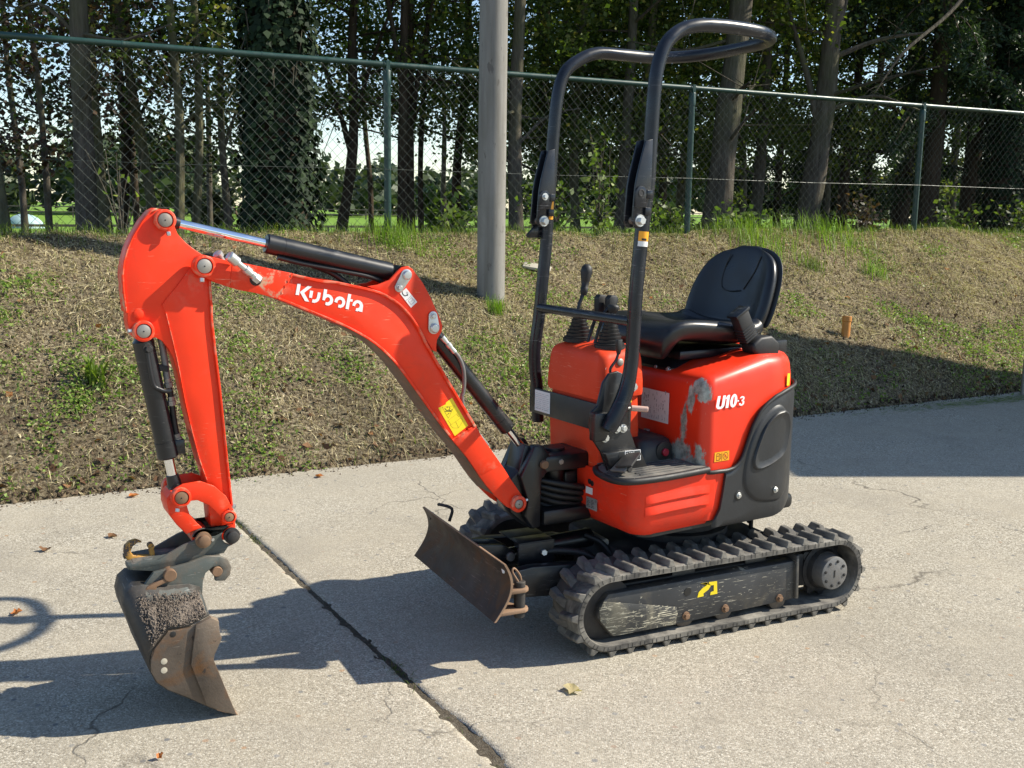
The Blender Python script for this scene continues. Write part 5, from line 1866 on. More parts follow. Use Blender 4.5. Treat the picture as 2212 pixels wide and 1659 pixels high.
# measured outlines of boom, arm and bucket in the boom plane: x forward, z up, metres
G = {
    'boom_top': [(1.0129, 1.3457), (0.9691, 1.3349), (0.8991, 1.3214), (0.7819, 1.2954), (0.7725, 1.293), (0.6868, 1.2724), (0.6354, 1.2664), (0.5801, 1.2543), (0.5332, 1.2434), (0.4953, 1.2321), (0.4601, 1.2146), (0.4212, 1.1878), (0.3819, 1.1453), (0.3486, 1.0932), (0.3298, 1.0563), (0.2704, 0.9588), (0.2094, 0.8608), (0.1566, 0.7776), (0.1321, 0.7346), (0.0575, 0.6317), (0.0116, 0.5635), (-0.0194, 0.5234)],
    'boom_bot': [(1.0396, 1.2912), (0.9975, 1.2723), (0.9354, 1.249), (0.8861, 1.2382), (0.8179, 1.2179), (0.7275, 1.179), (0.6372, 1.1395), (0.5755, 1.1081), (0.511, 1.067), (0.4495, 1.0093), (0.4014, 0.9486), (0.3568, 0.887), (0.3067, 0.8183), (0.2462, 0.739), (0.1939, 0.6772), (0.1157, 0.5667), (0.0354, 0.4824), (0.005, 0.4679)],
    'seam': [(0.771, 1.2922), (0.8164, 1.2192), (0.1566, 0.7776), (0.2439, 0.7366)],
    'bracket': [(0.5293, 1.2471), (0.4943, 1.2516), (0.4557, 1.2663), (0.4296, 1.2928), (0.4133, 1.3045), (0.3937, 1.3072), (0.3789, 1.2979), (0.3441, 1.2548), (0.3206, 1.2144), (0.3003, 1.1737), (0.2832, 1.1389), (0.2753, 1.1152), (0.2769, 1.0966), (0.2933, 1.0708), (0.2966, 1.049), (0.2949, 1.0301), (0.3102, 1.0372), (0.3441, 1.0918), (0.3775, 1.1441), (0.417, 1.1868), (0.456, 1.2137), (0.4913, 1.2312)],
    'bracket_pins': [(0.4024, 1.2806), (0.4271, 1.2419), (0.311, 1.1482), (0.3076, 1.1094), (0.368, 1.2298)],
    'hook_label': [(0.4234, 1.2233), (0.4021, 1.2394), (0.3641, 1.1942), (0.3857, 1.1766)],
    'letters': {
        'K_bar': [(0.7546, 1.2615), (0.7445, 1.2607), (0.7505, 1.2272), (0.7611, 1.2287)],
        'K_arm': [(0.7221, 1.2544), (0.7096, 1.2518), (0.7344, 1.2339), (0.7196, 1.2063), (0.7325, 1.209), (0.7474, 1.2366)],
        'u_bar': [(0.7164, 1.2402), (0.7062, 1.2384), (0.7108, 1.2173), (0.7197, 1.2194)],
        'u_hook': [(0.6918, 1.2345), (0.6828, 1.2323), (0.6852, 1.2186), (0.6893, 1.2094), (0.696, 1.2044), (0.7038, 1.2027), (0.711, 1.2045), (0.7085, 1.2137), (0.7025, 1.2124), (0.697, 1.2149), (0.6949, 1.2201)],
        'b': [(0.6723, 1.2437), (0.6625, 1.2413), (0.6647, 1.2276), (0.6586, 1.2276), (0.6514, 1.2241), (0.646, 1.2175), (0.644, 1.2098), (0.6456, 1.2022), (0.6506, 1.1963), (0.6579, 1.1933), (0.6652, 1.1937), (0.6695, 1.1966), (0.6675, 1.2041), (0.6614, 1.2025), (0.6559, 1.2055), (0.654, 1.2101), (0.6551, 1.216), (0.66, 1.2191), (0.6655, 1.2175), (0.6692, 1.2135), (0.6705, 1.2086), (0.6783, 1.2109)],
        'o': [(0.6407, 1.2039), (0.6374, 1.2126), (0.6312, 1.2182), (0.6232, 1.2198), (0.6146, 1.2175), (0.6085, 1.2117), (0.6056, 1.2033), (0.6069, 1.1951), (0.6125, 1.1876), (0.6206, 1.1847), (0.6292, 1.1867), (0.6272, 1.1952), (0.6211, 1.1938), (0.6167, 1.1966), (0.6151, 1.2019), (0.6166, 1.2074), (0.6221, 1.2103), (0.6277, 1.2087), (0.6302, 1.2053), (0.6309, 1.2004)],
        't': [(0.5959, 1.2269), (0.586, 1.2252), (0.5889, 1.2109), (0.5809, 1.2091), (0.5828, 1.2024), (0.5905, 1.2031), (0.595, 1.1791), (0.6052, 1.1815)],
        'a': [(0.5833, 1.191), (0.5801, 1.1996), (0.5737, 1.2053), (0.5656, 1.2068), (0.5575, 1.2045), (0.5512, 1.1987), (0.548, 1.1908), (0.5482, 1.1861), (0.5509, 1.1695), (0.5609, 1.1716), (0.5616, 1.1737), (0.5666, 1.1722), (0.5728, 1.1741), (0.5703, 1.1823), (0.5646, 1.1816), (0.5602, 1.1847), (0.5586, 1.19), (0.5603, 1.1948), (0.5651, 1.1979), (0.5701, 1.1965), (0.5729, 1.1928), (0.5742, 1.1879)],
    },
    'warn': [(0.2923, 0.847), (0.2658, 0.8569), (0.2648, 0.8625), (0.2429, 0.8772), (0.183, 0.7791), (0.2317, 0.7479)],
    'warn_tri': [(0.2777, 0.8492), (0.2338, 0.85), (0.2552, 0.8102)],
    'warn_hand': [(0.2689, 0.8446), (0.2647, 0.8395), (0.2605, 0.8362), (0.2621, 0.8479), (0.2564, 0.847), (0.2548, 0.8377), (0.2511, 0.8393), (0.2517, 0.8476), (0.2495, 0.8402), (0.2417, 0.8386), (0.2479, 0.8342), (0.2437, 0.832), (0.2521, 0.8278), (0.2584, 0.8226), (0.2599, 0.8246), (0.2542, 0.8299), (0.2688, 0.834), (0.2563, 0.8335)],
    'warn_lines': [(0.2614, 0.7996), (0.2205, 0.8252), (0.2477, 0.7858), (0.2098, 0.8078), (0.2382, 0.7762), (0.2023, 0.7974), (0.2181, 0.7744)],
    'arm': [(1.1259, 1.4745), (1.1441, 1.475), (1.1602, 1.4684), (1.1838, 1.4405), (1.2101, 1.3989), (1.2269, 1.362), (1.2365, 1.3297), (1.2418, 1.295), (1.2408, 1.2483), (1.2361, 1.1895), (1.2374, 1.1676), (1.2347, 1.1422), (1.2287, 1.1277), (1.2158, 1.1144), (1.1978, 1.1104), (1.1778, 1.1158), (1.1639, 1.1167), (1.1459, 1.1062), (1.1312, 1.0861), (1.1168, 1.0562), (1.106, 1.0099), (1.0905, 0.9166), (1.0743, 0.8353), (1.0547, 0.7491), (1.0389, 0.6861), (1.0315, 0.5992), (1.0283, 0.5467), (1.0, 0.4955), (0.9647, 0.4904), (0.9544, 0.5313), (0.9604, 0.6005), (0.9721, 0.7472), (0.9768, 0.8263), (0.9857, 0.962), (0.9939, 1.0624), (1.002, 1.1614), (1.0017, 1.2054), (1.0042, 1.288), (1.0089, 1.3267), (1.0283, 1.3509), (1.049, 1.3653), (1.0718, 1.3844), (1.0918, 1.4081), (1.1022, 1.4362), (1.1036, 1.4596), (1.1124, 1.4711)],
    'arm_box': [(1.0603, 1.313), (1.0996, 1.2613), (1.1433, 1.21), (1.135, 1.1858), (1.1273, 1.1473), (1.1273, 1.1471), (1.1182, 1.1016), (1.1091, 1.0525), (1.0902, 0.9232), (1.0743, 0.8353), (1.0548, 0.7457), (1.0373, 0.6859), (1.0283, 0.5467), (0.9836, 0.5353), (0.9601, 0.5426), (0.9625, 0.6007), (0.9731, 0.7473), (0.9784, 0.8265), (0.9873, 0.9621), (0.9962, 1.0625), (1.0036, 1.1615), (1.0034, 1.2054), (1.0062, 1.288)],
    'arm_pins': [(1.127, 1.4466), (1.0294, 1.3197), (1.2071, 1.1849), (1.1981, 1.1384), (0.9775, 0.5702), (0.9703, 0.5081)],
    'link_pins': [(1.1181, 0.6524), (0.9811, 0.5747), (1.0576, 0.5135), (0.9739, 0.5145)],
    'link_a': [(1.1409, 0.6678), (1.1262, 0.6797), (1.1069, 0.6875), (1.0587, 0.6899), (1.0202, 0.6721), (0.9867, 0.6372), (0.967, 0.5948), (0.9646, 0.5737), (0.9766, 0.5596), (0.9914, 0.5642), (1.0059, 0.5792), (1.0368, 0.6157), (1.0702, 0.6353), (1.104, 0.6355), (1.1185, 0.6322), (1.1372, 0.6422)],
    'link_b': [(1.1544, 0.6448), (1.154, 0.6195), (1.147, 0.5932), (1.129, 0.5643), (1.1013, 0.5307), (1.0816, 0.5382), (1.0545, 0.5447), (1.071, 0.5625), (1.0904, 0.5908), (1.0997, 0.6278), (1.1065, 0.6515), (1.1394, 0.6657)],
    'cyl_bucket': [(1.1905, 1.1331), (1.1904, 1.0998), (1.1377, 0.7344), (1.1063, 0.6358)],
    'hose_a': [(1.1435, 1.1089), (1.1374, 1.0645), (1.1328, 1.0215), (1.1308, 0.9917), (1.1255, 0.9648), (1.1218, 0.938), (1.1174, 0.8875), (1.1139, 0.8537), (1.1101, 0.8264), (1.1046, 0.8022), (1.1036, 0.7852)],
    'pipe_b': [(1.187, 1.0717), (1.1826, 1.0295), (1.1738, 0.9803), (1.1588, 0.9678), (1.1435, 0.9612), (1.1263, 0.9606)],
    'cyl_arm': [(1.1184, 1.4458), (1.0722, 1.4342), (0.8271, 1.3743), (0.8256, 1.3749), (0.423, 1.2893), (0.38, 1.2763)],
    'cyl_boom': [(0.2817, 1.1018), (0.2587, 1.0469), (0.0189, 0.7358), (-0.0432, 0.6614), (-0.0983, 0.6188)],
    'hose_boom': [(0.2682, 1.0763), (0.2356, 1.0387), (0.2074, 1.0074), (0.1906, 0.97), (0.1856, 0.9266), (0.1886, 0.8879), (0.1932, 0.8666)],
    'fit': [(0.8786, 1.2796), (0.8954, 1.2933), (0.9146, 1.307), (0.9359, 1.3254), (0.95, 1.3376), (0.9617, 1.3473)],
    'fit2': [(0.9604, 1.3393), (0.9794, 1.3517)],
    'post': [(-0.0198, 0.6879), (-0.0867, 0.6585), (-0.1493, 0.6475), (-0.1525, 0.6195), (-0.093, 0.6052), (-0.0845, 0.5671), (-0.0847, 0.3767), (-0.0036, 0.4527), (0.0175, 0.5013), (-0.0065, 0.5805)],
    'bk_plate': [(1.1883, 0.2939), (1.1603, 0.2927), (1.1319, 0.2924), (1.103, 0.3024), (1.0688, 0.3177), (1.0474, 0.305), (1.0453, 0.2657), (1.0386, 0.2462), (1.063, 0.2014), (1.0659, 0.1864), (1.0025, -0.0025), (1.0396, 0.0114), (1.083, 0.0401), (1.1396, 0.0819), (1.1952, 0.1176), (1.2244, 0.1472), (1.2392, 0.181), (1.2391, 0.2166), (1.2271, 0.2497)],
    'bk_crease': [(1.1126, 0.3016), (1.1187, 0.2643), (1.1311, 0.1841), (1.09, 0.0496)],
    'bk_holes': [(1.1756, 0.2829), (1.2034, 0.2067), (1.2044, 0.1798)],
    'coup': [(1.2713, 0.4663), (1.0834, 0.4758), (1.1027, 0.4813), (1.0862, 0.5331), (1.0614, 0.5462), (1.0323, 0.5307), (0.9869, 0.5504), (0.9596, 0.5362), (0.9552, 0.5145), (0.9734, 0.4961), (0.9898, 0.4563), (1.0642, 0.4624), (1.1908, 0.4356), (1.228, 0.4467), (1.2673, 0.453)],
    'coup_arm': [(1.2048, 0.4405), (1.1037, 0.4529), (1.0543, 0.4661), (1.0147, 0.4612), (0.9901, 0.4458), (0.9818, 0.4207), (0.9866, 0.3976), (1.0022, 0.3816), (1.0296, 0.3861), (1.0308, 0.3968), (1.0139, 0.4073), (1.0085, 0.4197), (1.0182, 0.4291), (1.0357, 0.4292), (1.061, 0.4148), (1.0669, 0.3843), (1.0686, 0.3371), (1.0964, 0.384), (1.1355, 0.38), (1.217, 0.3731), (1.2285, 0.3802), (1.2251, 0.4053)],
    'coup_hook': [(1.2649, 0.4655), (1.2733, 0.4872), (1.2701, 0.5071), (1.2555, 0.5202), (1.2367, 0.5226), (1.2206, 0.5126), (1.2347, 0.5146), (1.2492, 0.504), (1.2545, 0.4895), (1.248, 0.4783), (1.22, 0.4714), (1.201, 0.4711), (1.2025, 0.4919), (1.1976, 0.4963), (1.1884, 0.4872), (1.187, 0.4638), (1.1777, 0.4571), (1.1876, 0.4483), (1.2631, 0.455)],
}


def pip(poly):
    return [(x, z) for x, z in poly]


def disc_pin(parent, p, y0, y1, r_boss, r_pin, boss_mat, pin_mat, name='pivot_pin', boss='pin_boss'):
    """welded boss ring with the pin end showing, from y0 out to y1"""
    s = 1 if y1 > y0 else -1
    L = abs(y1 - y0)
    b = rev(boss, (p[0], y0, p[1]), (p[0], y0 + s, p[1]), [(0, r_boss), (L - 0.002, r_boss), (L, r_boss - 0.003), (L + 0.0005, r_pin + 0.003), (L - 0.006, r_pin + 0.0022)], boss_mat, parent, None, 32)
    rev(name, (p[0], y0, p[1]), (p[0], y0 + s, p[1]), [(0, r_pin), (L - 0.0015, r_pin), (L, r_pin - 0.0025)], pin_mat, parent, None, 28)
    rev('grease_nipple', (p[0], y0 + s * (L - 0.0004), p[1]), (p[0], y0 + s * (L + 1), p[1]), [(0, 0.0022), (0.0012, 0.0022), (0.002, 0.0012)], 'ink_black', parent, None, 8)


def strip_along(name, pts, w_in, y0, y1, mat, parent, side):
    """flange plate following a row of points; side +1 thickens to the left of travel"""
    P = [Vector((x, 0, z)) for x, z in pts]
    off = []
    for i, p in enumerate(P):
        d = (P[min(i + 1, len(P) - 1)] - P[max(i - 1, 0)]).normalized()
        off.append(p + Vector((-d.z, 0, d.x)) * side * w_in)
    bm = bmesh.new()
    rows = [[bm.verts.new(v) for v in ((p.x, y0, p.z), (q.x, y0, q.z), (q.x, y1, q.z), (p.x, y1, p.z))] for p, q in zip(P, off)]
    for a, b in zip(rows, rows[1:]):
        for k in range(4):
            bm.faces.new((a[k], a[(k + 1) % 4], b[(k + 1) % 4], b[k]))
    bm.faces.new(rows[0][::-1])
    bm.faces.new(rows[-1])
    bmesh.ops.recalc_face_normals(bm, faces=bm.faces)
    bevel_bm(bm, min(0.0012, w_in * 0.3), 1, 50)
    return to_obj(name, bm, mat, parent, None, 45)


# ------------------------------------------------------------------ boom
bt = [tuple(p) for p in catmull([(x, 0, z) for x, z in G['boom_top']], 3)]
bb = [tuple(p) for p in catmull([(x, 0, z) for x, z in G['boom_bot']], 3)]
bt = [(p[0], p[2]) for p in bt]
bb = [(p[0], p[2]) for p in bb]
HEAD = (1.031, 1.319)
FOOT = (-0.004, 0.491)
sa, sb_ = 0.772, 0.157                        # weld seams along the top edge
ta, tb_ = 0.817, 0.246                        # and along the bottom edge
web_t = [p for p in bt if sb_ - 0.004 <= p[0] <= sa + 0.004]
web_b = [p for p in bb if tb_ - 0.004 <= p[0] <= ta + 0.004]
boom = prism('boom', web_t + web_b[::-1], -0.057, 0.057, 'red_paint', EX, FB, 0.001, 45)
boom['label'] = 'orange-red bent boom with white lettering'
strip_along('top_flange', web_t, 0.008, -0.065, 0.065, 'red_paint', boom, 1)
strip_along('bottom_flange', web_b, 0.007, -0.065, 0.065, 'red_paint', boom, -1)
under = [(p[0] + 0.0016 * (0.62 if p[0] < 0.5 else 0.25), p[1] - 0.0016) for p in bb if 0.06 <= p[0] <= 0.62]
strip_along('worn_belly', under, 0.0014, -0.060, 0.060, 'belly_dirt', boom, -1)
head_t = [p for p in bt if p[0] >= sa - 0.004]
head_b = [p for p in bb if p[0] >= ta - 0.004]


def arc_pts(c, r, a0, a1, n=10):
    return [(c[0] + r * math.cos(R(a0 + (a1 - a0) * i / n)), c[1] + r * math.sin(R(a0 + (a1 - a0) * i / n))) for i in range(n + 1)]


# cast head: solid near the weld, fork cheeks round the arm
neck_t = [p for p in head_t if p[0] <= 0.95]
neck_b = [p for p in head_b if p[0] <= 0.965]
hp = [p for p in head_t if p[0] <= 0.955]
hb = [p for p in head_b if p[0] <= 0.965]
hp_s = sorted(hp, key=lambda p: p[0])
hb_s = sorted(hb, key=lambda p: -p[0])
prism('boom_neck', hp_s + hb_s, -0.0655, 0.0655, 'red_paint', boom, None, 0.0015, 45)
ck_t = [p for p in sorted(head_t, key=lambda p: p[0]) if 0.94 <= p[0] <= 1.01]
ck_b = [p for p in sorted(head_b, key=lambda p: -p[0]) if 0.945 <= p[0] <= 1.035]
cheek = ck_t + arc_pts(HEAD, 0.031, 95, -75, 12) + ck_b
for s in (1, -1):
    prism('fork_cheek', cheek, min(s * 0.048, s * 0.0650), max(s * 0.048, s * 0.0650), 'red_paint', boom, None, 0.0015, 45)
    disc_pin(boom, HEAD, s * 0.060, s * 0.086, 0.0305, 0.0205, 'red_paint', 'pin_steel')
    hexbolt('lock_bolt', (HEAD[0] + 0.008, s * 0.080, HEAD[1] - 0.031), (0.1, 0.2 * s, -1), 0.007, 0.014, 'zinc', boom, None, False)
ft = [p for p in bt if p[0] <= sb_ + 0.004]
fb = [p for p in bb if p[0] <= tb_ + 0.004]
solid_t = [p for p in ft if p[0] >= 0.055]
solid_b = [p for p in fb if p[0] >= 0.120]
prism('boom_root', sorted(solid_t, key=lambda p: p[0]) + sorted(solid_b, key=lambda p: -p[0]), -0.0655, 0.0655, 'red_paint', boom, None, 0.0015, 45)
chk_t = [p for p in sorted(ft, key=lambda p: p[0]) if 0.012 <= p[0] <= 0.14]
chk_b = [p for p in sorted(fb, key=lambda p: -p[0]) if 0.030 <= p[0] <= 0.20]
fcheek = chk_t + chk_b + arc_pts(FOOT, 0.030, -95, -215, 10)
for s in (1, -1):
    prism('fork_cheek', fcheek, min(s * 0.051, s * 0.0650), max(s * 0.051, s * 0.0650), 'red_paint', boom, None, 0.0015, 45)
    disc_pin(boom, FOOT, s * 0.060, s * 0.080, 0.029, 0.0155, 'red_paint', 'pin_steel')
hexbolt('lock_bolt', (-0.030, 0.075, 0.500), (-1, 0.1, 0.4), 0.006, 0.010, 'zinc', boom, None, False)
# weld beads over the seams
for a, b in ((G['seam'][0], G['seam'][1]), (G['seam'][2], G['seam'][3])):
    n = 14
    pts = [(a[0] + (b[0] - a[0]) * i / n + 0.002 * math.sin(i * 2.1), 0.0625, a[1] + (b[1] - a[1]) * i / n) for i in range(n + 1)]
    tube('weld_bead', pts, [0.0042 + 0.0012 * math.sin(i * 1.9) for i in range(n + 1)], 'red_paint', boom, None, 8)
# cylinder bracket plates on the boom's back
br = G['bracket']
for s in (1, -1):
    prism('bracket_plate', br, min(s * 0.040, s * 0.052), max(s * 0.040, s * 0.052), 'red_paint', boom, None, 0.0015, 45)


def keeper(parent, big, small, y, rb, rs):
    """pin keeper: capsule plate with large pin bolt and small lock bolt"""
    d = Vector((small[0] - big[0], 0, small[1] - big[1]))
    a = math.degrees(math.atan2(d.z, d.x))
    poly = arc_pts(big, rb, a + 80, a + 280, 12) + arc_pts(small, rs, a - 80, a + 80, 10)
    k = prism('pin_keeper', poly, y, y + 0.006, 'zinc', parent, None, 0.001)
    hexbolt('keeper_bolt', (big[0], y + 0.0055, big[1]), (0, 1, 0), rb * 0.74, 0.013, 'zinc', k, None, False) if False else rev('pin_head', (big[0], y + 0.0055, big[1]), (big[0], y + 1, big[1]), [(0, rb * 0.78), (0.008, rb * 0.78), (0.012, rb * 0.62), (0.0125, rb * 0.3)], 'zinc', k, None, 24)
    hexbolt('keeper_bolt', (small[0], y + 0.0055, small[1]), (0, 1, 0), rs * 0.50, 0.010, 'zinc', k)


bp = G['bracket_pins']
keeper(boom, bp[0], bp[1], 0.0525, 0.0185, 0.0150)
keeper(boom, bp[3], bp[2], 0.0525, 0.0195, 0.0150)
rev('bracket_hole', (bp[4][0], 0.0515, bp[4][1]), (bp[4][0], 0.0535, bp[4][1]), [(0, 0.0105), (0.0009, 0.0105), (0.0012, 0.010)], 'red_cowl', boom, None, 20)
flat_poly('hook_label', G['hook_label'], 0.0522, 'sticker_white', boom, None, 0.001)
hl = [Vector((x, 0, z)) for x, z in G['hook_label']]


def quadmap(q, u, v):
    a = q[0].lerp(q[3], u)
    b = q[1].lerp(q[2], u)
    p = a.lerp(b, v)
    return (p.x, p.z)


def hq(u, v):
    a = hl[0].lerp(hl[3], u)
    b = hl[1].lerp(hl[2], u)
    p = a.lerp(b, v)
    return (p.x, p.z)


hook = [hq(0.16 + 0.16 * math.sin(t) + (0.10 if t < 0.9 else 0), 0.45 + 0.22 * math.cos(t)) for t in np.linspace(0.3, 4.4, 10)]
strokes('hook_mark', [hook], 0.0532, 0.0028, 'ink_black', boom, 0.0004)
strokes('book_mark', [[hq(0.52, 0.05), hq(0.52, 0.95)], [hq(0.60, 0.25), hq(0.88, 0.25), hq(0.88, 0.8), hq(0.60, 0.8), hq(0.60, 0.25)], [hq(0.74, 0.25), hq(0.74, 0.8)], [hq(0.18, 0.75), hq(0.26, 0.85), hq(0.32, 0.72), hq(0.22, 0.66), hq(0.18, 0.75)]], 0.0532, 0.0014, 'ink_grey', boom, 0.0004)
for k, poly in G['letters'].items():
    flat_poly('letter', poly, 0.0572, 'decal_white', boom, None, 0.0008)
# crush warning sticker
wq = G['warn']
flat_poly('warning_sticker', wq, 0.0572, 'sticker_yellow', boom, None, 0.0008)
w3 = G['warn_tri']
strokes('warning_mark', [w3 + [w3[0]]], 0.0581, 0.0010, 'ink_olive', boom, 0.0003)
hd = G['warn_hand']
strokes('warning_mark', [hd[0:3], hd[3:5], hd[5:7], hd[7:9], hd[9:11], hd[12:14], [hd[16], hd[17], hd[11]], [hd[2], hd[5], hd[10]]], 0.0581, 0.0019, 'ink_black', boom, 0.0003)
wl = G['warn_lines']
strokes('warning_mark', [[wl[0], wl[1]], [wl[2], wl[3], wl[5], wl[6], wl[4], wl[2]], [((wl[2][0] + wl[3][0]) / 2, (wl[2][1] + wl[3][1]) / 2), wl[6]], [(wl[0][0] - 0.006, wl[0][1] + 0.002), (wl[0][0] - 0.016, wl[0][1] - 0.012), (wl[0][0] - 0.010, wl[0][1] - 0.016)], [(wl[1][0] + 0.004, wl[1][1] - 0.004), (wl[1][0] - 0.003, wl[1][1] - 0.014)]], 0.0581, 0.0008, 'ink_olive', boom, 0.0003)
# hydraulic couplings on the head
fp = G['fit']
f0, f1 = Vector((fp[0][0], 0.070, fp[0][1])), Vector((fp[-1][0], 0.090, fp[-1][1]))
L = (f1 - f0).length
rev('hose_coupling', f0, f1, [(0, 0.009), (0.0, 0.0115), (0.022, 0.0115), (0.023, 0.0095), (0.030, 0.0095), (0.031, 0.0125), (0.048, 0.0125), (0.049, 0.0085), (L * 0.72, 0.0085), (L * 0.73, 0.0150), (L, 0.0155), (L + 0.004, 0.012), (L + 0.005, 0.004)], 'zinc', boom, None, 18)
rev('coupling_nut', f0 - (f1 - f0) * 0.06, f1, [(0, 0.0145), (0.018, 0.0145), (0.020, 0.012)], 'zinc', boom, None, 6)
rev('coupling_port', (f0.x + 0.003, 0.060, f0.z - 0.003), (f0.x + 0.003, 0.072, f0.z - 0.003), [(0, 0.018), (0.006, 0.018), (0.012, 0.012)], 'dark_steel', boom, None, 20)
f2 = G['fit2']
a2, b2 = Vector((f2[0][0], 0.01, f2[0][1] - 0.012)), Vector((f2[1][0], 0.02, f2[1][1]))
rev('hose_coupling', a2, b2, [(0, 0.008), (0.018, 0.009), (0.019, 0.0135), ((b2 - a2).length, 0.0145), ((b2 - a2).length + 0.003, 0.010)], 'zinc', boom, None, 16)

# ------------------------------------------------------------------ arm
AP = G['arm_pins']
TOPP, HINGE, RIV, CYLP, LNKP, BKP = AP
arm = prism('arm', G['arm'], -0.034, 0.034, 'red_paint', EX, FB, 0.0015, 45)
arm['label'] = 'orange-red dipper arm'
prism('arm_box', G['arm_box'], -0.039, 0.039, 'red_paint', arm, None, 0.0012, 45)
ab = G['arm_box']
rear = [p for p in ab if p[0] < 1.03 and p[1] > 0.53]
rear = sorted(rear, key=lambda p: p[1])
rear = [p for p in rear if not (p[0] > 1.012)]
strip_along('rear_flange', rear, 0.006, -0.046, 0.046, 'red_paint', arm, -1)
box_l = [p for p in ab if p[1] < 1.20 and p[0] > 1.02 and p[1] > 0.60]
box_l = sorted(box_l, key=lambda p: p[1])
strip_along('front_flange', box_l, 0.003, -0.042, 0.042, 'red_paint', arm, 1)
lf = [p for p in G['arm'] if p[0] > 1.13 and p[1] > 1.17]
lf = sorted(lf, key=lambda p: p[1])
strip_along('nose_plate', lf, 0.005, -0.040, 0.040, 'red_paint', arm, -1)
for s in (1, -1):
    disc_pin(arm, TOPP, s * 0.030, s * 0.052, 0.0300, 0.0195, 'red_paint', 'pin_steel')
    disc_pin(arm, CYLP, s * 0.030, s * 0.056, 0.0300, 0.0190, 'red_paint', 'pin_steel')
    rev('lock_plug', (RIV[0], s * 0.033, RIV[1]), (RIV[0], s * 0.05, RIV[1]), [(0, 0.015), (0.004, 0.014), (0.006, 0.009), (0.0065, 0.003)], 'red_paint', arm, None, 18)
hexbolt('lock_bolt', (TOPP[0] - 0.007, 0.046, TOPP[1] - 0.030), (-0.1, 0.2, -1), 0.006, 0.014, 'zinc', arm, None, False)
hexbolt('lock_bolt', (CYLP[0] + 0.030, 0.046, CYLP[1] + 0.002), (1, 0.1, 0), 0.006, 0.012, 'zinc', arm, None, False)

# ------------------------------------------------------------------ cylinders
def cylinder(name, pa, pb, split, r_bar, r_rod, label, rod_first=True, y=0.0):
    """hydraulic cylinder between two pins; rod at pa, barrel at pb"""
    a, b = Vector((pa[0], y, pa[1])), Vector((pb[0], y, pb[1]))
    L = (b - a).length
    d = (b - a) / L
    sp = L * split
    bar = rev(name, a + d * sp, b, [(0, r_rod + 0.002), (0, r_bar - 0.004), (0.004, r_bar), (0.050, r_bar), (0.0505, r_bar - 0.0015), (0.054, r_bar - 0.0015), (0.0545, r_bar - 0.0008), (L - sp - 0.035, r_bar - 0.0008), (L - sp - 0.028, r_bar - 0.006), (L - sp - 0.012, r_bar * 0.6)], 'black_paint', EX, FB, 36)
    bar['label'] = label
    cyl('rod', a + d * 0.02, a + d * (sp + 0.01), r_rod, 'chrome', bar, None, 28, 0.0005)
    rev('rod_eye', a - Vector((0, 0.026, 0)), a + Vector((0, 0.026, 0)), [(0, r_rod * 1.75), (0.052, r_rod * 1.75)], 'black_paint', bar, None, 24)
    rev('rod_neck', a, b, [(0.01, r_rod * 1.5), (r_rod * 2.6, r_rod * 1.35), (r_rod * 3.6, r_rod * 1.25), (r_rod * 3.7, r_rod)], 'black_paint', bar, None, 24)
    rev('barrel_eye', b - Vector((0, 0.028, 0)), b + Vector((0, 0.028, 0)), [(0, r_bar * 0.9), (0.056, r_bar * 0.9)], 'black_paint', bar, None, 24)
    return bar, a, b, d


ca = G['cyl_arm']
cylinder('arm_cylinder', TOPP, (bp[0][0], bp[0][1]), 0.408, 0.0300, 0.0135, 'black cylinder with bright rod above the boom')
tube('hose', [(0.72, 0.0, 1.322), (0.66, 0.0, 1.302), (0.62, 0.0, 1.283), (0.59, 0.0, 1.262), (0.565, 0.0, 1.240)], 0.009, 'rubber_black', EX, FB, 10, 5)
tube('hose', [(0.80, 0.012, 1.338), (0.72, 0.012, 1.318), (0.60, 0.014, 1.294), (0.50, 0.014, 1.272), (0.44, 0.0, 1.245)], 0.008, 'rubber_black', EX, FB, 10, 5)
SWP = (-0.098, 0.619)
cylinder('boom_cylinder', SWP, (bp[3][0], bp[3][1]), 0.245, 0.0275, 0.0135, 'black cylinder behind the boom')
hb2 = G['hose_boom']
tube('steel_line', [(x, 0.032, z) for x, z in hb2] + [(hb2[-1][0] - 0.02, 0.028, hb2[-1][1] - 0.07), (hb2[-1][0] - 0.10, 0.028, hb2[-1][1] - 0.17)], 0.0068, 'hub_metal', EX, FB, 10, 5)
rev('line_fitting', (hb2[0][0], 0.032, hb2[0][1]), (hb2[2][0], 0.032, hb2[2][1]), [(0, 0.010), (0.018, 0.010), (0.019, 0.008), (0.03, 0.008), (0.031, 0.0105), (0.045, 0.0105), (0.047, 0.008), (0.07, 0.009)], 'zinc', EX, FB, 12)
LP = G['link_pins']
bcyl, a_, b_, d_ = cylinder('bucket_cylinder', LP[0], CYLP, 0.215, 0.0305, 0.0145, 'black cylinder along the front of the arm')
hexbolt('port_plug', (1.185, 0.026, 1.085), (-0.1, 1, 0), 0.010, 0.016, 'dark_steel', bcyl, None, True)
tube('steel_pipe', [(1.187, 0.030, 1.075)] + [(x, 0.033, z) for x, z in G['pipe_b'][1:]], 0.0062, 'black_paint', bcyl, None, 10, 5)
ha = G['hose_a']
tube('hose', [(x, 0.0, z) for x, z in ha[:4]], 0.0098, 'hub_metal', EX, FB, 12, 4)
tube('hose', [(x, 0.0, z) for x, z in ha[4:9]], 0.0088, 'rubber_black', EX, FB, 12, 4)
for i in (3, 5, 8):
    x, z = ha[i]
    rev('hose_fitting', (x, 0, z), (ha[i + 1][0], 0, ha[i + 1][1]), [(0, 0.010), (0.012, 0.010), (0.013, 0.0125), (0.026, 0.0125), (0.028, 0.009)], 'pin_steel', EX, FB, 8)
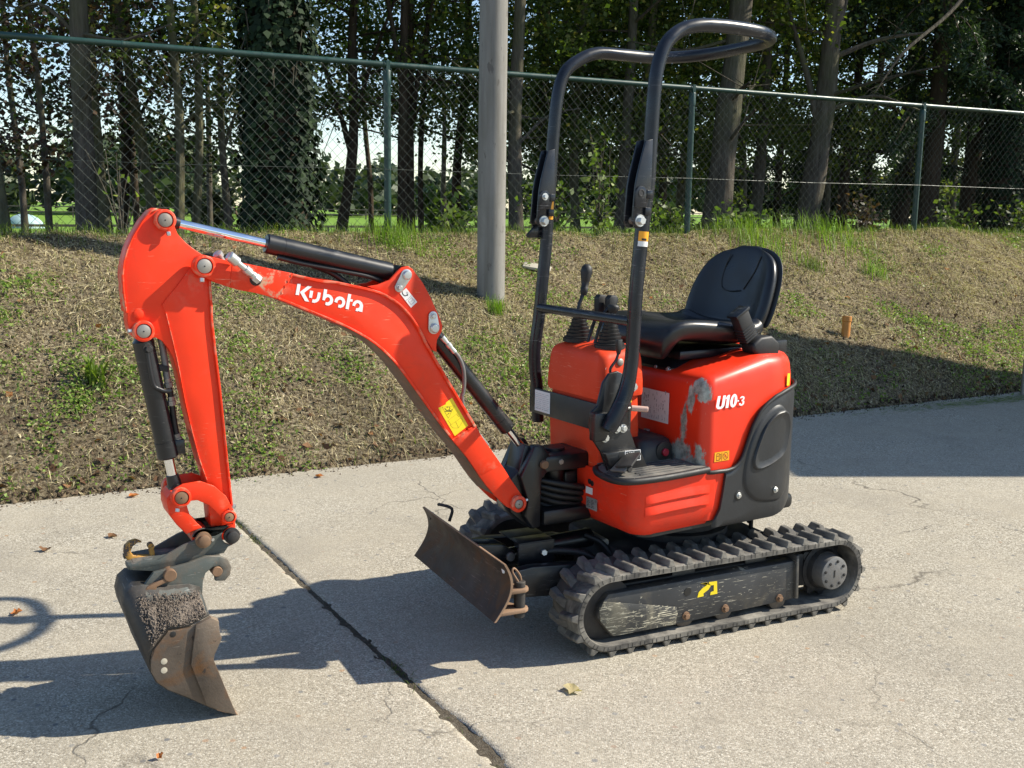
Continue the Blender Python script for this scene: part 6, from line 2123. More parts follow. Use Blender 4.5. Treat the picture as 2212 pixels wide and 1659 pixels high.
prism('port_block', [(1.118, 0.81), (1.090, 0.81), (1.088, 0.765), (1.112, 0.770), (1.135, 0.78), (1.135, 0.79)], -0.014, 0.014, 'black_paint', EX, FB, 0.002)
prism('hose_clip', [(1.160, 1.035), (1.128, 1.030), (1.128, 1.012), (1.160, 1.018)], -0.010, 0.012, 'dark_steel', EX, FB, 0.001)

# ------------------------------------------------------------------ bucket linkage
for s in (1, -1):
    la = prism('tipping_link', G['link_a'], min(s * 0.050, s * 0.062), max(s * 0.050, s * 0.062), 'red_paint', EX, FB, 0.0012, 45)
    disc_pin(la, LP[1], s * 0.055, s * 0.074, 0.0215, 0.0135, 'red_paint', 'rusty_pin')
    disc_pin(la, LP[0], s * 0.055, s * 0.080, 0.0285, 0.0185, 'red_paint', 'rusty_pin')
    hexbolt('lock_bolt', (LP[1][0] - 0.012, s * 0.070, LP[1][1] + 0.024), (-0.3, 0.2 * s, 1), 0.006, 0.014, 'zinc', la, None, False)
    hexbolt('lock_bolt', (LP[0][0] + 0.010, s * 0.072, LP[0][1] - 0.030), (0.3, 0.3 * s, -1), 0.006, 0.012, 'zinc', la, None, False)
lb = prism('bucket_link', G['link_b'], -0.047, 0.047, 'red_paint', EX, FB, 0.003, 45)
cyl('link_pin', (LP[2][0], -0.075, LP[2][1]), (LP[2][0], 0.078, LP[2][1]), 0.0165, 'rusty_pin', lb)
rev('bush', (LP[2][0], -0.05, LP[2][1]), (LP[2][0], 0.05, LP[2][1]), [(0, 0.028), (0.1, 0.028)], 'red_paint', lb)

# ------------------------------------------------------------------ quick coupler and bucket
cp = arc_pts((LP[2][0], LP[2][1]), 0.031, 20, 150, 8) + [(1.110, 0.505), (1.185, 0.470), (1.268, 0.466), (1.266, 0.452), (1.190, 0.436), (1.120, 0.446), (1.050, 0.462), (0.998, 0.462), (0.985, 0.480)] + arc_pts((LP[3][0], LP[3][1]), 0.029, 250, 430, 10) + [(1.000, 0.528), (1.022, 0.520)]
coup = None
for s in (1, -1):
    o = prism('coupler_plate', cp, min(s * 0.048, s * 0.060), max(s * 0.048, s * 0.060), 'bucket_green', EX if coup is None else coup, FB if coup is None else None, 0.0015, 45)
    if coup is None:
        coup = o
        coup.name = 'quick_coupler'
        coup['label'] = 'worn green-grey quick coupler'
for p, m in ((LP[2], 'rusty_pin'), (LP[3], 'dark_steel')):
    for s in (1, -1):
        rev('coupler_pin', (p[0], s * 0.058, p[1]), (p[0], s * 0.088, p[1]), [(0, 0.024), (0.012, 0.024), (0.013, 0.0175), (0.026, 0.0175), (0.028, 0.014)], m, coup, None, 24)
        hexbolt('coupler_bolt', (p[0] - 0.026, s * 0.060, p[1] - 0.002), (0, s, 0), 0.0055, 0.012, 'zinc', coup, None, False)
box('coupler_bridge', (1.105, -0.0475, 0.452), (1.255, 0.0475, 0.470), 'bucket_green', coup, None, 0.003)
ch = G['coup_hook']
hk = prism('lifting_hook', ch, -0.012, 0.012, 'old_yellow', coup, None, 0.004, 45)
hk['label'] = 'lifting hook with worn yellow paint'
rev('hook_eye', (1.197, -0.013, 0.497), (1.197, 0.013, 0.497), [(0, 0.009), (0.026, 0.009)], 'old_yellow', hk, None, 16)
prism('coupler_bar', [(1.272, 0.468), (1.18, 0.470), (1.18, 0.452), (1.272, 0.452)], 0.012, 0.058, 'bucket_green', coup, None, 0.003)

bkp = G['bk_plate']
yk = 0.165
# rolled shell: tall in the middle, its top corners cut down to the side plates
SH_C = [(1.003, 0.000), (1.043, 0.014), (1.085, 0.042), (1.140, 0.081), (1.195, 0.118), (1.228, 0.152), (1.245, 0.200), (1.263, 0.262), (1.284, 0.328), (1.289, 0.360), (1.281, 0.392), (1.260, 0.409), (1.232, 0.405), (1.190, 0.396), (1.150, 0.391), (1.110, 0.388), (1.078, 0.374)]
SH_S = [(1.003, 0.000), (1.043, 0.014), (1.085, 0.042), (1.140, 0.081), (1.194, 0.117), (1.224, 0.147), (1.238, 0.181), (1.240, 0.200), (1.2405, 0.213), (1.238, 0.226), (1.232, 0.240), (1.222, 0.256), (1.206, 0.275), (1.188, 0.295), (1.160, 0.294), (1.130, 0.294), (1.070, 0.319)]


def shell_pt(i, y):
    k = min(1.0, max(0.0, (abs(y) - 0.082) / (yk - 0.082)))
    a, b = SH_C[i], SH_S[i]
    return (a[0] + (b[0] - a[0]) * k, y, a[1] + (b[1] - a[1]) * k)


bm = bmesh.new()
ys_ = [-yk, -0.14, -0.11, -0.082, -0.04, 0.0, 0.04, 0.082, 0.11, 0.14, yk]
gr = [[bm.verts.new(shell_pt(i, y)) for i in range(len(SH_C))] for y in ys_]
for a, b in zip(gr, gr[1:]):
    for i in range(len(SH_C) - 1):
        bm.faces.new((a[i], a[i + 1], b[i + 1], b[i]))
bmesh.ops.recalc_face_normals(bm, faces=bm.faces)
bucket = to_obj('bucket', bm, 'bucket_black', EX, FB, 50)
bucket['label'] = 'rusty toothless digging bucket'
sd_ = bucket.modifiers.new('sheet', 'SOLIDIFY')
sd_.thickness = 0.008
sd_.offset = 0.0
for s in (1, -1):
    sp_ = prism('side_plate', bkp, min(s * yk, s * (yk + 0.010)), max(s * yk, s * (yk + 0.010)), 'bucket_rust', bucket, None, 0.002, 45)
    cr = G['bk_crease']
    cut = [cr[0], cr[1], cr[2], cr[3]] + [(1.060, 0.030), (1.004, -0.001), (1.066, 0.186), (1.063, 0.201), (1.041, 0.246), (1.046, 0.266), (1.048, 0.303), (1.069, 0.317), (1.098, 0.305)]
    prism('side_cutter', cut, min(s * (yk + 0.0100), s * (yk + 0.019)), max(s * (yk + 0.0100), s * (yk + 0.019)), 'bucket_rust', bucket, None, 0.002, 45)
h0 = G['bk_holes']
rev('plate_hole', (h0[0][0], yk + 0.0098, h0[0][1]), (h0[0][0], yk + 0.0125, h0[0][1]), [(0, 0.0085), (0.0008, 0.0085), (0.001, 0.008)], 'ink_black', bucket, None, 16)
for h_ in h0[1:]:
    rev('bolt_hole', (h_[0], yk + 0.0098, h_[1]), (h_[0], yk + 0.0125, h_[1]), [(0, 0.0092), (0.0008, 0.0092), (0.001, 0.0085)], 'pale_wood', bucket, None, 16)
prism('lip', [(1.000, -0.001), (1.006, 0.010), (1.060, 0.036), (1.062, 0.028)], -yk - 0.018, yk + 0.018, 'blade_edge', bucket, None, 0.001)
# hanger ears with claw
ear = [(1.205, 0.440), (1.104, 0.453), (1.054, 0.466), (1.015, 0.461), (0.990, 0.446), (0.981, 0.421), (0.986, 0.398), (1.002, 0.382), (1.030, 0.386), (1.031, 0.397), (1.014, 0.404), (1.008, 0.420), (1.017, 0.431), (1.036, 0.430), (1.058, 0.415), (1.066, 0.390), (1.070, 0.345), (1.085, 0.345), (1.112, 0.380), (1.190, 0.388), (1.228, 0.395), (1.234, 0.404), (1.225, 0.415)]
for s in (1, -1):
    prism('hanger_ear', ear, min(s * 0.064, s * 0.079), max(s * 0.064, s * 0.079), 'bucket_green', bucket, None, 0.0018, 45)
cyl('claw_pin', (1.024, -0.085, 0.415), (1.024, 0.084, 0.415), 0.0155, 'rusty_pin', bucket)
cyl('latch_pin', (1.161, -0.092, 0.428), (1.161, 0.094, 0.428), 0.0185, 'rusty_pin', bucket)
prism('latch_bar', [(1.225, 0.405), (1.150, 0.432), (1.152, 0.412), (1.176, 0.408), (1.200, 0.400), (1.203, 0.384), (1.222, 0.382), (1.235, 0.395)], 0.079, 0.092, 'rusty_pin', bucket, None, 0.002)


def caked_soil():
    """crust of dried soil on the cut-down corner nearest the camera"""
    rng = np.random.default_rng(77)
    bm = bmesh.new()
    I = np.linspace(10.6, 15.9, 46)
    Y = np.linspace(0.112, yk - 0.001, 30)

    def sp(u, y):
        i = min(int(u), len(SH_C) - 2)
        return Vector(shell_pt(i, y)).lerp(Vector(shell_pt(i + 1, y)), u - i)
    g = []
    for u in I:
        row = []
        for y in Y:
            p = sp(u, y)
            e = min(1.0, (y - Y[0]) / 0.012, (Y[-1] - y) / 0.006 + 0.15, (u - I[0]) / 0.8, (I[-1] - u) / 0.25 + 0.1)
            trench = math.exp(-((u - 12.6 + 6 * (y - 0.12)) / 0.22) ** 2)
            h = 0.005 + 0.011 * max(0.0, e) * (0.55 + 0.45 * math.sin(u * 2.1 + y * 60)) - 0.010 * trench + rng.normal(0, 0.0022)
            out = Vector((0.35, 0.45, 0.8)).normalized()
            row.append(bm.verts.new(p + out * (h * max(0.12, e) + 0.0045)))
        g.append(row)
    for a, b in zip(g, g[1:]):
        for j in range(len(Y) - 1):
            bm.faces.new((a[j], a[j + 1], b[j + 1], b[j]))
    bmesh.ops.recalc_face_normals(bm, faces=bm.faces)
    o = to_obj('caked_soil', bm, 'caked_soil', bucket, None, 0)
    n = 4200
    c = []
    for _ in range(n):
        u = 10.4 + 5.5 * rng.random() ** 0.75
        y = 0.098 + (yk - 0.098) * rng.random() ** 0.6
        p = sp(u, y) + Vector((0.35, 0.45, 0.8)).normalized() * rng.uniform(0.008, 0.019)
        c.append(tuple(p))
    c = np.array(c)
    r = rng.uniform(0.0012, 0.0034, n)
    T4 = np.array([[1, 0, -0.6], [-0.5, 0.87, -0.6], [-0.5, -0.87, -0.6], [0, 0, 0.9]])
    v = (c[:, None, :] + (T4[None] + rng.normal(0, 0.3, (n, 4, 3))) * r[:, None, None]).reshape(-1, 3)
    i = np.arange(n)[:, None] * 4
    f = np.concatenate([np.concatenate([i, i + 1, i + 3], 1), np.concatenate([i + 1, i + 2, i + 3], 1), np.concatenate([i + 2, i, i + 3], 1)], 0)
    o = np_obj('soil_crumbs', v, f, 'caked_soil', bucket)
    o['kind'] = 'stuff'


caked_soil()
bm = bmesh.new()
rg_ = []
for q in range(22):
    u = 11.6 + 4.35 * q / 21
    i = min(int(u), len(SH_C) - 2)
    row = []
    for y in (0.080, 0.10, 0.12, 0.14, yk - 0.001):
        p = Vector(shell_pt(i, y)).lerp(Vector(shell_pt(i + 1, y)), u - i)
        row.append(bm.verts.new(p + Vector((0.1, 0.45, 0.85)) * 0.0052))
    rg_.append(row)
for a, b in zip(rg_, rg_[1:]):
    for j in range(4):
        bm.faces.new((a[j], a[j + 1], b[j + 1], b[j]))
bmesh.ops.recalc_face_normals(bm, faces=bm.faces)
to_obj('roof_sheet', bm, 'bucket_green', bucket, None, 60)

# ------------------------------------------------------------------ swing post
post = prism('swing_post', [(0.012, 0.575), (-0.020, 0.600), (-0.040, 0.690), (-0.090, 0.672), (-0.150, 0.650), (-0.155, 0.620), (-0.105, 0.600), (-0.092, 0.560), (-0.090, 0.385), (-0.070, 0.385), (0.010, 0.455), (0.022, 0.490)], -0.048, 0.048, 'black_paint', EX, FB, 0.004, 45)
for s in (1, -1):
    prism('post_cheek', [(-0.010, 0.585), (-0.062, 0.690), (-0.095, 0.688), (-0.130, 0.640), (-0.120, 0.600), (-0.090, 0.570), (-0.088, 0.400), (-0.060, 0.395), (-0.03, 0.44), (-0.040, 0.50)], min(s * 0.046, s * 0.082), max(s * 0.046, s * 0.082), 'black_paint', post, None, 0.004, 45)
    cyl('post_pin', (SWP[0] + 0.002, s * 0.080, SWP[1] + 0.004), (SWP[0] + 0.002, s * 0.096, SWP[1] + 0.004), 0.0145, 'rusty_pin', post)
cyl('swing_pin', (-0.185, 0, 0.40), (-0.185, 0, 0.66), 0.040, 'black_paint', post)
box('swing_bracket', (-0.30, -0.085, 0.590), (-0.10, 0.085, 0.650), 'black_paint', post, None, 0.012)
box('swing_bracket', (-0.30, -0.085, 0.400), (-0.10, 0.085, 0.455), 'black_paint', post, None, 0.012)
hexbolt('bracket_bolt', (-0.165, 0.078, 0.625), (0, 1, 0), 0.010, 0.012, 'pin_steel', post, None, True)
for k in range(5):
    tube('hose', [(-0.09, 0.03 - 0.015 * k, 0.56 - 0.02 * k), (-0.16, 0.07 - 0.01 * k, 0.545 - 0.024 * k), (-0.23, 0.085 - 0.012 * k, 0.53 - 0.024 * k), (-0.33, 0.04, 0.50 - 0.02 * k)], 0.011, 'rubber_black', EX, FB, 10, 5)

# ------------------------------------------------------------------ house: deck, covers, hood
deck = loft('deck_frame', [[(x, y, z) for x, y in rrect(-0.38, 0.40, -0.30, 0.30, (0.05, 0.05, 0.2, 0.2))] for z in (0.392, 0.43)], 'black_paint', EX, FU, 40)
box('front_frame', (0.30, -0.20, 0.43), (0.50, -0.015, 0.57), 'black_paint', deck, None, 0.012)
box('ballast', (-0.37, -0.27, 0.38), (-0.15, 0.27, 0.44), 'black_paint', deck, None, 0.02)
tube('hose', [(-0.05, 0.20, 0.40), (-0.12, 0.22, 0.365), (-0.20, 0.22, 0.36), (-0.26, 0.18, 0.36), (-0.29, 0.12, 0.30)], 0.009, 'rubber_black', deck, None, 10, 5)
box('tie_rod', (-0.235, 0.185, 0.30), (-0.222, 0.198, 0.40), 'black_paint', deck, None, 0.002)

HX0, HX1, HY = -0.41, 0.16, 0.33
HR = (0.045, 0.04, 0.25, 0.25)


def hood_ring(z, ins):
    r = tuple(max(0.03, q - ins * 0.4) for q in HR)
    pts = rrect(HX0 + ins, HX1 - ins, -HY + ins, HY - ins, r, 12)
    out = []
    for x, y in pts:
        u = max(0.0, min(1.0, (x + 0.15) / 0.31))
        u = u * u * (3 - 2 * u)
        zt = 0.985 - 0.058 * u
        out.append((x, y, 0.42 + (z - 0.42) * (zt - 0.42) / 0.565))
    return out


hood = loft('hood', [hood_ring(z, i) for z, i in ((0.42, 0.006), (0.56, 0.002), (0.70, 0.0), (0.82, 0.002), (0.90, 0.006), (0.940, 0.011), (0.960, 0.017), (0.974, 0.027), (0.982, 0.042), (0.985, 0.065), (0.986, 0.14))], 'hood_paint', EX, FU, 60)
hood['label'] = 'red engine hood with its front corner scuffed to grey'

# plan line of the body wall, used to wrap covers and stickers round it
PLAN = rrect(HX0, HX1, -HY, HY, HR, 12)
ARC = [0.0]
for i_ in range(len(PLAN)):
    a, b = PLAN[i_], PLAN[(i_ + 1) % len(PLAN)]
    ARC.append(ARC[-1] + math.hypot(b[0] - a[0], b[1] - a[1]))


def wall(s, z, out=0.0):
    s %= ARC[-1]
    for i in range(len(PLAN)):
        if ARC[i] <= s <= ARC[i + 1] and ARC[i + 1] > ARC[i]:
            u = (s - ARC[i]) / (ARC[i + 1] - ARC[i])
            a, b = PLAN[i], PLAN[(i + 1) % len(PLAN)]
            n = Vector((b[1] - a[1], -(b[0] - a[0]), 0)).normalized()
            x, y = a[0] + (b[0] - a[0]) * u, a[1] + (b[1] - a[1]) * u
            # smooth normal round the corner arcs
            if x < HX0 + 0.25 and abs(y) > HY - 0.25:
                c = Vector((HX0 + 0.25, math.copysign(HY - 0.25, y), 0))
                n = (Vector((x, y, 0)) - c).normalized()
            elif y < HY and x > HX1 - 0.045 and y > HY - 0.045:
                n = (Vector((x, y, 0)) - Vector((HX1 - 0.045, HY - 0.045, 0))).normalized()
            if n.dot(Vector((x + 0.1, y, 0))) < 0:
                n = -n
            return Vector((x, y, z)) + n * out
    return Vector((PLAN[0][0], PLAN[0][1], z))


def wrap_panel(name, lo, hi, s0, s1, out, mat, parent, frame=None, n=40, m=10, thick=0.008):
    """panel following the wall between curves lo(s) and hi(s)"""
    bm = bmesh.new()
    grid = []
    for i in range(n + 1):
        s = s0 + (s1 - s0) * i / n
        a, b = lo(s), hi(s)
        col = []
        for j in range(m + 1):
            v = j / m
            edge = min(1.0, min(v, 1 - v) * m / 1.0, min(i, n - i) / 1.0)
            col.append(bm.verts.new(wall(s, a + (b - a) * v, out * (0.2 + 0.8 * edge))))
        grid.append(col)
    for i in range(n):
        for j in range(m):
            bm.faces.new((grid[i][j], grid[i + 1][j], grid[i + 1][j + 1], grid[i][j + 1]))
    bmesh.ops.recalc_face_normals(bm, faces=bm.faces)
    o = to_obj(name, bm, mat, parent, frame, 60)
    return o


seal_s = [0.085, 0.123, 0.159, 0.185, 0.203, 0.220, 0.243, 0.273, 0.305, 0.351, 0.403, 0.444, 0.52, 0.62]
seal_z = [0.594, 0.592, 0.597, 0.612, 0.638, 0.681, 0.738, 0.784, 0.811, 0.836, 0.851, 0.857, 0.862, 0.862]


def seal(s):
    return float(np.interp(s, seal_s, seal_z))


def cover_lo(s):
    return float(np.interp(s, [0.072, 0.10, 0.146, 0.38, 0.435, 0.49, 0.62], [0.395, 0.393, 0.393, 0.391, 0.396, 0.404, 0.404]))


def cover_hi(s):
    # front edge slopes from the seal down to the foot
    return min(seal(s), float(np.interp(s, [0.072, 0.1035, 0.1155, 0.1235, 0.13], [0.41, 0.462, 0.528, 0.590, 2.0])))


cover = wrap_panel('side_cover', cover_lo, cover_hi, 0.072, 0.66, 0.010, 'cover_plastic', EX, FU, 56, 16)
cover['label'] = 'black plastic side cover at the rear corner'
# the black skirt goes on round the back to the far side
wrap_panel('rear_skirt', lambda s: 0.404, lambda s: 0.862, 0.665, 1.30, 0.010, 'cover_plastic', cover, None, 40, 8)


def closed_patch(name, outline, out0, out1, mat, parent, steps=4):
    """raised or sunk pad on the wall inside an (s,z) outline, rising from out0 at the rim to out1"""
    c = (sum(p[0] for p in outline) / len(outline), sum(p[1] for p in outline) / len(outline))
    pts = [p for p in catmull([(s, 0, z) for s, z in outline + [outline[0]]], 4)][:-1]
    bm = bmesh.new()
    rings = []
    for k, (f, o) in enumerate(((1.0, out0), (0.965, out0 + (out1 - out0) * 0.6), (0.92, out1), (0.6, out1), (0.25, out1))):
        rings.append([bm.verts.new(wall(c[0] + (p.x - c[0]) * f, c[1] + (p.z - c[1]) * f, o)) for p in pts])
    n = len(pts)
    for a, b in zip(rings, rings[1:]):
        for k in range(n):
            bm.faces.new((a[k], a[(k + 1) % n], b[(k + 1) % n], b[k]))
    bm.faces.new(rings[-1])
    bmesh.ops.recalc_face_normals(bm, faces=bm.faces)
    return to_obj(name, bm, mat, parent, None, 50)


drop = [(0.430, 0.770), (0.385, 0.806), (0.340, 0.802), (0.275, 0.754), (0.233, 0.684), (0.208, 0.590), (0.214, 0.522), (0.265, 0.470), (0.346, 0.452), (0.410, 0.455), (0.452, 0.50), (0.462, 0.60), (0.455, 0.70)]
closed_patch('cover_bulge', drop, 0.0095, 0.017, 'cover_plastic', cover)
oval = [(0.393, 0.784), (0.349, 0.777), (0.297, 0.737), (0.261, 0.666), (0.248, 0.618), (0.263, 0.589), (0.308, 0.591), (0.362, 0.609), (0.406, 0.639), (0.429, 0.711), (0.420, 0.764)]
oc = (0.34, 0.69)


def ring_patch():
    """sloping rim round the sunk oval"""
    pts = [p for p in catmull([(s, 0, z) for s, z in oval + [oval[0]]], 5)][:-1]
    bm = bmesh.new()
    rings = []
    for f, o in ((1.05, 0.0165), (1.02, 0.0235), (0.98, 0.0255), (0.95, 0.0240), (0.78, 0.0176), (0.74, 0.0174), (0.4, 0.0178), (0.1, 0.0178)):
        rings.append([bm.verts.new(wall(oc[0] + (p.x - oc[0]) * f, oc[1] + (p.z - oc[1]) * f, o)) for p in pts])
    n = len(pts)
    for a, b in zip(rings, rings[1:]):
        for k in range(n):
            bm.faces.new((a[k], a[(k + 1) % n], b[(k + 1) % n], b[k]))
    bm.faces.new(rings[-1])
    bmesh.ops.recalc_face_normals(bm, faces=bm.faces)
    return to_obj('oval_recess', bm, 'cover_plastic', cover, None, 50)


ring_patch()
sl = [wall(s, seal(s) + 0.004, 0.010) for s in np.linspace(0.03, 0.66, 60)]
tube('rubber_seal', sl, 0.0075, 'rubber_black', EX, FU, 10)
for s, z in ((0.189, 0.498), (0.366, 0.496)):
    p, q = wall(s, z, 0.012), wall(s, z, 0.013)
    d = (q - p).normalized()
    rev('bolt_recess', wall(s, z, 0.0095 if s < 0.2 else 0.0165), q, [(0, 0.019), (0.0015, 0.019), (0.002, 0.018)], 'ink_black', cover, None, 20)
    hexbolt('cover_bolt', wall(s, z, 0.011 if s < 0.2 else 0.018), d, 0.008, 0.008, 'zinc', cover)


# stickers wrapped on the wall
def wall_quad(name, q, out, mat, parent, n=6):
    """q = four (s,z) corners in order"""
    bm = bmesh.new()
    Q = [Vector((s, 0, z)) for s, z in q]
    g = []
    for i in range(n + 1):
        col = []
        for j in range(n + 1):
            p = Q[0].lerp(Q[1], i / n).lerp(Q[3].lerp(Q[2], i / n), j / n)
            col.append(bm.verts.new(wall(p.x, p.z, out)))
        g.append(col)
    for i in range(n):
        for j in range(n):
            bm.faces.new((g[i][j], g[i + 1][j], g[i + 1][j + 1], g[i][j + 1]))
    bmesh.ops.recalc_face_normals(bm, faces=bm.faces)
    return to_obj(name, bm, mat, parent, None, 60)


def wall_poly(name, pts, out, mat, parent):
    """flat print: a polygon of (s,z) points laid on the wall"""
    from mathutils.geometry import tessellate_polygon
    V3 = [Vector((s, z, 0)) for s, z in pts]
    tri = tessellate_polygon([V3])
    bm = bmesh.new()
    vs = [bm.verts.new(wall(s, z, out)) for s, z in pts]
    for t in tri:
        try:
            bm.faces.new([vs[i] for i in t])
        except ValueError:
            pass
    bmesh.ops.recalc_face_normals(bm, faces=bm.faces)
    return to_obj(name, bm, mat, parent, None, 0)


UQ = [(0.067, 0.818), (0.204, 0.820), (0.2065, 0.864), (0.0755, 0.864)]


def uq(u, v):
    b = (UQ[0][0] + (UQ[1][0] - UQ[0][0]) * u, UQ[0][1] + (UQ[1][1] - UQ[0][1]) * u)
    t = (UQ[3][0] + (UQ[2][0] - UQ[3][0]) * u, UQ[3][1] + (UQ[2][1] - UQ[3][1]) * u)
    return (b[0] + (t[0] - b[0]) * v, b[1] + (t[1] - b[1]) * v)


def arcuv(cx, cy, rx, ry, a0, a1, n=10):
    return [(cx + rx * math.cos(R(a0 + (a1 - a0) * i / n)), cy + ry * math.sin(R(a0 + (a1 - a0) * i / n))) for i in range(n + 1)]


glyphs = [
    [(0.00, 1.0), (0.10, 1.0), (0.10, 0.30)] + arcuv(0.145, 0.28, 0.045, 0.12, 180, 360) + [(0.19, 1.0), (0.29, 1.0), (0.29, 0.28)] + arcuv(0.145, 0.28, 0.145, 0.30, 0, -180),
    [(0.34, 0.0), (0.44, 0.0), (0.44, 1.0), (0.36, 1.0), (0.30, 0.80), (0.30, 0.70), (0.34, 0.72)],
    arcuv(0.60, 0.5, 0.125, 0.53, 90, 450, 20) + arcuv(0.60, 0.5, 0.03, 0.33, 450, 90, 20),
    [(0.735, 0.38), (0.79, 0.38), (0.79, 0.50), (0.735, 0.50)],
    [(0.81, 0.62), (0.86, 0.62)] + arcuv(0.895, 0.60, 0.03, 0.06, 180, 0, 6) + [(0.925, 0.52), (0.88, 0.47), (0.88, 0.39), (0.925, 0.35)] + arcuv(0.895, 0.22, 0.03, 0.08, 20, -180, 6) + [(0.86, 0.24), (0.80, 0.24)] + arcuv(0.895, 0.22, 0.095, 0.21, 180, 360, 10) + [(0.985, 0.36), (0.94, 0.43), (0.98, 0.50)] + arcuv(0.90, 0.61, 0.085, 0.17, 0, 180, 8)]
for gly in glyphs:
    wall_poly('model_letter', [uq(u, v) for u, v in gly], 0.0012, 'decal_white', hood)
fq = [(0.073, 0.631), (0.143, 0.631), (0.142, 0.665), (0.073, 0.665)]
wall_quad('fuel_sticker', fq, 0.0010, 'sticker_orange', hood)


def wall_lines(name, segs, out, w, mat, parent):
    bm = bmesh.new()
    for pts in segs:
        for a, b in zip(pts, pts[1:]):
            d = Vector((b[0] - a[0], b[1] - a[1]))
            if d.length < 1e-6:
                continue
            d.normalize()
            n = Vector((-d.y, d.x)) * w * 0.5
            q = [(a[0] - n.x, a[1] - n.y), (b[0] - n.x, b[1] - n.y), (b[0] + n.x, b[1] + n.y), (a[0] + n.x, a[1] + n.y)]
            bm.faces.new([bm.verts.new(wall(s, z, out)) for s, z in q])
    bmesh.ops.recalc_face_normals(bm, faces=bm.faces)
    return to_obj(name, bm, mat, parent, None, 0)


wall_lines('sticker_mark', [[(0.081, 0.636), (0.098, 0.636)], [(0.083, 0.636), (0.083, 0.660), (0.095, 0.660), (0.095, 0.636)], [(0.083, 0.651), (0.095, 0.651)], [(0.097, 0.655), (0.102, 0.657), (0.102, 0.640), (0.098, 0.640)], [(0.107, 0.633), (0.107, 0.663)]] + [arcuv(0.125, 0.648, 0.012, 0.0125, 0, 360, 20)], 0.0018, 0.0016, 'ink_black', hood)
wall_lines('sticker_mark', [[(0.117, 0.656), (0.133, 0.640)], [(0.121, 0.643), (0.125, 0.653), (0.129, 0.642)]], 0.0019, 0.0022, 'ink_red', hood)
yq = [(0.43, 0.870), (0.455, 0.868), (0.456, 0.912), (0.432, 0.914)]
wall_quad('warning_sticker', yq, 0.0012, 'sticker_yellow', hood)
# handwritten label on the hood front
box('paper_label', (0.1602, -0.012, 0.736), (0.1612, 0.138, 0.848), 'sticker_white', hood, None, 0.0, Matrix.Rotation(0.0, 3, 'X'))
bm = bmesh.new()
rl = random.Random(5)
for k in range(11):
    y = 0.004 + 0.0115 * k
    z = 0.744
    while z < 0.84:
        ln = rl.uniform(0.004, 0.016)
        if rl.random() < 0.6:
            w = rl.uniform(0.0008, 0.0016)
            j = rl.uniform(-0.003, 0.003)
            vs = [(0.1617, y + j - w, z), (0.1617, y + j + w, z), (0.1617, y + w + rl.uniform(-0.004, 0.004), z + ln), (0.1617, y - w + rl.uniform(-0.004, 0.004), z + ln)]
            bm.faces.new([bm.verts.new(v) for v in vs])
        z += ln + rl.uniform(0.001, 0.006)
hw_ = to_obj('handwriting', bm, 'ink_grey', hood, None, 0)
hw_['kind'] = 'stuff'
strokes_pts = [[(0.055, 0.755), (0.055, 0.785)], [(0.055, 0.785), (0.075, 0.780), (0.075, 0.760), (0.055, 0.755)]]

# ------------------------------------------------------------------ lower front cover with pressed ribs
LB = rrect(0.10, 0.455, 0.0, 0.335, (0.075, 0.03, 0.01, 0.01), 10)


def low_ring(z, ins):
    pts = rrect(0.10 + ins * 0.2, 0.455 - ins, -0.025 + ins * 0.5, 0.335 - ins, (0.060, 0.03, 0.01, 0.01), 10)
    return [(x, y, z) for x, y in pts]


def low_cover():
    # rings packed round two pressed grooves
    zs = [(0.395, 0.050), (0.402, 0.036), (0.425, 0.022), (0.455, 0.008), (0.49, 0.002), (0.60, 0.0)]
    o = loft('front_cover', [low_ring(z, i) for z, i in zs], 'red_plastic', EX, FU, 50)
    return o


lowc = low_cover()
lowc['label'] = 'red front side cover with two pressed ribs'
for z0 in (0.527, 0.487):
    # each rib: a shallow rounded bead rising towards the front
    bm = bmesh.new()
    prof = []
    n = 30
    rows = []
    for i in range(n + 1):
        u = i / n
        x = 0.132 + 0.285 * u
        z = z0 + 0.012 * (1 - abs(2 * u - 1) ** 3) * 0.3 - 0.004 * u
        amp = min(1.0, u * 8, (1 - u) * 8)
        y = 0.335 if x < 0.395 else 0.275 + math.sqrt(max(0.0, 0.060 ** 2 - (x - 0.395) ** 2))
        rows.append([bm.verts.new((x, y - 0.001, z + 0.030)), bm.verts.new((x, y + 0.0016 * amp, z + 0.016)), bm.verts.new((x, y + 0.0058 * amp, z + 0.002)), bm.verts.new((x, y + 0.0058 * amp, z - 0.001)), bm.verts.new((x, y - 0.001, z - 0.007))])
    for a, b in zip(rows, rows[1:]):
        for k in range(4):
            bm.faces.new((a[k], b[k], b[k + 1], a[k + 1]))
    bmesh.ops.recalc_face_normals(bm, faces=bm.faces)
    to_obj('rib', bm, 'red_plastic', lowc, None, 50)
box('type_plate', (0.4552, 0.056, 0.450), (0.4562, 0.118, 0.492), 'galvanised', lowc, None, 0.0)
box('serial_plate', (0.4552, 0.052, 0.503), (0.4562, 0.072 + 0.018, 0.527), 'sticker_white', lowc, None, 0.0)
bm = bmesh.new()
for k in range(6):
    for a, b in ((0.060, 0.080), (0.084, 0.104)):
        z = 0.457 + 0.0052 * k
        bm.faces.new([bm.verts.new(v) for v in ((0.4566, a, z), (0.4566, b - 0.004 * (k % 3), z), (0.4566, b - 0.004 * (k % 3), z + 0.0018), (0.4566, a, z + 0.0018))])
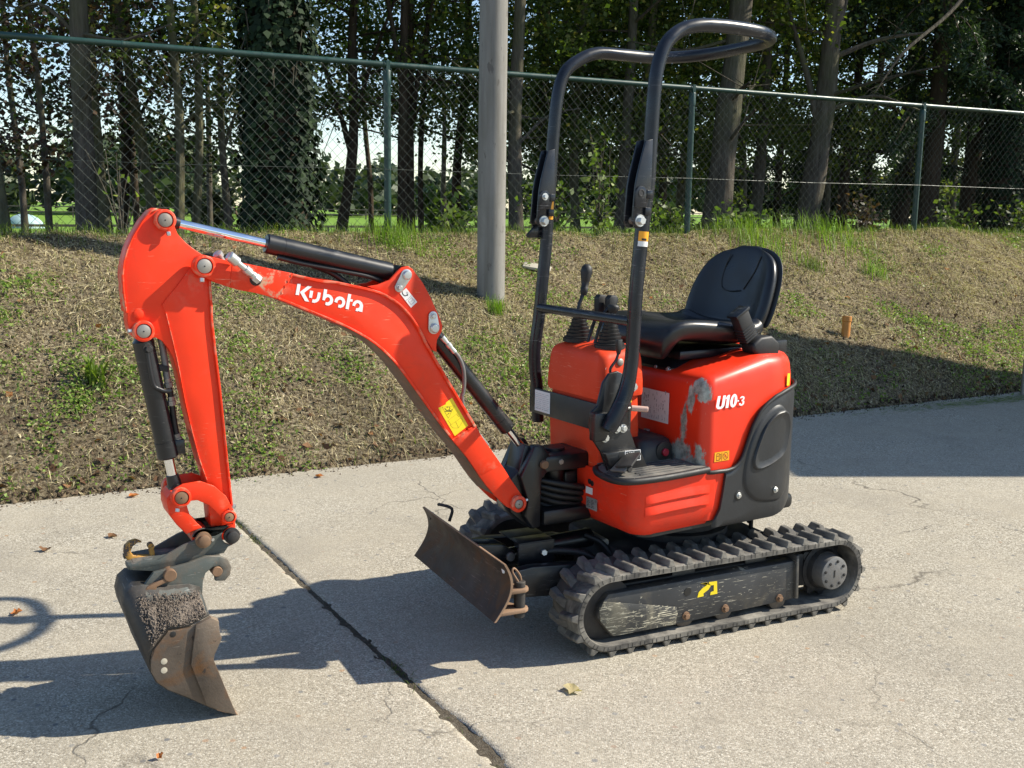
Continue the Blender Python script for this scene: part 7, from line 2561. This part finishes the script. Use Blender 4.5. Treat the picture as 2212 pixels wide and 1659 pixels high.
for yy in (0.107, 0.113):
    for dz in (0.0, 0.0035, 0.007):
        bm.faces.new([bm.verts.new(v) for v in ((0.4566, yy, 0.480 + dz), (0.4566, yy + 0.004, 0.480 + dz), (0.4566, yy + 0.004, 0.4812 + dz), (0.4566, yy, 0.4812 + dz))])
    bm.faces.new([bm.verts.new(v) for v in ((0.4566, yy, 0.480), (0.4566, yy + 0.0012, 0.480), (0.4566, yy + 0.0012, 0.488), (0.4566, yy, 0.488))])
o = to_obj('plate_print', bm, 'ink_black', lowc, None, 0)
o['kind'] = 'stuff'
for y, z in ((0.071, 0.548), (0.086, 0.544)):
    rev('lock_hole', (0.4548, y, z), (0.4568, y, z), [(0, 0.0095), (0.001, 0.0095), (0.0013, 0.009)], 'ink_black', lowc, None, 16)

# ------------------------------------------------------------------ floor mat
def floor_mat():
    poly = [(0.440, 0.120), (0.482, 0.140), (0.512, 0.20), (0.520, 0.280), (0.500, 0.322), (0.443, 0.341), (0.331, 0.347), (0.148, 0.338), (0.150, -0.20), (0.420, -0.20)]
    bm = bmesh.new()
    lo = [bm.verts.new((x, y, 0.600)) for x, y in poly]
    hi = [bm.verts.new((x, y, 0.621)) for x, y in poly]
    bm.faces.new(lo[::-1])
    bm.faces.new(hi)
    for i in range(len(poly)):
        j = (i + 1) % len(poly)
        bm.faces.new((lo[i], lo[j], hi[j], hi[i]))
    bmesh.ops.recalc_face_normals(bm, faces=bm.faces)
    bevel_bm(bm, 0.007, 3)
    m = to_obj('floor_mat', bm, 'mat_rubber', EX, FU, 40)
    for k in range(9):
        y = 0.12 + 0.024 * k
        x1 = 0.46 if y < 0.27 else 0.43
        box('mat_rib', (0.19, y - 0.004, 0.6205), (x1, y + 0.004, 0.6245), 'mat_rubber', m, None, 0.0015)
    return m


fm = floor_mat()
tube('mat_lip', [(0.455, 0.128, 0.612), (0.484, 0.142, 0.612), (0.514, 0.20, 0.611), (0.523, 0.28, 0.611), (0.502, 0.325, 0.611), (0.443, 0.344, 0.611), (0.331, 0.350, 0.611), (0.150, 0.341, 0.611)], 0.012, 'rubber_black', fm, None, 10, 5)

# ------------------------------------------------------------------ control console
def console_ring(z, ins, drop=0.0):
    pts = rrect(0.265 + ins, 0.448 - ins, -0.208 + ins, 0.118 - ins, (0.028, 0.028, 0.03, 0.03), 8)
    return [(x, y, z) for x, y in pts]


con = loft('control_console', [console_ring(z, i) for z, i in ((0.565, 0.020), (0.575, 0.010), (0.59, 0.004), (0.72, 0.0), (0.86, 0.006))], 'red_cowl', EX, FU, 50)
con['label'] = 'red control console in front of the seat'


def cowl_ring(z, ins):
    pts = rrect(0.258 + ins, 0.458 - ins * 1.1, -0.214 + ins, 0.126 - ins, (0.030, 0.030, 0.03, 0.03), 8)
    out = []
    for x, y in pts:
        front = max(0.0, (x - 0.30) / 0.15)
        sag = 0.020 * front * (1 - ((y + 0.045) / 0.17) ** 2) if z < 0.88 else 0.0
        slope = (-0.024 * abs((y + 0.045) / 0.17) ** 2.0 - 0.012 * front) * (z - 0.90) / 0.13 if z > 0.90 else 0.0
        out.append((x, y, z - sag + slope))
    return out


cowl = loft('console_cowl', [cowl_ring(z, i) for z, i in ((0.848, 0.012), (0.850, 0.002), (0.860, 0.0), (0.90, 0.001), (0.985, 0.006), (1.012, 0.010), (1.024, 0.016), (1.031, 0.026), (1.034, 0.040), (1.035, 0.075))], 'red_cowl', con, None, 50)
prism('cowl_label', [(0.435, 0.945), (0.392, 0.948), (0.392, 0.960), (0.435, 0.957)], 0.1165, 0.1180, 'ink_red', con, None, 0.0)
strokes('cowl_print', [[(0.432, 0.951), (0.398, 0.954)], [(0.434, 0.946), (0.393, 0.949), (0.393, 0.959), (0.434, 0.956), (0.434, 0.946)]], 0.1181, 0.0018, 'decal_white', con, 0.0003)
rev('key_switch', (0.375, 0.112, 0.972), (0.375, 0.135, 0.972), [(0, 0.013), (0.012, 0.013), (0.014, 0.010)], 'pin_steel', con, None, 16)


def lever(x, y, zb, knob, top, r0, label, twin=False):
    """rubber boot, bent steel rod, black grip"""
    prof = []
    h = 0.085
    for k in range(7):
        z0 = h * k / 7
        r = r0 * (1 - 0.62 * (k / 7) ** 0.8)
        prof += [(z0, r), (z0 + h / 14, r * 1.02), (z0 + h / 11, r * 0.86)]
    prof.append((h, r0 * 0.30))
    bt_ = rev('lever_boot', (x, y, zb), (x, y, zb + 1), [(-0.012, r0 * 1.12), (0, r0 * 1.12)] + prof, 'rubber_black', EX, FU, 28, 50)
    bt_['label'] = label
    top = Vector(top)
    a = Vector((x, y, zb + h * 0.8))
    mid = a.lerp(top, 0.45) + Vector((0.012, 0, 0))
    tube('lever_rod', [a, mid, top], 0.007, 'black_paint', bt_, None, 10, 5)
    kd = (Vector(knob) - top)
    L = kd.length
    rev('lever_grip', top, Vector(knob), [(-0.012, 0.010), (0.0, 0.014), (L * 0.15, 0.015), (L * 0.18, 0.012), (L * 0.40, 0.016), (L * 0.72, 0.022), (L * 0.90, 0.019), (L, 0.008)], 'rubber_black', bt_, None, 20, 60)
    return bt_


lever(0.372, -0.125, 1.030, (0.338, -0.13, 1.295), (0.350, -0.13, 1.195), 0.052, 'ribbed rubber boot of the left control lever')
lever(0.362, 0.045, 1.024, (0.345, 0.04, 1.165), (0.352, 0.04, 1.125), 0.050, 'ribbed rubber boot of the right control lever')
for k, (x, z, y) in enumerate(((0.330, 1.188, -0.055), (0.312, 1.184, -0.015))):
    t_ = tube('travel_lever', [(0.388, y, 1.00), (0.370, y, 1.06), (0.345, y, 1.125), (0.335 - 0.012 * k, y, 1.15)], 0.0065, 'black_paint', EX, FU, 8, 4)
    prism('lever_tab', [(x + 0.020, 1.125), (x - 0.006, 1.123), (x - 0.022, 1.176), (x - 0.012, 1.190), (x + 0.012, 1.192), (x + 0.022, 1.180)], y - 0.014, y + 0.014, 'rubber_black', t_, None, 0.004)
# small bent lever beside the console
t_ = tube('lock_lever', [(0.400, 0.142, 1.012), (0.410, 0.142, 0.985), (0.434, 0.142, 0.955), (0.424, 0.142, 0.925), (0.408, 0.142, 0.893)], 0.0048, 'black_paint', EX, FU, 8, 4)
prism('lever_tab', [(0.411, 1.055), (0.389, 1.055), (0.391, 1.025), (0.397, 1.004), (0.404, 1.004), (0.409, 1.025)], 0.134, 0.150, 'rubber_black', t_, None, 0.003)
box('lever_stop', (0.410, 0.132, 0.880), (0.432, 0.150, 0.915), 'black_paint', t_, None, 0.002)

# ------------------------------------------------------------------ roll bar
near_leg = [(0.530, 0.258, 0.775), (0.515, 0.262, 0.800), (0.496, 0.266, 0.835), (0.468, 0.268, 0.895), (0.452, 0.27, 0.965), (0.444, 0.27, 1.06), (0.440, 0.27, 1.20), (0.428, 0.27, 1.36), (0.412, 0.27, 1.52)]
near_up = [(0.412, 0.27, 1.50), (0.402, 0.27, 1.58), (0.398, 0.27, 1.72), (0.391, 0.27, 1.86), (0.378, 0.268, 1.945), (0.345, 0.266, 2.015), (0.285, 0.263, 2.062), (0.212, 0.268, 2.084), (0.104, 0.270, 2.092), (-0.03, 0.268, 2.092), (-0.115, 0.246, 2.091), (-0.195, 0.193, 2.090), (-0.244, 0.110, 2.089), (-0.256, 0.00, 2.086), (-0.244, -0.11, 2.080), (-0.205, -0.196, 2.074), (-0.130, -0.250, 2.067), (-0.04, -0.269, 2.061), (0.095, -0.270, 2.059), (0.216, -0.270, 2.054), (0.300, -0.270, 2.020), (0.356, -0.270, 1.975), (0.383, -0.270, 1.905), (0.398, -0.270, 1.79), (0.407, -0.270, 1.66), (0.412, -0.270, 1.555), (0.416, -0.270, 1.50)]
far_leg = [(0.417, -0.270, 1.52), (0.424, -0.270, 1.36), (0.436, -0.270, 1.235), (0.448, -0.272, 1.10), (0.462, -0.275, 0.985), (0.458, -0.278, 0.90), (0.448, -0.278, 0.83), (0.440, -0.278, 0.70)]
rops = tube('roll_bar', near_up, 0.0226, 'rops_paint', EX, FU, 18, 5)
rops['label'] = 'black tubular roll bar hoop'
lg1 = tube('roll_bar_leg', near_leg, [0.026, 0.028, 0.0275, 0.0265, 0.0237, 0.0235, 0.0235, 0.0235, 0.0235], 'rops_paint', EX, FU, 18, 5)
lg2 = tube('roll_bar_leg', far_leg, 0.0226, 'rops_paint', EX, FU, 18, 5)
tube('cross_bar', [(0.452, -0.262, 1.130), (0.450, 0.262, 1.132)], 0.0165, 'rops_paint', rops, None, 14)


def hinge(y, side, x0, dz, leg, empty_top):
    """folding hinge: two cheek plates in front of the tube, stiffener fin above, pins through"""
    for k, yy in enumerate((y - 0.022, y + 0.018)):
        prism('hinge_plate', [(x0 - 0.010, 1.715 + dz), (x0 + 0.020, 1.708 + dz), (x0 + 0.048, 1.606 + dz), (x0 + 0.056, 1.565 + dz), (x0 + 0.064, 1.455 + dz), (x0 + 0.052, 1.436 + dz), (x0 + 0.028, 1.436 + dz), (x0 + 0.016, 1.450 + dz), (x0 + 0.004, 1.500 + dz), (x0 - 0.010, 1.560 + dz)], yy, yy + 0.008, 'rops_paint', leg, None, 0.002)
    prism('hinge_tab', arc_pts((x0 + 0.036, 1.545 + dz), 0.022, 0, 180, 10) + [(x0 + 0.014, 1.500 + dz), (x0 + 0.058, 1.500 + dz)], y + 0.0265, y + 0.032, 'rops_paint', leg, None, 0.001)
    for z_, r_ in ((1.545 + dz, 0.009),):
        if empty_top:
            rev('hinge_hole', (x0 + 0.036, y + 0.0318, z_), (x0 + 0.036, y + 0.035, z_), [(0, 0.0125), (0.0018, 0.0125), (0.0022, 0.009), (0.001, 0.008)], 'dark_steel', leg, None, 18)
        else:
            hexbolt('hinge_bolt', (x0 + 0.036, y + 0.032, z_), (0, 1, 0), 0.009, 0.012, 'zinc', leg)
    hexbolt('hinge_bolt', (x0 + 0.036, y + 0.026, 1.458 + dz), (0, 1, 0), 0.0135, 0.020, 'zinc', leg)
    cyl('hinge_pin', (x0 + 0.036, y - 0.034, 1.458 + dz), (x0 + 0.036, y + 0.026, 1.458 + dz), 0.012, 'pin_steel', leg)
    box('tube_sleeve', (x0 - 0.006, y + 0.012, 1.475 + dz), (x0 + 0.018, y + 0.034, 1.500 + dz), 'rops_paint', leg, None, 0.003)
    box('tube_sleeve', (x0 - 0.010, y + 0.012, 1.528 + dz), (x0 + 0.014, y + 0.034, 1.555 + dz), 'rops_paint', leg, None, 0.003)


hinge(0.27, 1, 0.420, 0.0, lg1, True)
hinge(-0.27, -1, 0.420, -0.012, lg2, False)
prism('stop_plate', [(0.438, 1.385), (0.500, 1.385), (0.505, 1.395), (0.470, 1.430), (0.438, 1.430)], -0.285, -0.277, 'rops_paint', lg2, None, 0.002)


def tube_sticker(name, p0, p1, r, a0, a1, mat, parent, n=8):
    """label bent round a tube, between angles a0 and a1 about its axis"""
    p0, p1 = Vector(p0), Vector(p1)
    ax = (p1 - p0).normalized()
    u = Vector((1, 0, 0))
    u = (u - ax * u.dot(ax)).normalized()
    v = Vector((0, 1, 0))
    v = (v - ax * v.dot(ax) - u * v.dot(u)).normalized()
    bm = bmesh.new()
    rows = []
    for i in range(n + 1):
        a = R(a0 + (a1 - a0) * i / n)
        d = u * math.cos(a) + v * math.sin(a)
        rows.append((bm.verts.new(p0 + d * r), bm.verts.new(p1 + d * r)))
    for a, b in zip(rows, rows[1:]):
        bm.faces.new((a[0], b[0], b[1], a[1]))
    bmesh.ops.recalc_face_normals(bm, faces=bm.faces)
    return to_obj(name, bm, mat, parent, None, 60)


tube_sticker('orange_sticker', (0.4222, 0.27, 1.423), (0.4250, 0.27, 1.392), 0.0245, 28, 118, 'sticker_orange', lg1)
tube_sticker('white_sticker', (0.4250, 0.27, 1.3915), (0.4262, 0.27, 1.375), 0.0245, 28, 118, 'sticker_white', lg1)
tube_sticker('sticker_print', (0.4240, 0.27, 1.401), (0.4246, 0.27, 1.394), 0.0249, 55, 95, 'ink_black', lg1)
tube_sticker('orange_sticker', (0.4175, -0.27, 1.528), (0.4210, -0.27, 1.452), 0.0245, 45, 112, 'sticker_orange', lg2)

# band round the console and the near foot bracket
band = prism('front_band', [(0.735, -0.285), (0.735, 0.215), (0.832, 0.215), (0.832, -0.285)], 0, 1, 'black_paint', EX, FU, 0.0) if False else None
bd = bmesh.new()
add_box(bd, (0.4575, -0.292, 0.737), (0.4655, 0.205, 0.832))
add_box(bd, (0.440, -0.300, 0.737), (0.4655, -0.290, 0.832))
bmesh.ops.recalc_face_normals(bd, faces=bd.faces)
bevel_bm(bd, 0.003)
band = to_obj('front_band', bd, 'cover_plastic', EX, FU)
band['label'] = 'black steel band across the console front'
box('paper_label', (0.4656, -0.262, 0.748), (0.4666, -0.165, 0.826), 'sticker_white', band, None, 0.0)
bm = bmesh.new()
rl = random.Random(9)
for k in range(9):
    z = 0.757 + 0.0072 * k
    y = -0.255
    while y < -0.180:
        ln = rl.uniform(0.008, 0.03)
        y1 = min(y + ln, -0.172)
        th = 0.0026 if k == 0 else 0.0014
        bm.faces.new([bm.verts.new(v) for v in ((0.4670, y, z), (0.4670, y1, z), (0.4670, y1, z + th), (0.4670, y, z + th))])
        y = y1 + rl.uniform(0.002, 0.008)
o = to_obj('label_print', bm, 'ink_grey', band, None, 0)
o['kind'] = 'stuff'
fbk = prism('foot_bracket', [(0.520, 0.925), (0.495, 0.955), (0.460, 0.960), (0.415, 0.940), (0.385, 0.912), (0.384, 0.888), (0.402, 0.850), (0.410, 0.800), (0.398, 0.752), (0.375, 0.700), (0.335, 0.622), (0.490, 0.622), (0.520, 0.690), (0.560, 0.742), (0.572, 0.790), (0.566, 0.830), (0.540, 0.850)], 0.205, 0.216, 'black_paint', EX, FU, 0.002, 45)
fbk['label'] = 'black bracket holding the near foot of the roll bar'
prism('bracket_fin', [(0.575, 0.738), (0.575, 0.832), (0.520, 0.832), (0.500, 0.780), (0.530, 0.735)], 0.2165, 0.250, 'black_paint', fbk, None, 0.006)
box('bracket_web', (0.386, 0.119, 0.632), (0.400, 0.204, 0.905), 'black_paint', fbk, None, 0.003)
prism('bracket_foot', [(0.520, 0.690), (0.490, 0.622), (0.335, 0.622), (0.372, 0.690)], 0.216, 0.240, 'black_paint', fbk, None, 0.004)
for x, z in ((0.507, 0.738), (0.459, 0.764), (0.431, 0.763), (0.392, 0.902)):
    hexbolt('bracket_bolt', (x, 0.216, z), (0, 1, 0), 0.0105, 0.014, 'zinc', fbk)
rev('bracket_hole', (0.452, 0.2398, 0.676), (0.452, 0.243, 0.676), [(0, 0.013), (0.0008, 0.013), (0.001, 0.012)], 'ink_black', fbk, None, 18)
strokes('bracket_label', [[(0.437, 0.689), (0.372, 0.687), (0.370, 0.652), (0.436, 0.655), (0.437, 0.689)], [(0.418, 0.684), (0.417, 0.658)], [(0.400, 0.684), (0.399, 0.658)], [(0.394, 0.678), (0.377, 0.677), (0.377, 0.662), (0.394, 0.663), (0.394, 0.678)], [(0.3855, 0.678), (0.3855, 0.662)], [(0.431, 0.681), (0.424, 0.681), (0.424, 0.664), (0.431, 0.664)], [(0.413, 0.681), (0.406, 0.681), (0.406, 0.664), (0.413, 0.664)]], 0.2401, 0.0022, 'decal_white', fbk, 0.0008)
cyl('pull_knob', (0.400, 0.218, 0.830), (0.352, 0.250, 0.826), 0.010, 'knob_pink', fbk)
cyl('pull_rod', (0.440, 0.216, 0.832), (0.398, 0.219, 0.830), 0.005, 'pin_steel', fbk)
box('pull_label', (0.398, 0.2162, 0.850), (0.430, 0.2172, 0.868), 'sticker_yellow', fbk, None, 0.0)
# step box with red button behind the bracket
sbx = loft('floor_box', [[(x, y, z) for x, y in rrect(0.165 + i, 0.335 - i, 0.00, 0.195 - i, (0.03, 0.01, 0.01, 0.03), 5)] for z, i in ((0.615, 0.0), (0.665, 0.004), (0.690, 0.012), (0.700, 0.025))], 'cover_plastic', EX, FU, 50)
rev('button_recess', (0.225, 0.1925, 0.655), (0.225, 0.1965, 0.655), [(0, 0.034), (0.002, 0.034), (0.003, 0.030)], 'ink_black', sbx, None, 20)
rev('red_button', (0.222, 0.194, 0.652), (0.222, 0.205, 0.652), [(0, 0.014), (0.008, 0.014), (0.011, 0.011)], 'button_red', sbx, None, 20)
box('hood_latch', (0.1605, 0.020, 0.665), (0.175, 0.042, 0.700), 'pin_steel', hood, None, 0.003)
# travel pedal, folded
pd = None
for k in range(4):
    rot = Matrix.Rotation(0.35 + 0.12 * k, 3, 'Y') @ Matrix.Rotation(0.5 - 0.25 * k, 3, 'Z')
    o = box('pedal' if k == 0 else 'pedal_plate', (-0.045, -0.030, -0.004), (0.045, 0.030, 0.004), 'mat_rubber' if k % 2 else 'dark_steel', EX if pd is None else pd, FU if pd is None else None, 0.002, rot, (0.452 + 0.010 * k, 0.275 - 0.006 * k, 0.668 - 0.012 * k))
    pd = pd or o
cyl('pedal_shaft', (0.47, 0.22, 0.645), (0.47, 0.31, 0.645), 0.010, 'dark_steel', pd)

# ------------------------------------------------------------------ seat
SY = -0.03


def seat_grid(name, rows, mat, parent, frame=None, thick=0.03, label=None):
    """rows: list of (x, z, half width, bolster dx, bolster dz)"""
    m = 16
    bm = bmesh.new()
    grid = []
    for x, z, hw, bx, bz in rows:
        r = []
        for j in range(m + 1):
            v = -1 + 2 * j / m
            b = abs(v) ** 3.2
            edge = max(0.0, (abs(v) - 0.86) / 0.14) ** 2
            r.append(bm.verts.new((x + bx * b - bx * 0.5 * edge, SY + v * hw, z + bz * b - bz * 0.8 * edge)))
        grid.append(r)
    for a, b in zip(grid, grid[1:]):
        for j in range(m):
            bm.faces.new((a[j], a[j + 1], b[j + 1], b[j]))
    bmesh.ops.recalc_face_normals(bm, faces=bm.faces)
    o = to_obj(name, bm, mat, parent, frame, 0)
    for f in o.data.polygons:
        f.use_smooth = True
    s = o.modifiers.new('thick', 'SOLIDIFY')
    s.thickness = thick
    s.offset = 0.0
    d = o.modifiers.new('soft', 'SUBSURF')
    d.levels = d.render_levels = 2
    if label:
        o['label'] = label
    return o


seat = box('seat_base', (-0.26, -0.17, 0.960), (0.10, 0.12, 0.992), 'black_paint', EX, FU, 0.006)
seat['label'] = 'black seat mounting under the cushion'
loft('seat_stand', [[(x, y, z) for x, y in rrect(-0.24 + i, 0.13 - i, -0.16 + i, 0.11 - i, (0.03, 0.03, 0.03, 0.03), 4)] for z, i in ((0.905, 0.0), (0.93, 0.0), (0.965, 0.03))], 'black_paint', seat, None, 40)
for x, y in ((0.118, 0.02), (0.118, 0.085), (0.02, 0.114)):
    hexbolt('stand_bolt', (x + 0.006, y + 0.003, 0.925), (1, 0.3, 0.2), 0.007, 0.010, 'zinc', seat)
tube('seat_rail', [(0.13, -0.14, 0.995), (0.14, 0.03, 0.992)], 0.007, 'pin_steel', seat, None, 8)
cush = seat_grid('seat_cushion', [(0.150, 0.985, 0.150, 0.0, 0.0), (0.185, 1.005, 0.185, -0.01, 0.0), (0.200, 1.035, 0.200, -0.02, -0.005), (0.180, 1.062, 0.208, -0.02, 0.008), (0.120, 1.066, 0.216, 0, 0.022), (0.020, 1.052, 0.222, 0, 0.034), (-0.100, 1.034, 0.226, 0, 0.045), (-0.190, 1.026, 0.226, 0.01, 0.055), (-0.245, 1.034, 0.222, 0.03, 0.060), (-0.275, 1.062, 0.218, 0.045, 0.05)], 'vinyl', EX, FU, 0.072, 'black vinyl seat cushion')
back = seat_grid('backrest', [(-0.268, 1.050, 0.205, 0.055, 0.03), (-0.288, 1.085, 0.214, 0.070, 0.01), (-0.306, 1.130, 0.218, 0.075, 0), (-0.326, 1.190, 0.214, 0.070, 0), (-0.344, 1.245, 0.202, 0.055, 0), (-0.360, 1.292, 0.178, 0.040, -0.004), (-0.372, 1.324, 0.140, 0.025, -0.010), (-0.380, 1.343, 0.088, 0.012, -0.014), (-0.388, 1.348, 0.030, 0.0, -0.006)], 'vinyl', EX, FU, 0.036, 'black vinyl backrest with rounded top')
# moulded back shell behind the padding
seat_grid('back_shell', [(-0.292, 1.050, 0.212, 0.055, 0.03), (-0.312, 1.085, 0.222, 0.070, 0.01), (-0.330, 1.130, 0.226, 0.075, 0), (-0.350, 1.190, 0.222, 0.070, 0), (-0.368, 1.245, 0.210, 0.055, 0), (-0.384, 1.294, 0.186, 0.040, -0.004), (-0.396, 1.328, 0.148, 0.025, -0.010), (-0.404, 1.349, 0.094, 0.012, -0.014), (-0.412, 1.355, 0.032, 0.0, -0.006)], 'cover_plastic', back, None, 0.006)
# seam lines of the backrest padding
for pts in ([(-0.344, -0.10, 1.325), (-0.325, -0.115, 1.26), (-0.306, -0.105, 1.20), (-0.300, -0.06, 1.185), (-0.302, 0.0, 1.190)], [(-0.344, 0.06, 1.322), (-0.326, 0.045, 1.26), (-0.306, 0.012, 1.195)]):
    tube('seam', pts, 0.0022, 'rubber_black', back, None, 6, 5)
# safety belt reel and buckle on the near side
bk_ = prism('belt_reel', [(-0.255, 0.975), (-0.215, 0.965), (-0.165, 0.968), (-0.125, 0.990), (-0.120, 1.020), (-0.160, 1.045), (-0.215, 1.048), (-0.255, 1.020)], 0.195, 0.262, 'rubber_black', EX, FU, 0.010, 50)
bk_['label'] = 'black safety belt reel beside the seat'
prism('reel_flap', [(-0.13, 0.995), (-0.10, 0.980), (-0.06, 0.955), (-0.045, 0.962), (-0.09, 1.000), (-0.13, 1.02)], 0.21, 0.262, 'rubber_black', bk_, None, 0.004) if False else None
rt = Matrix.Rotation(R(30), 3, 'Y')
ar = box('belt_buckle', (-0.030, -0.022, -0.012), (0.030, 0.022, 0.105), 'rubber_black', bk_, None, 0.006, rt, (-0.125, 0.225, 1.045))
for k in range(5):
    box('buckle_rib', (-0.032, -0.024, 0.0), (0.032, 0.024, 0.005), 'cover_plastic', bk_, None, 0.001, rt, tuple(Vector((-0.125, 0.225, 1.045)) + rt @ Vector((0, 0, -0.006 + 0.011 * k))))
box('buckle_slot', (-0.036, -0.026, 0.098), (0.036, 0.026, 0.110), 'black_paint', bk_, None, 0.003, rt, (-0.125, 0.225, 1.045))
box('seat_rear_frame', (-0.345, 0.04, 0.965), (-0.27, 0.215, 1.020), 'black_paint', seat, None, 0.004)
hexbolt('frame_bolt', (-0.262, 0.218, 0.990), (0.4, 1, 0), 0.009, 0.012, 'zinc', seat)
prism('far_armrest', [(0.06, 1.050), (-0.03, 1.052), (-0.06, 1.098), (-0.02, 1.104), (0.04, 1.085)], -0.285, -0.262, 'rubber_black', seat, None, 0.006)
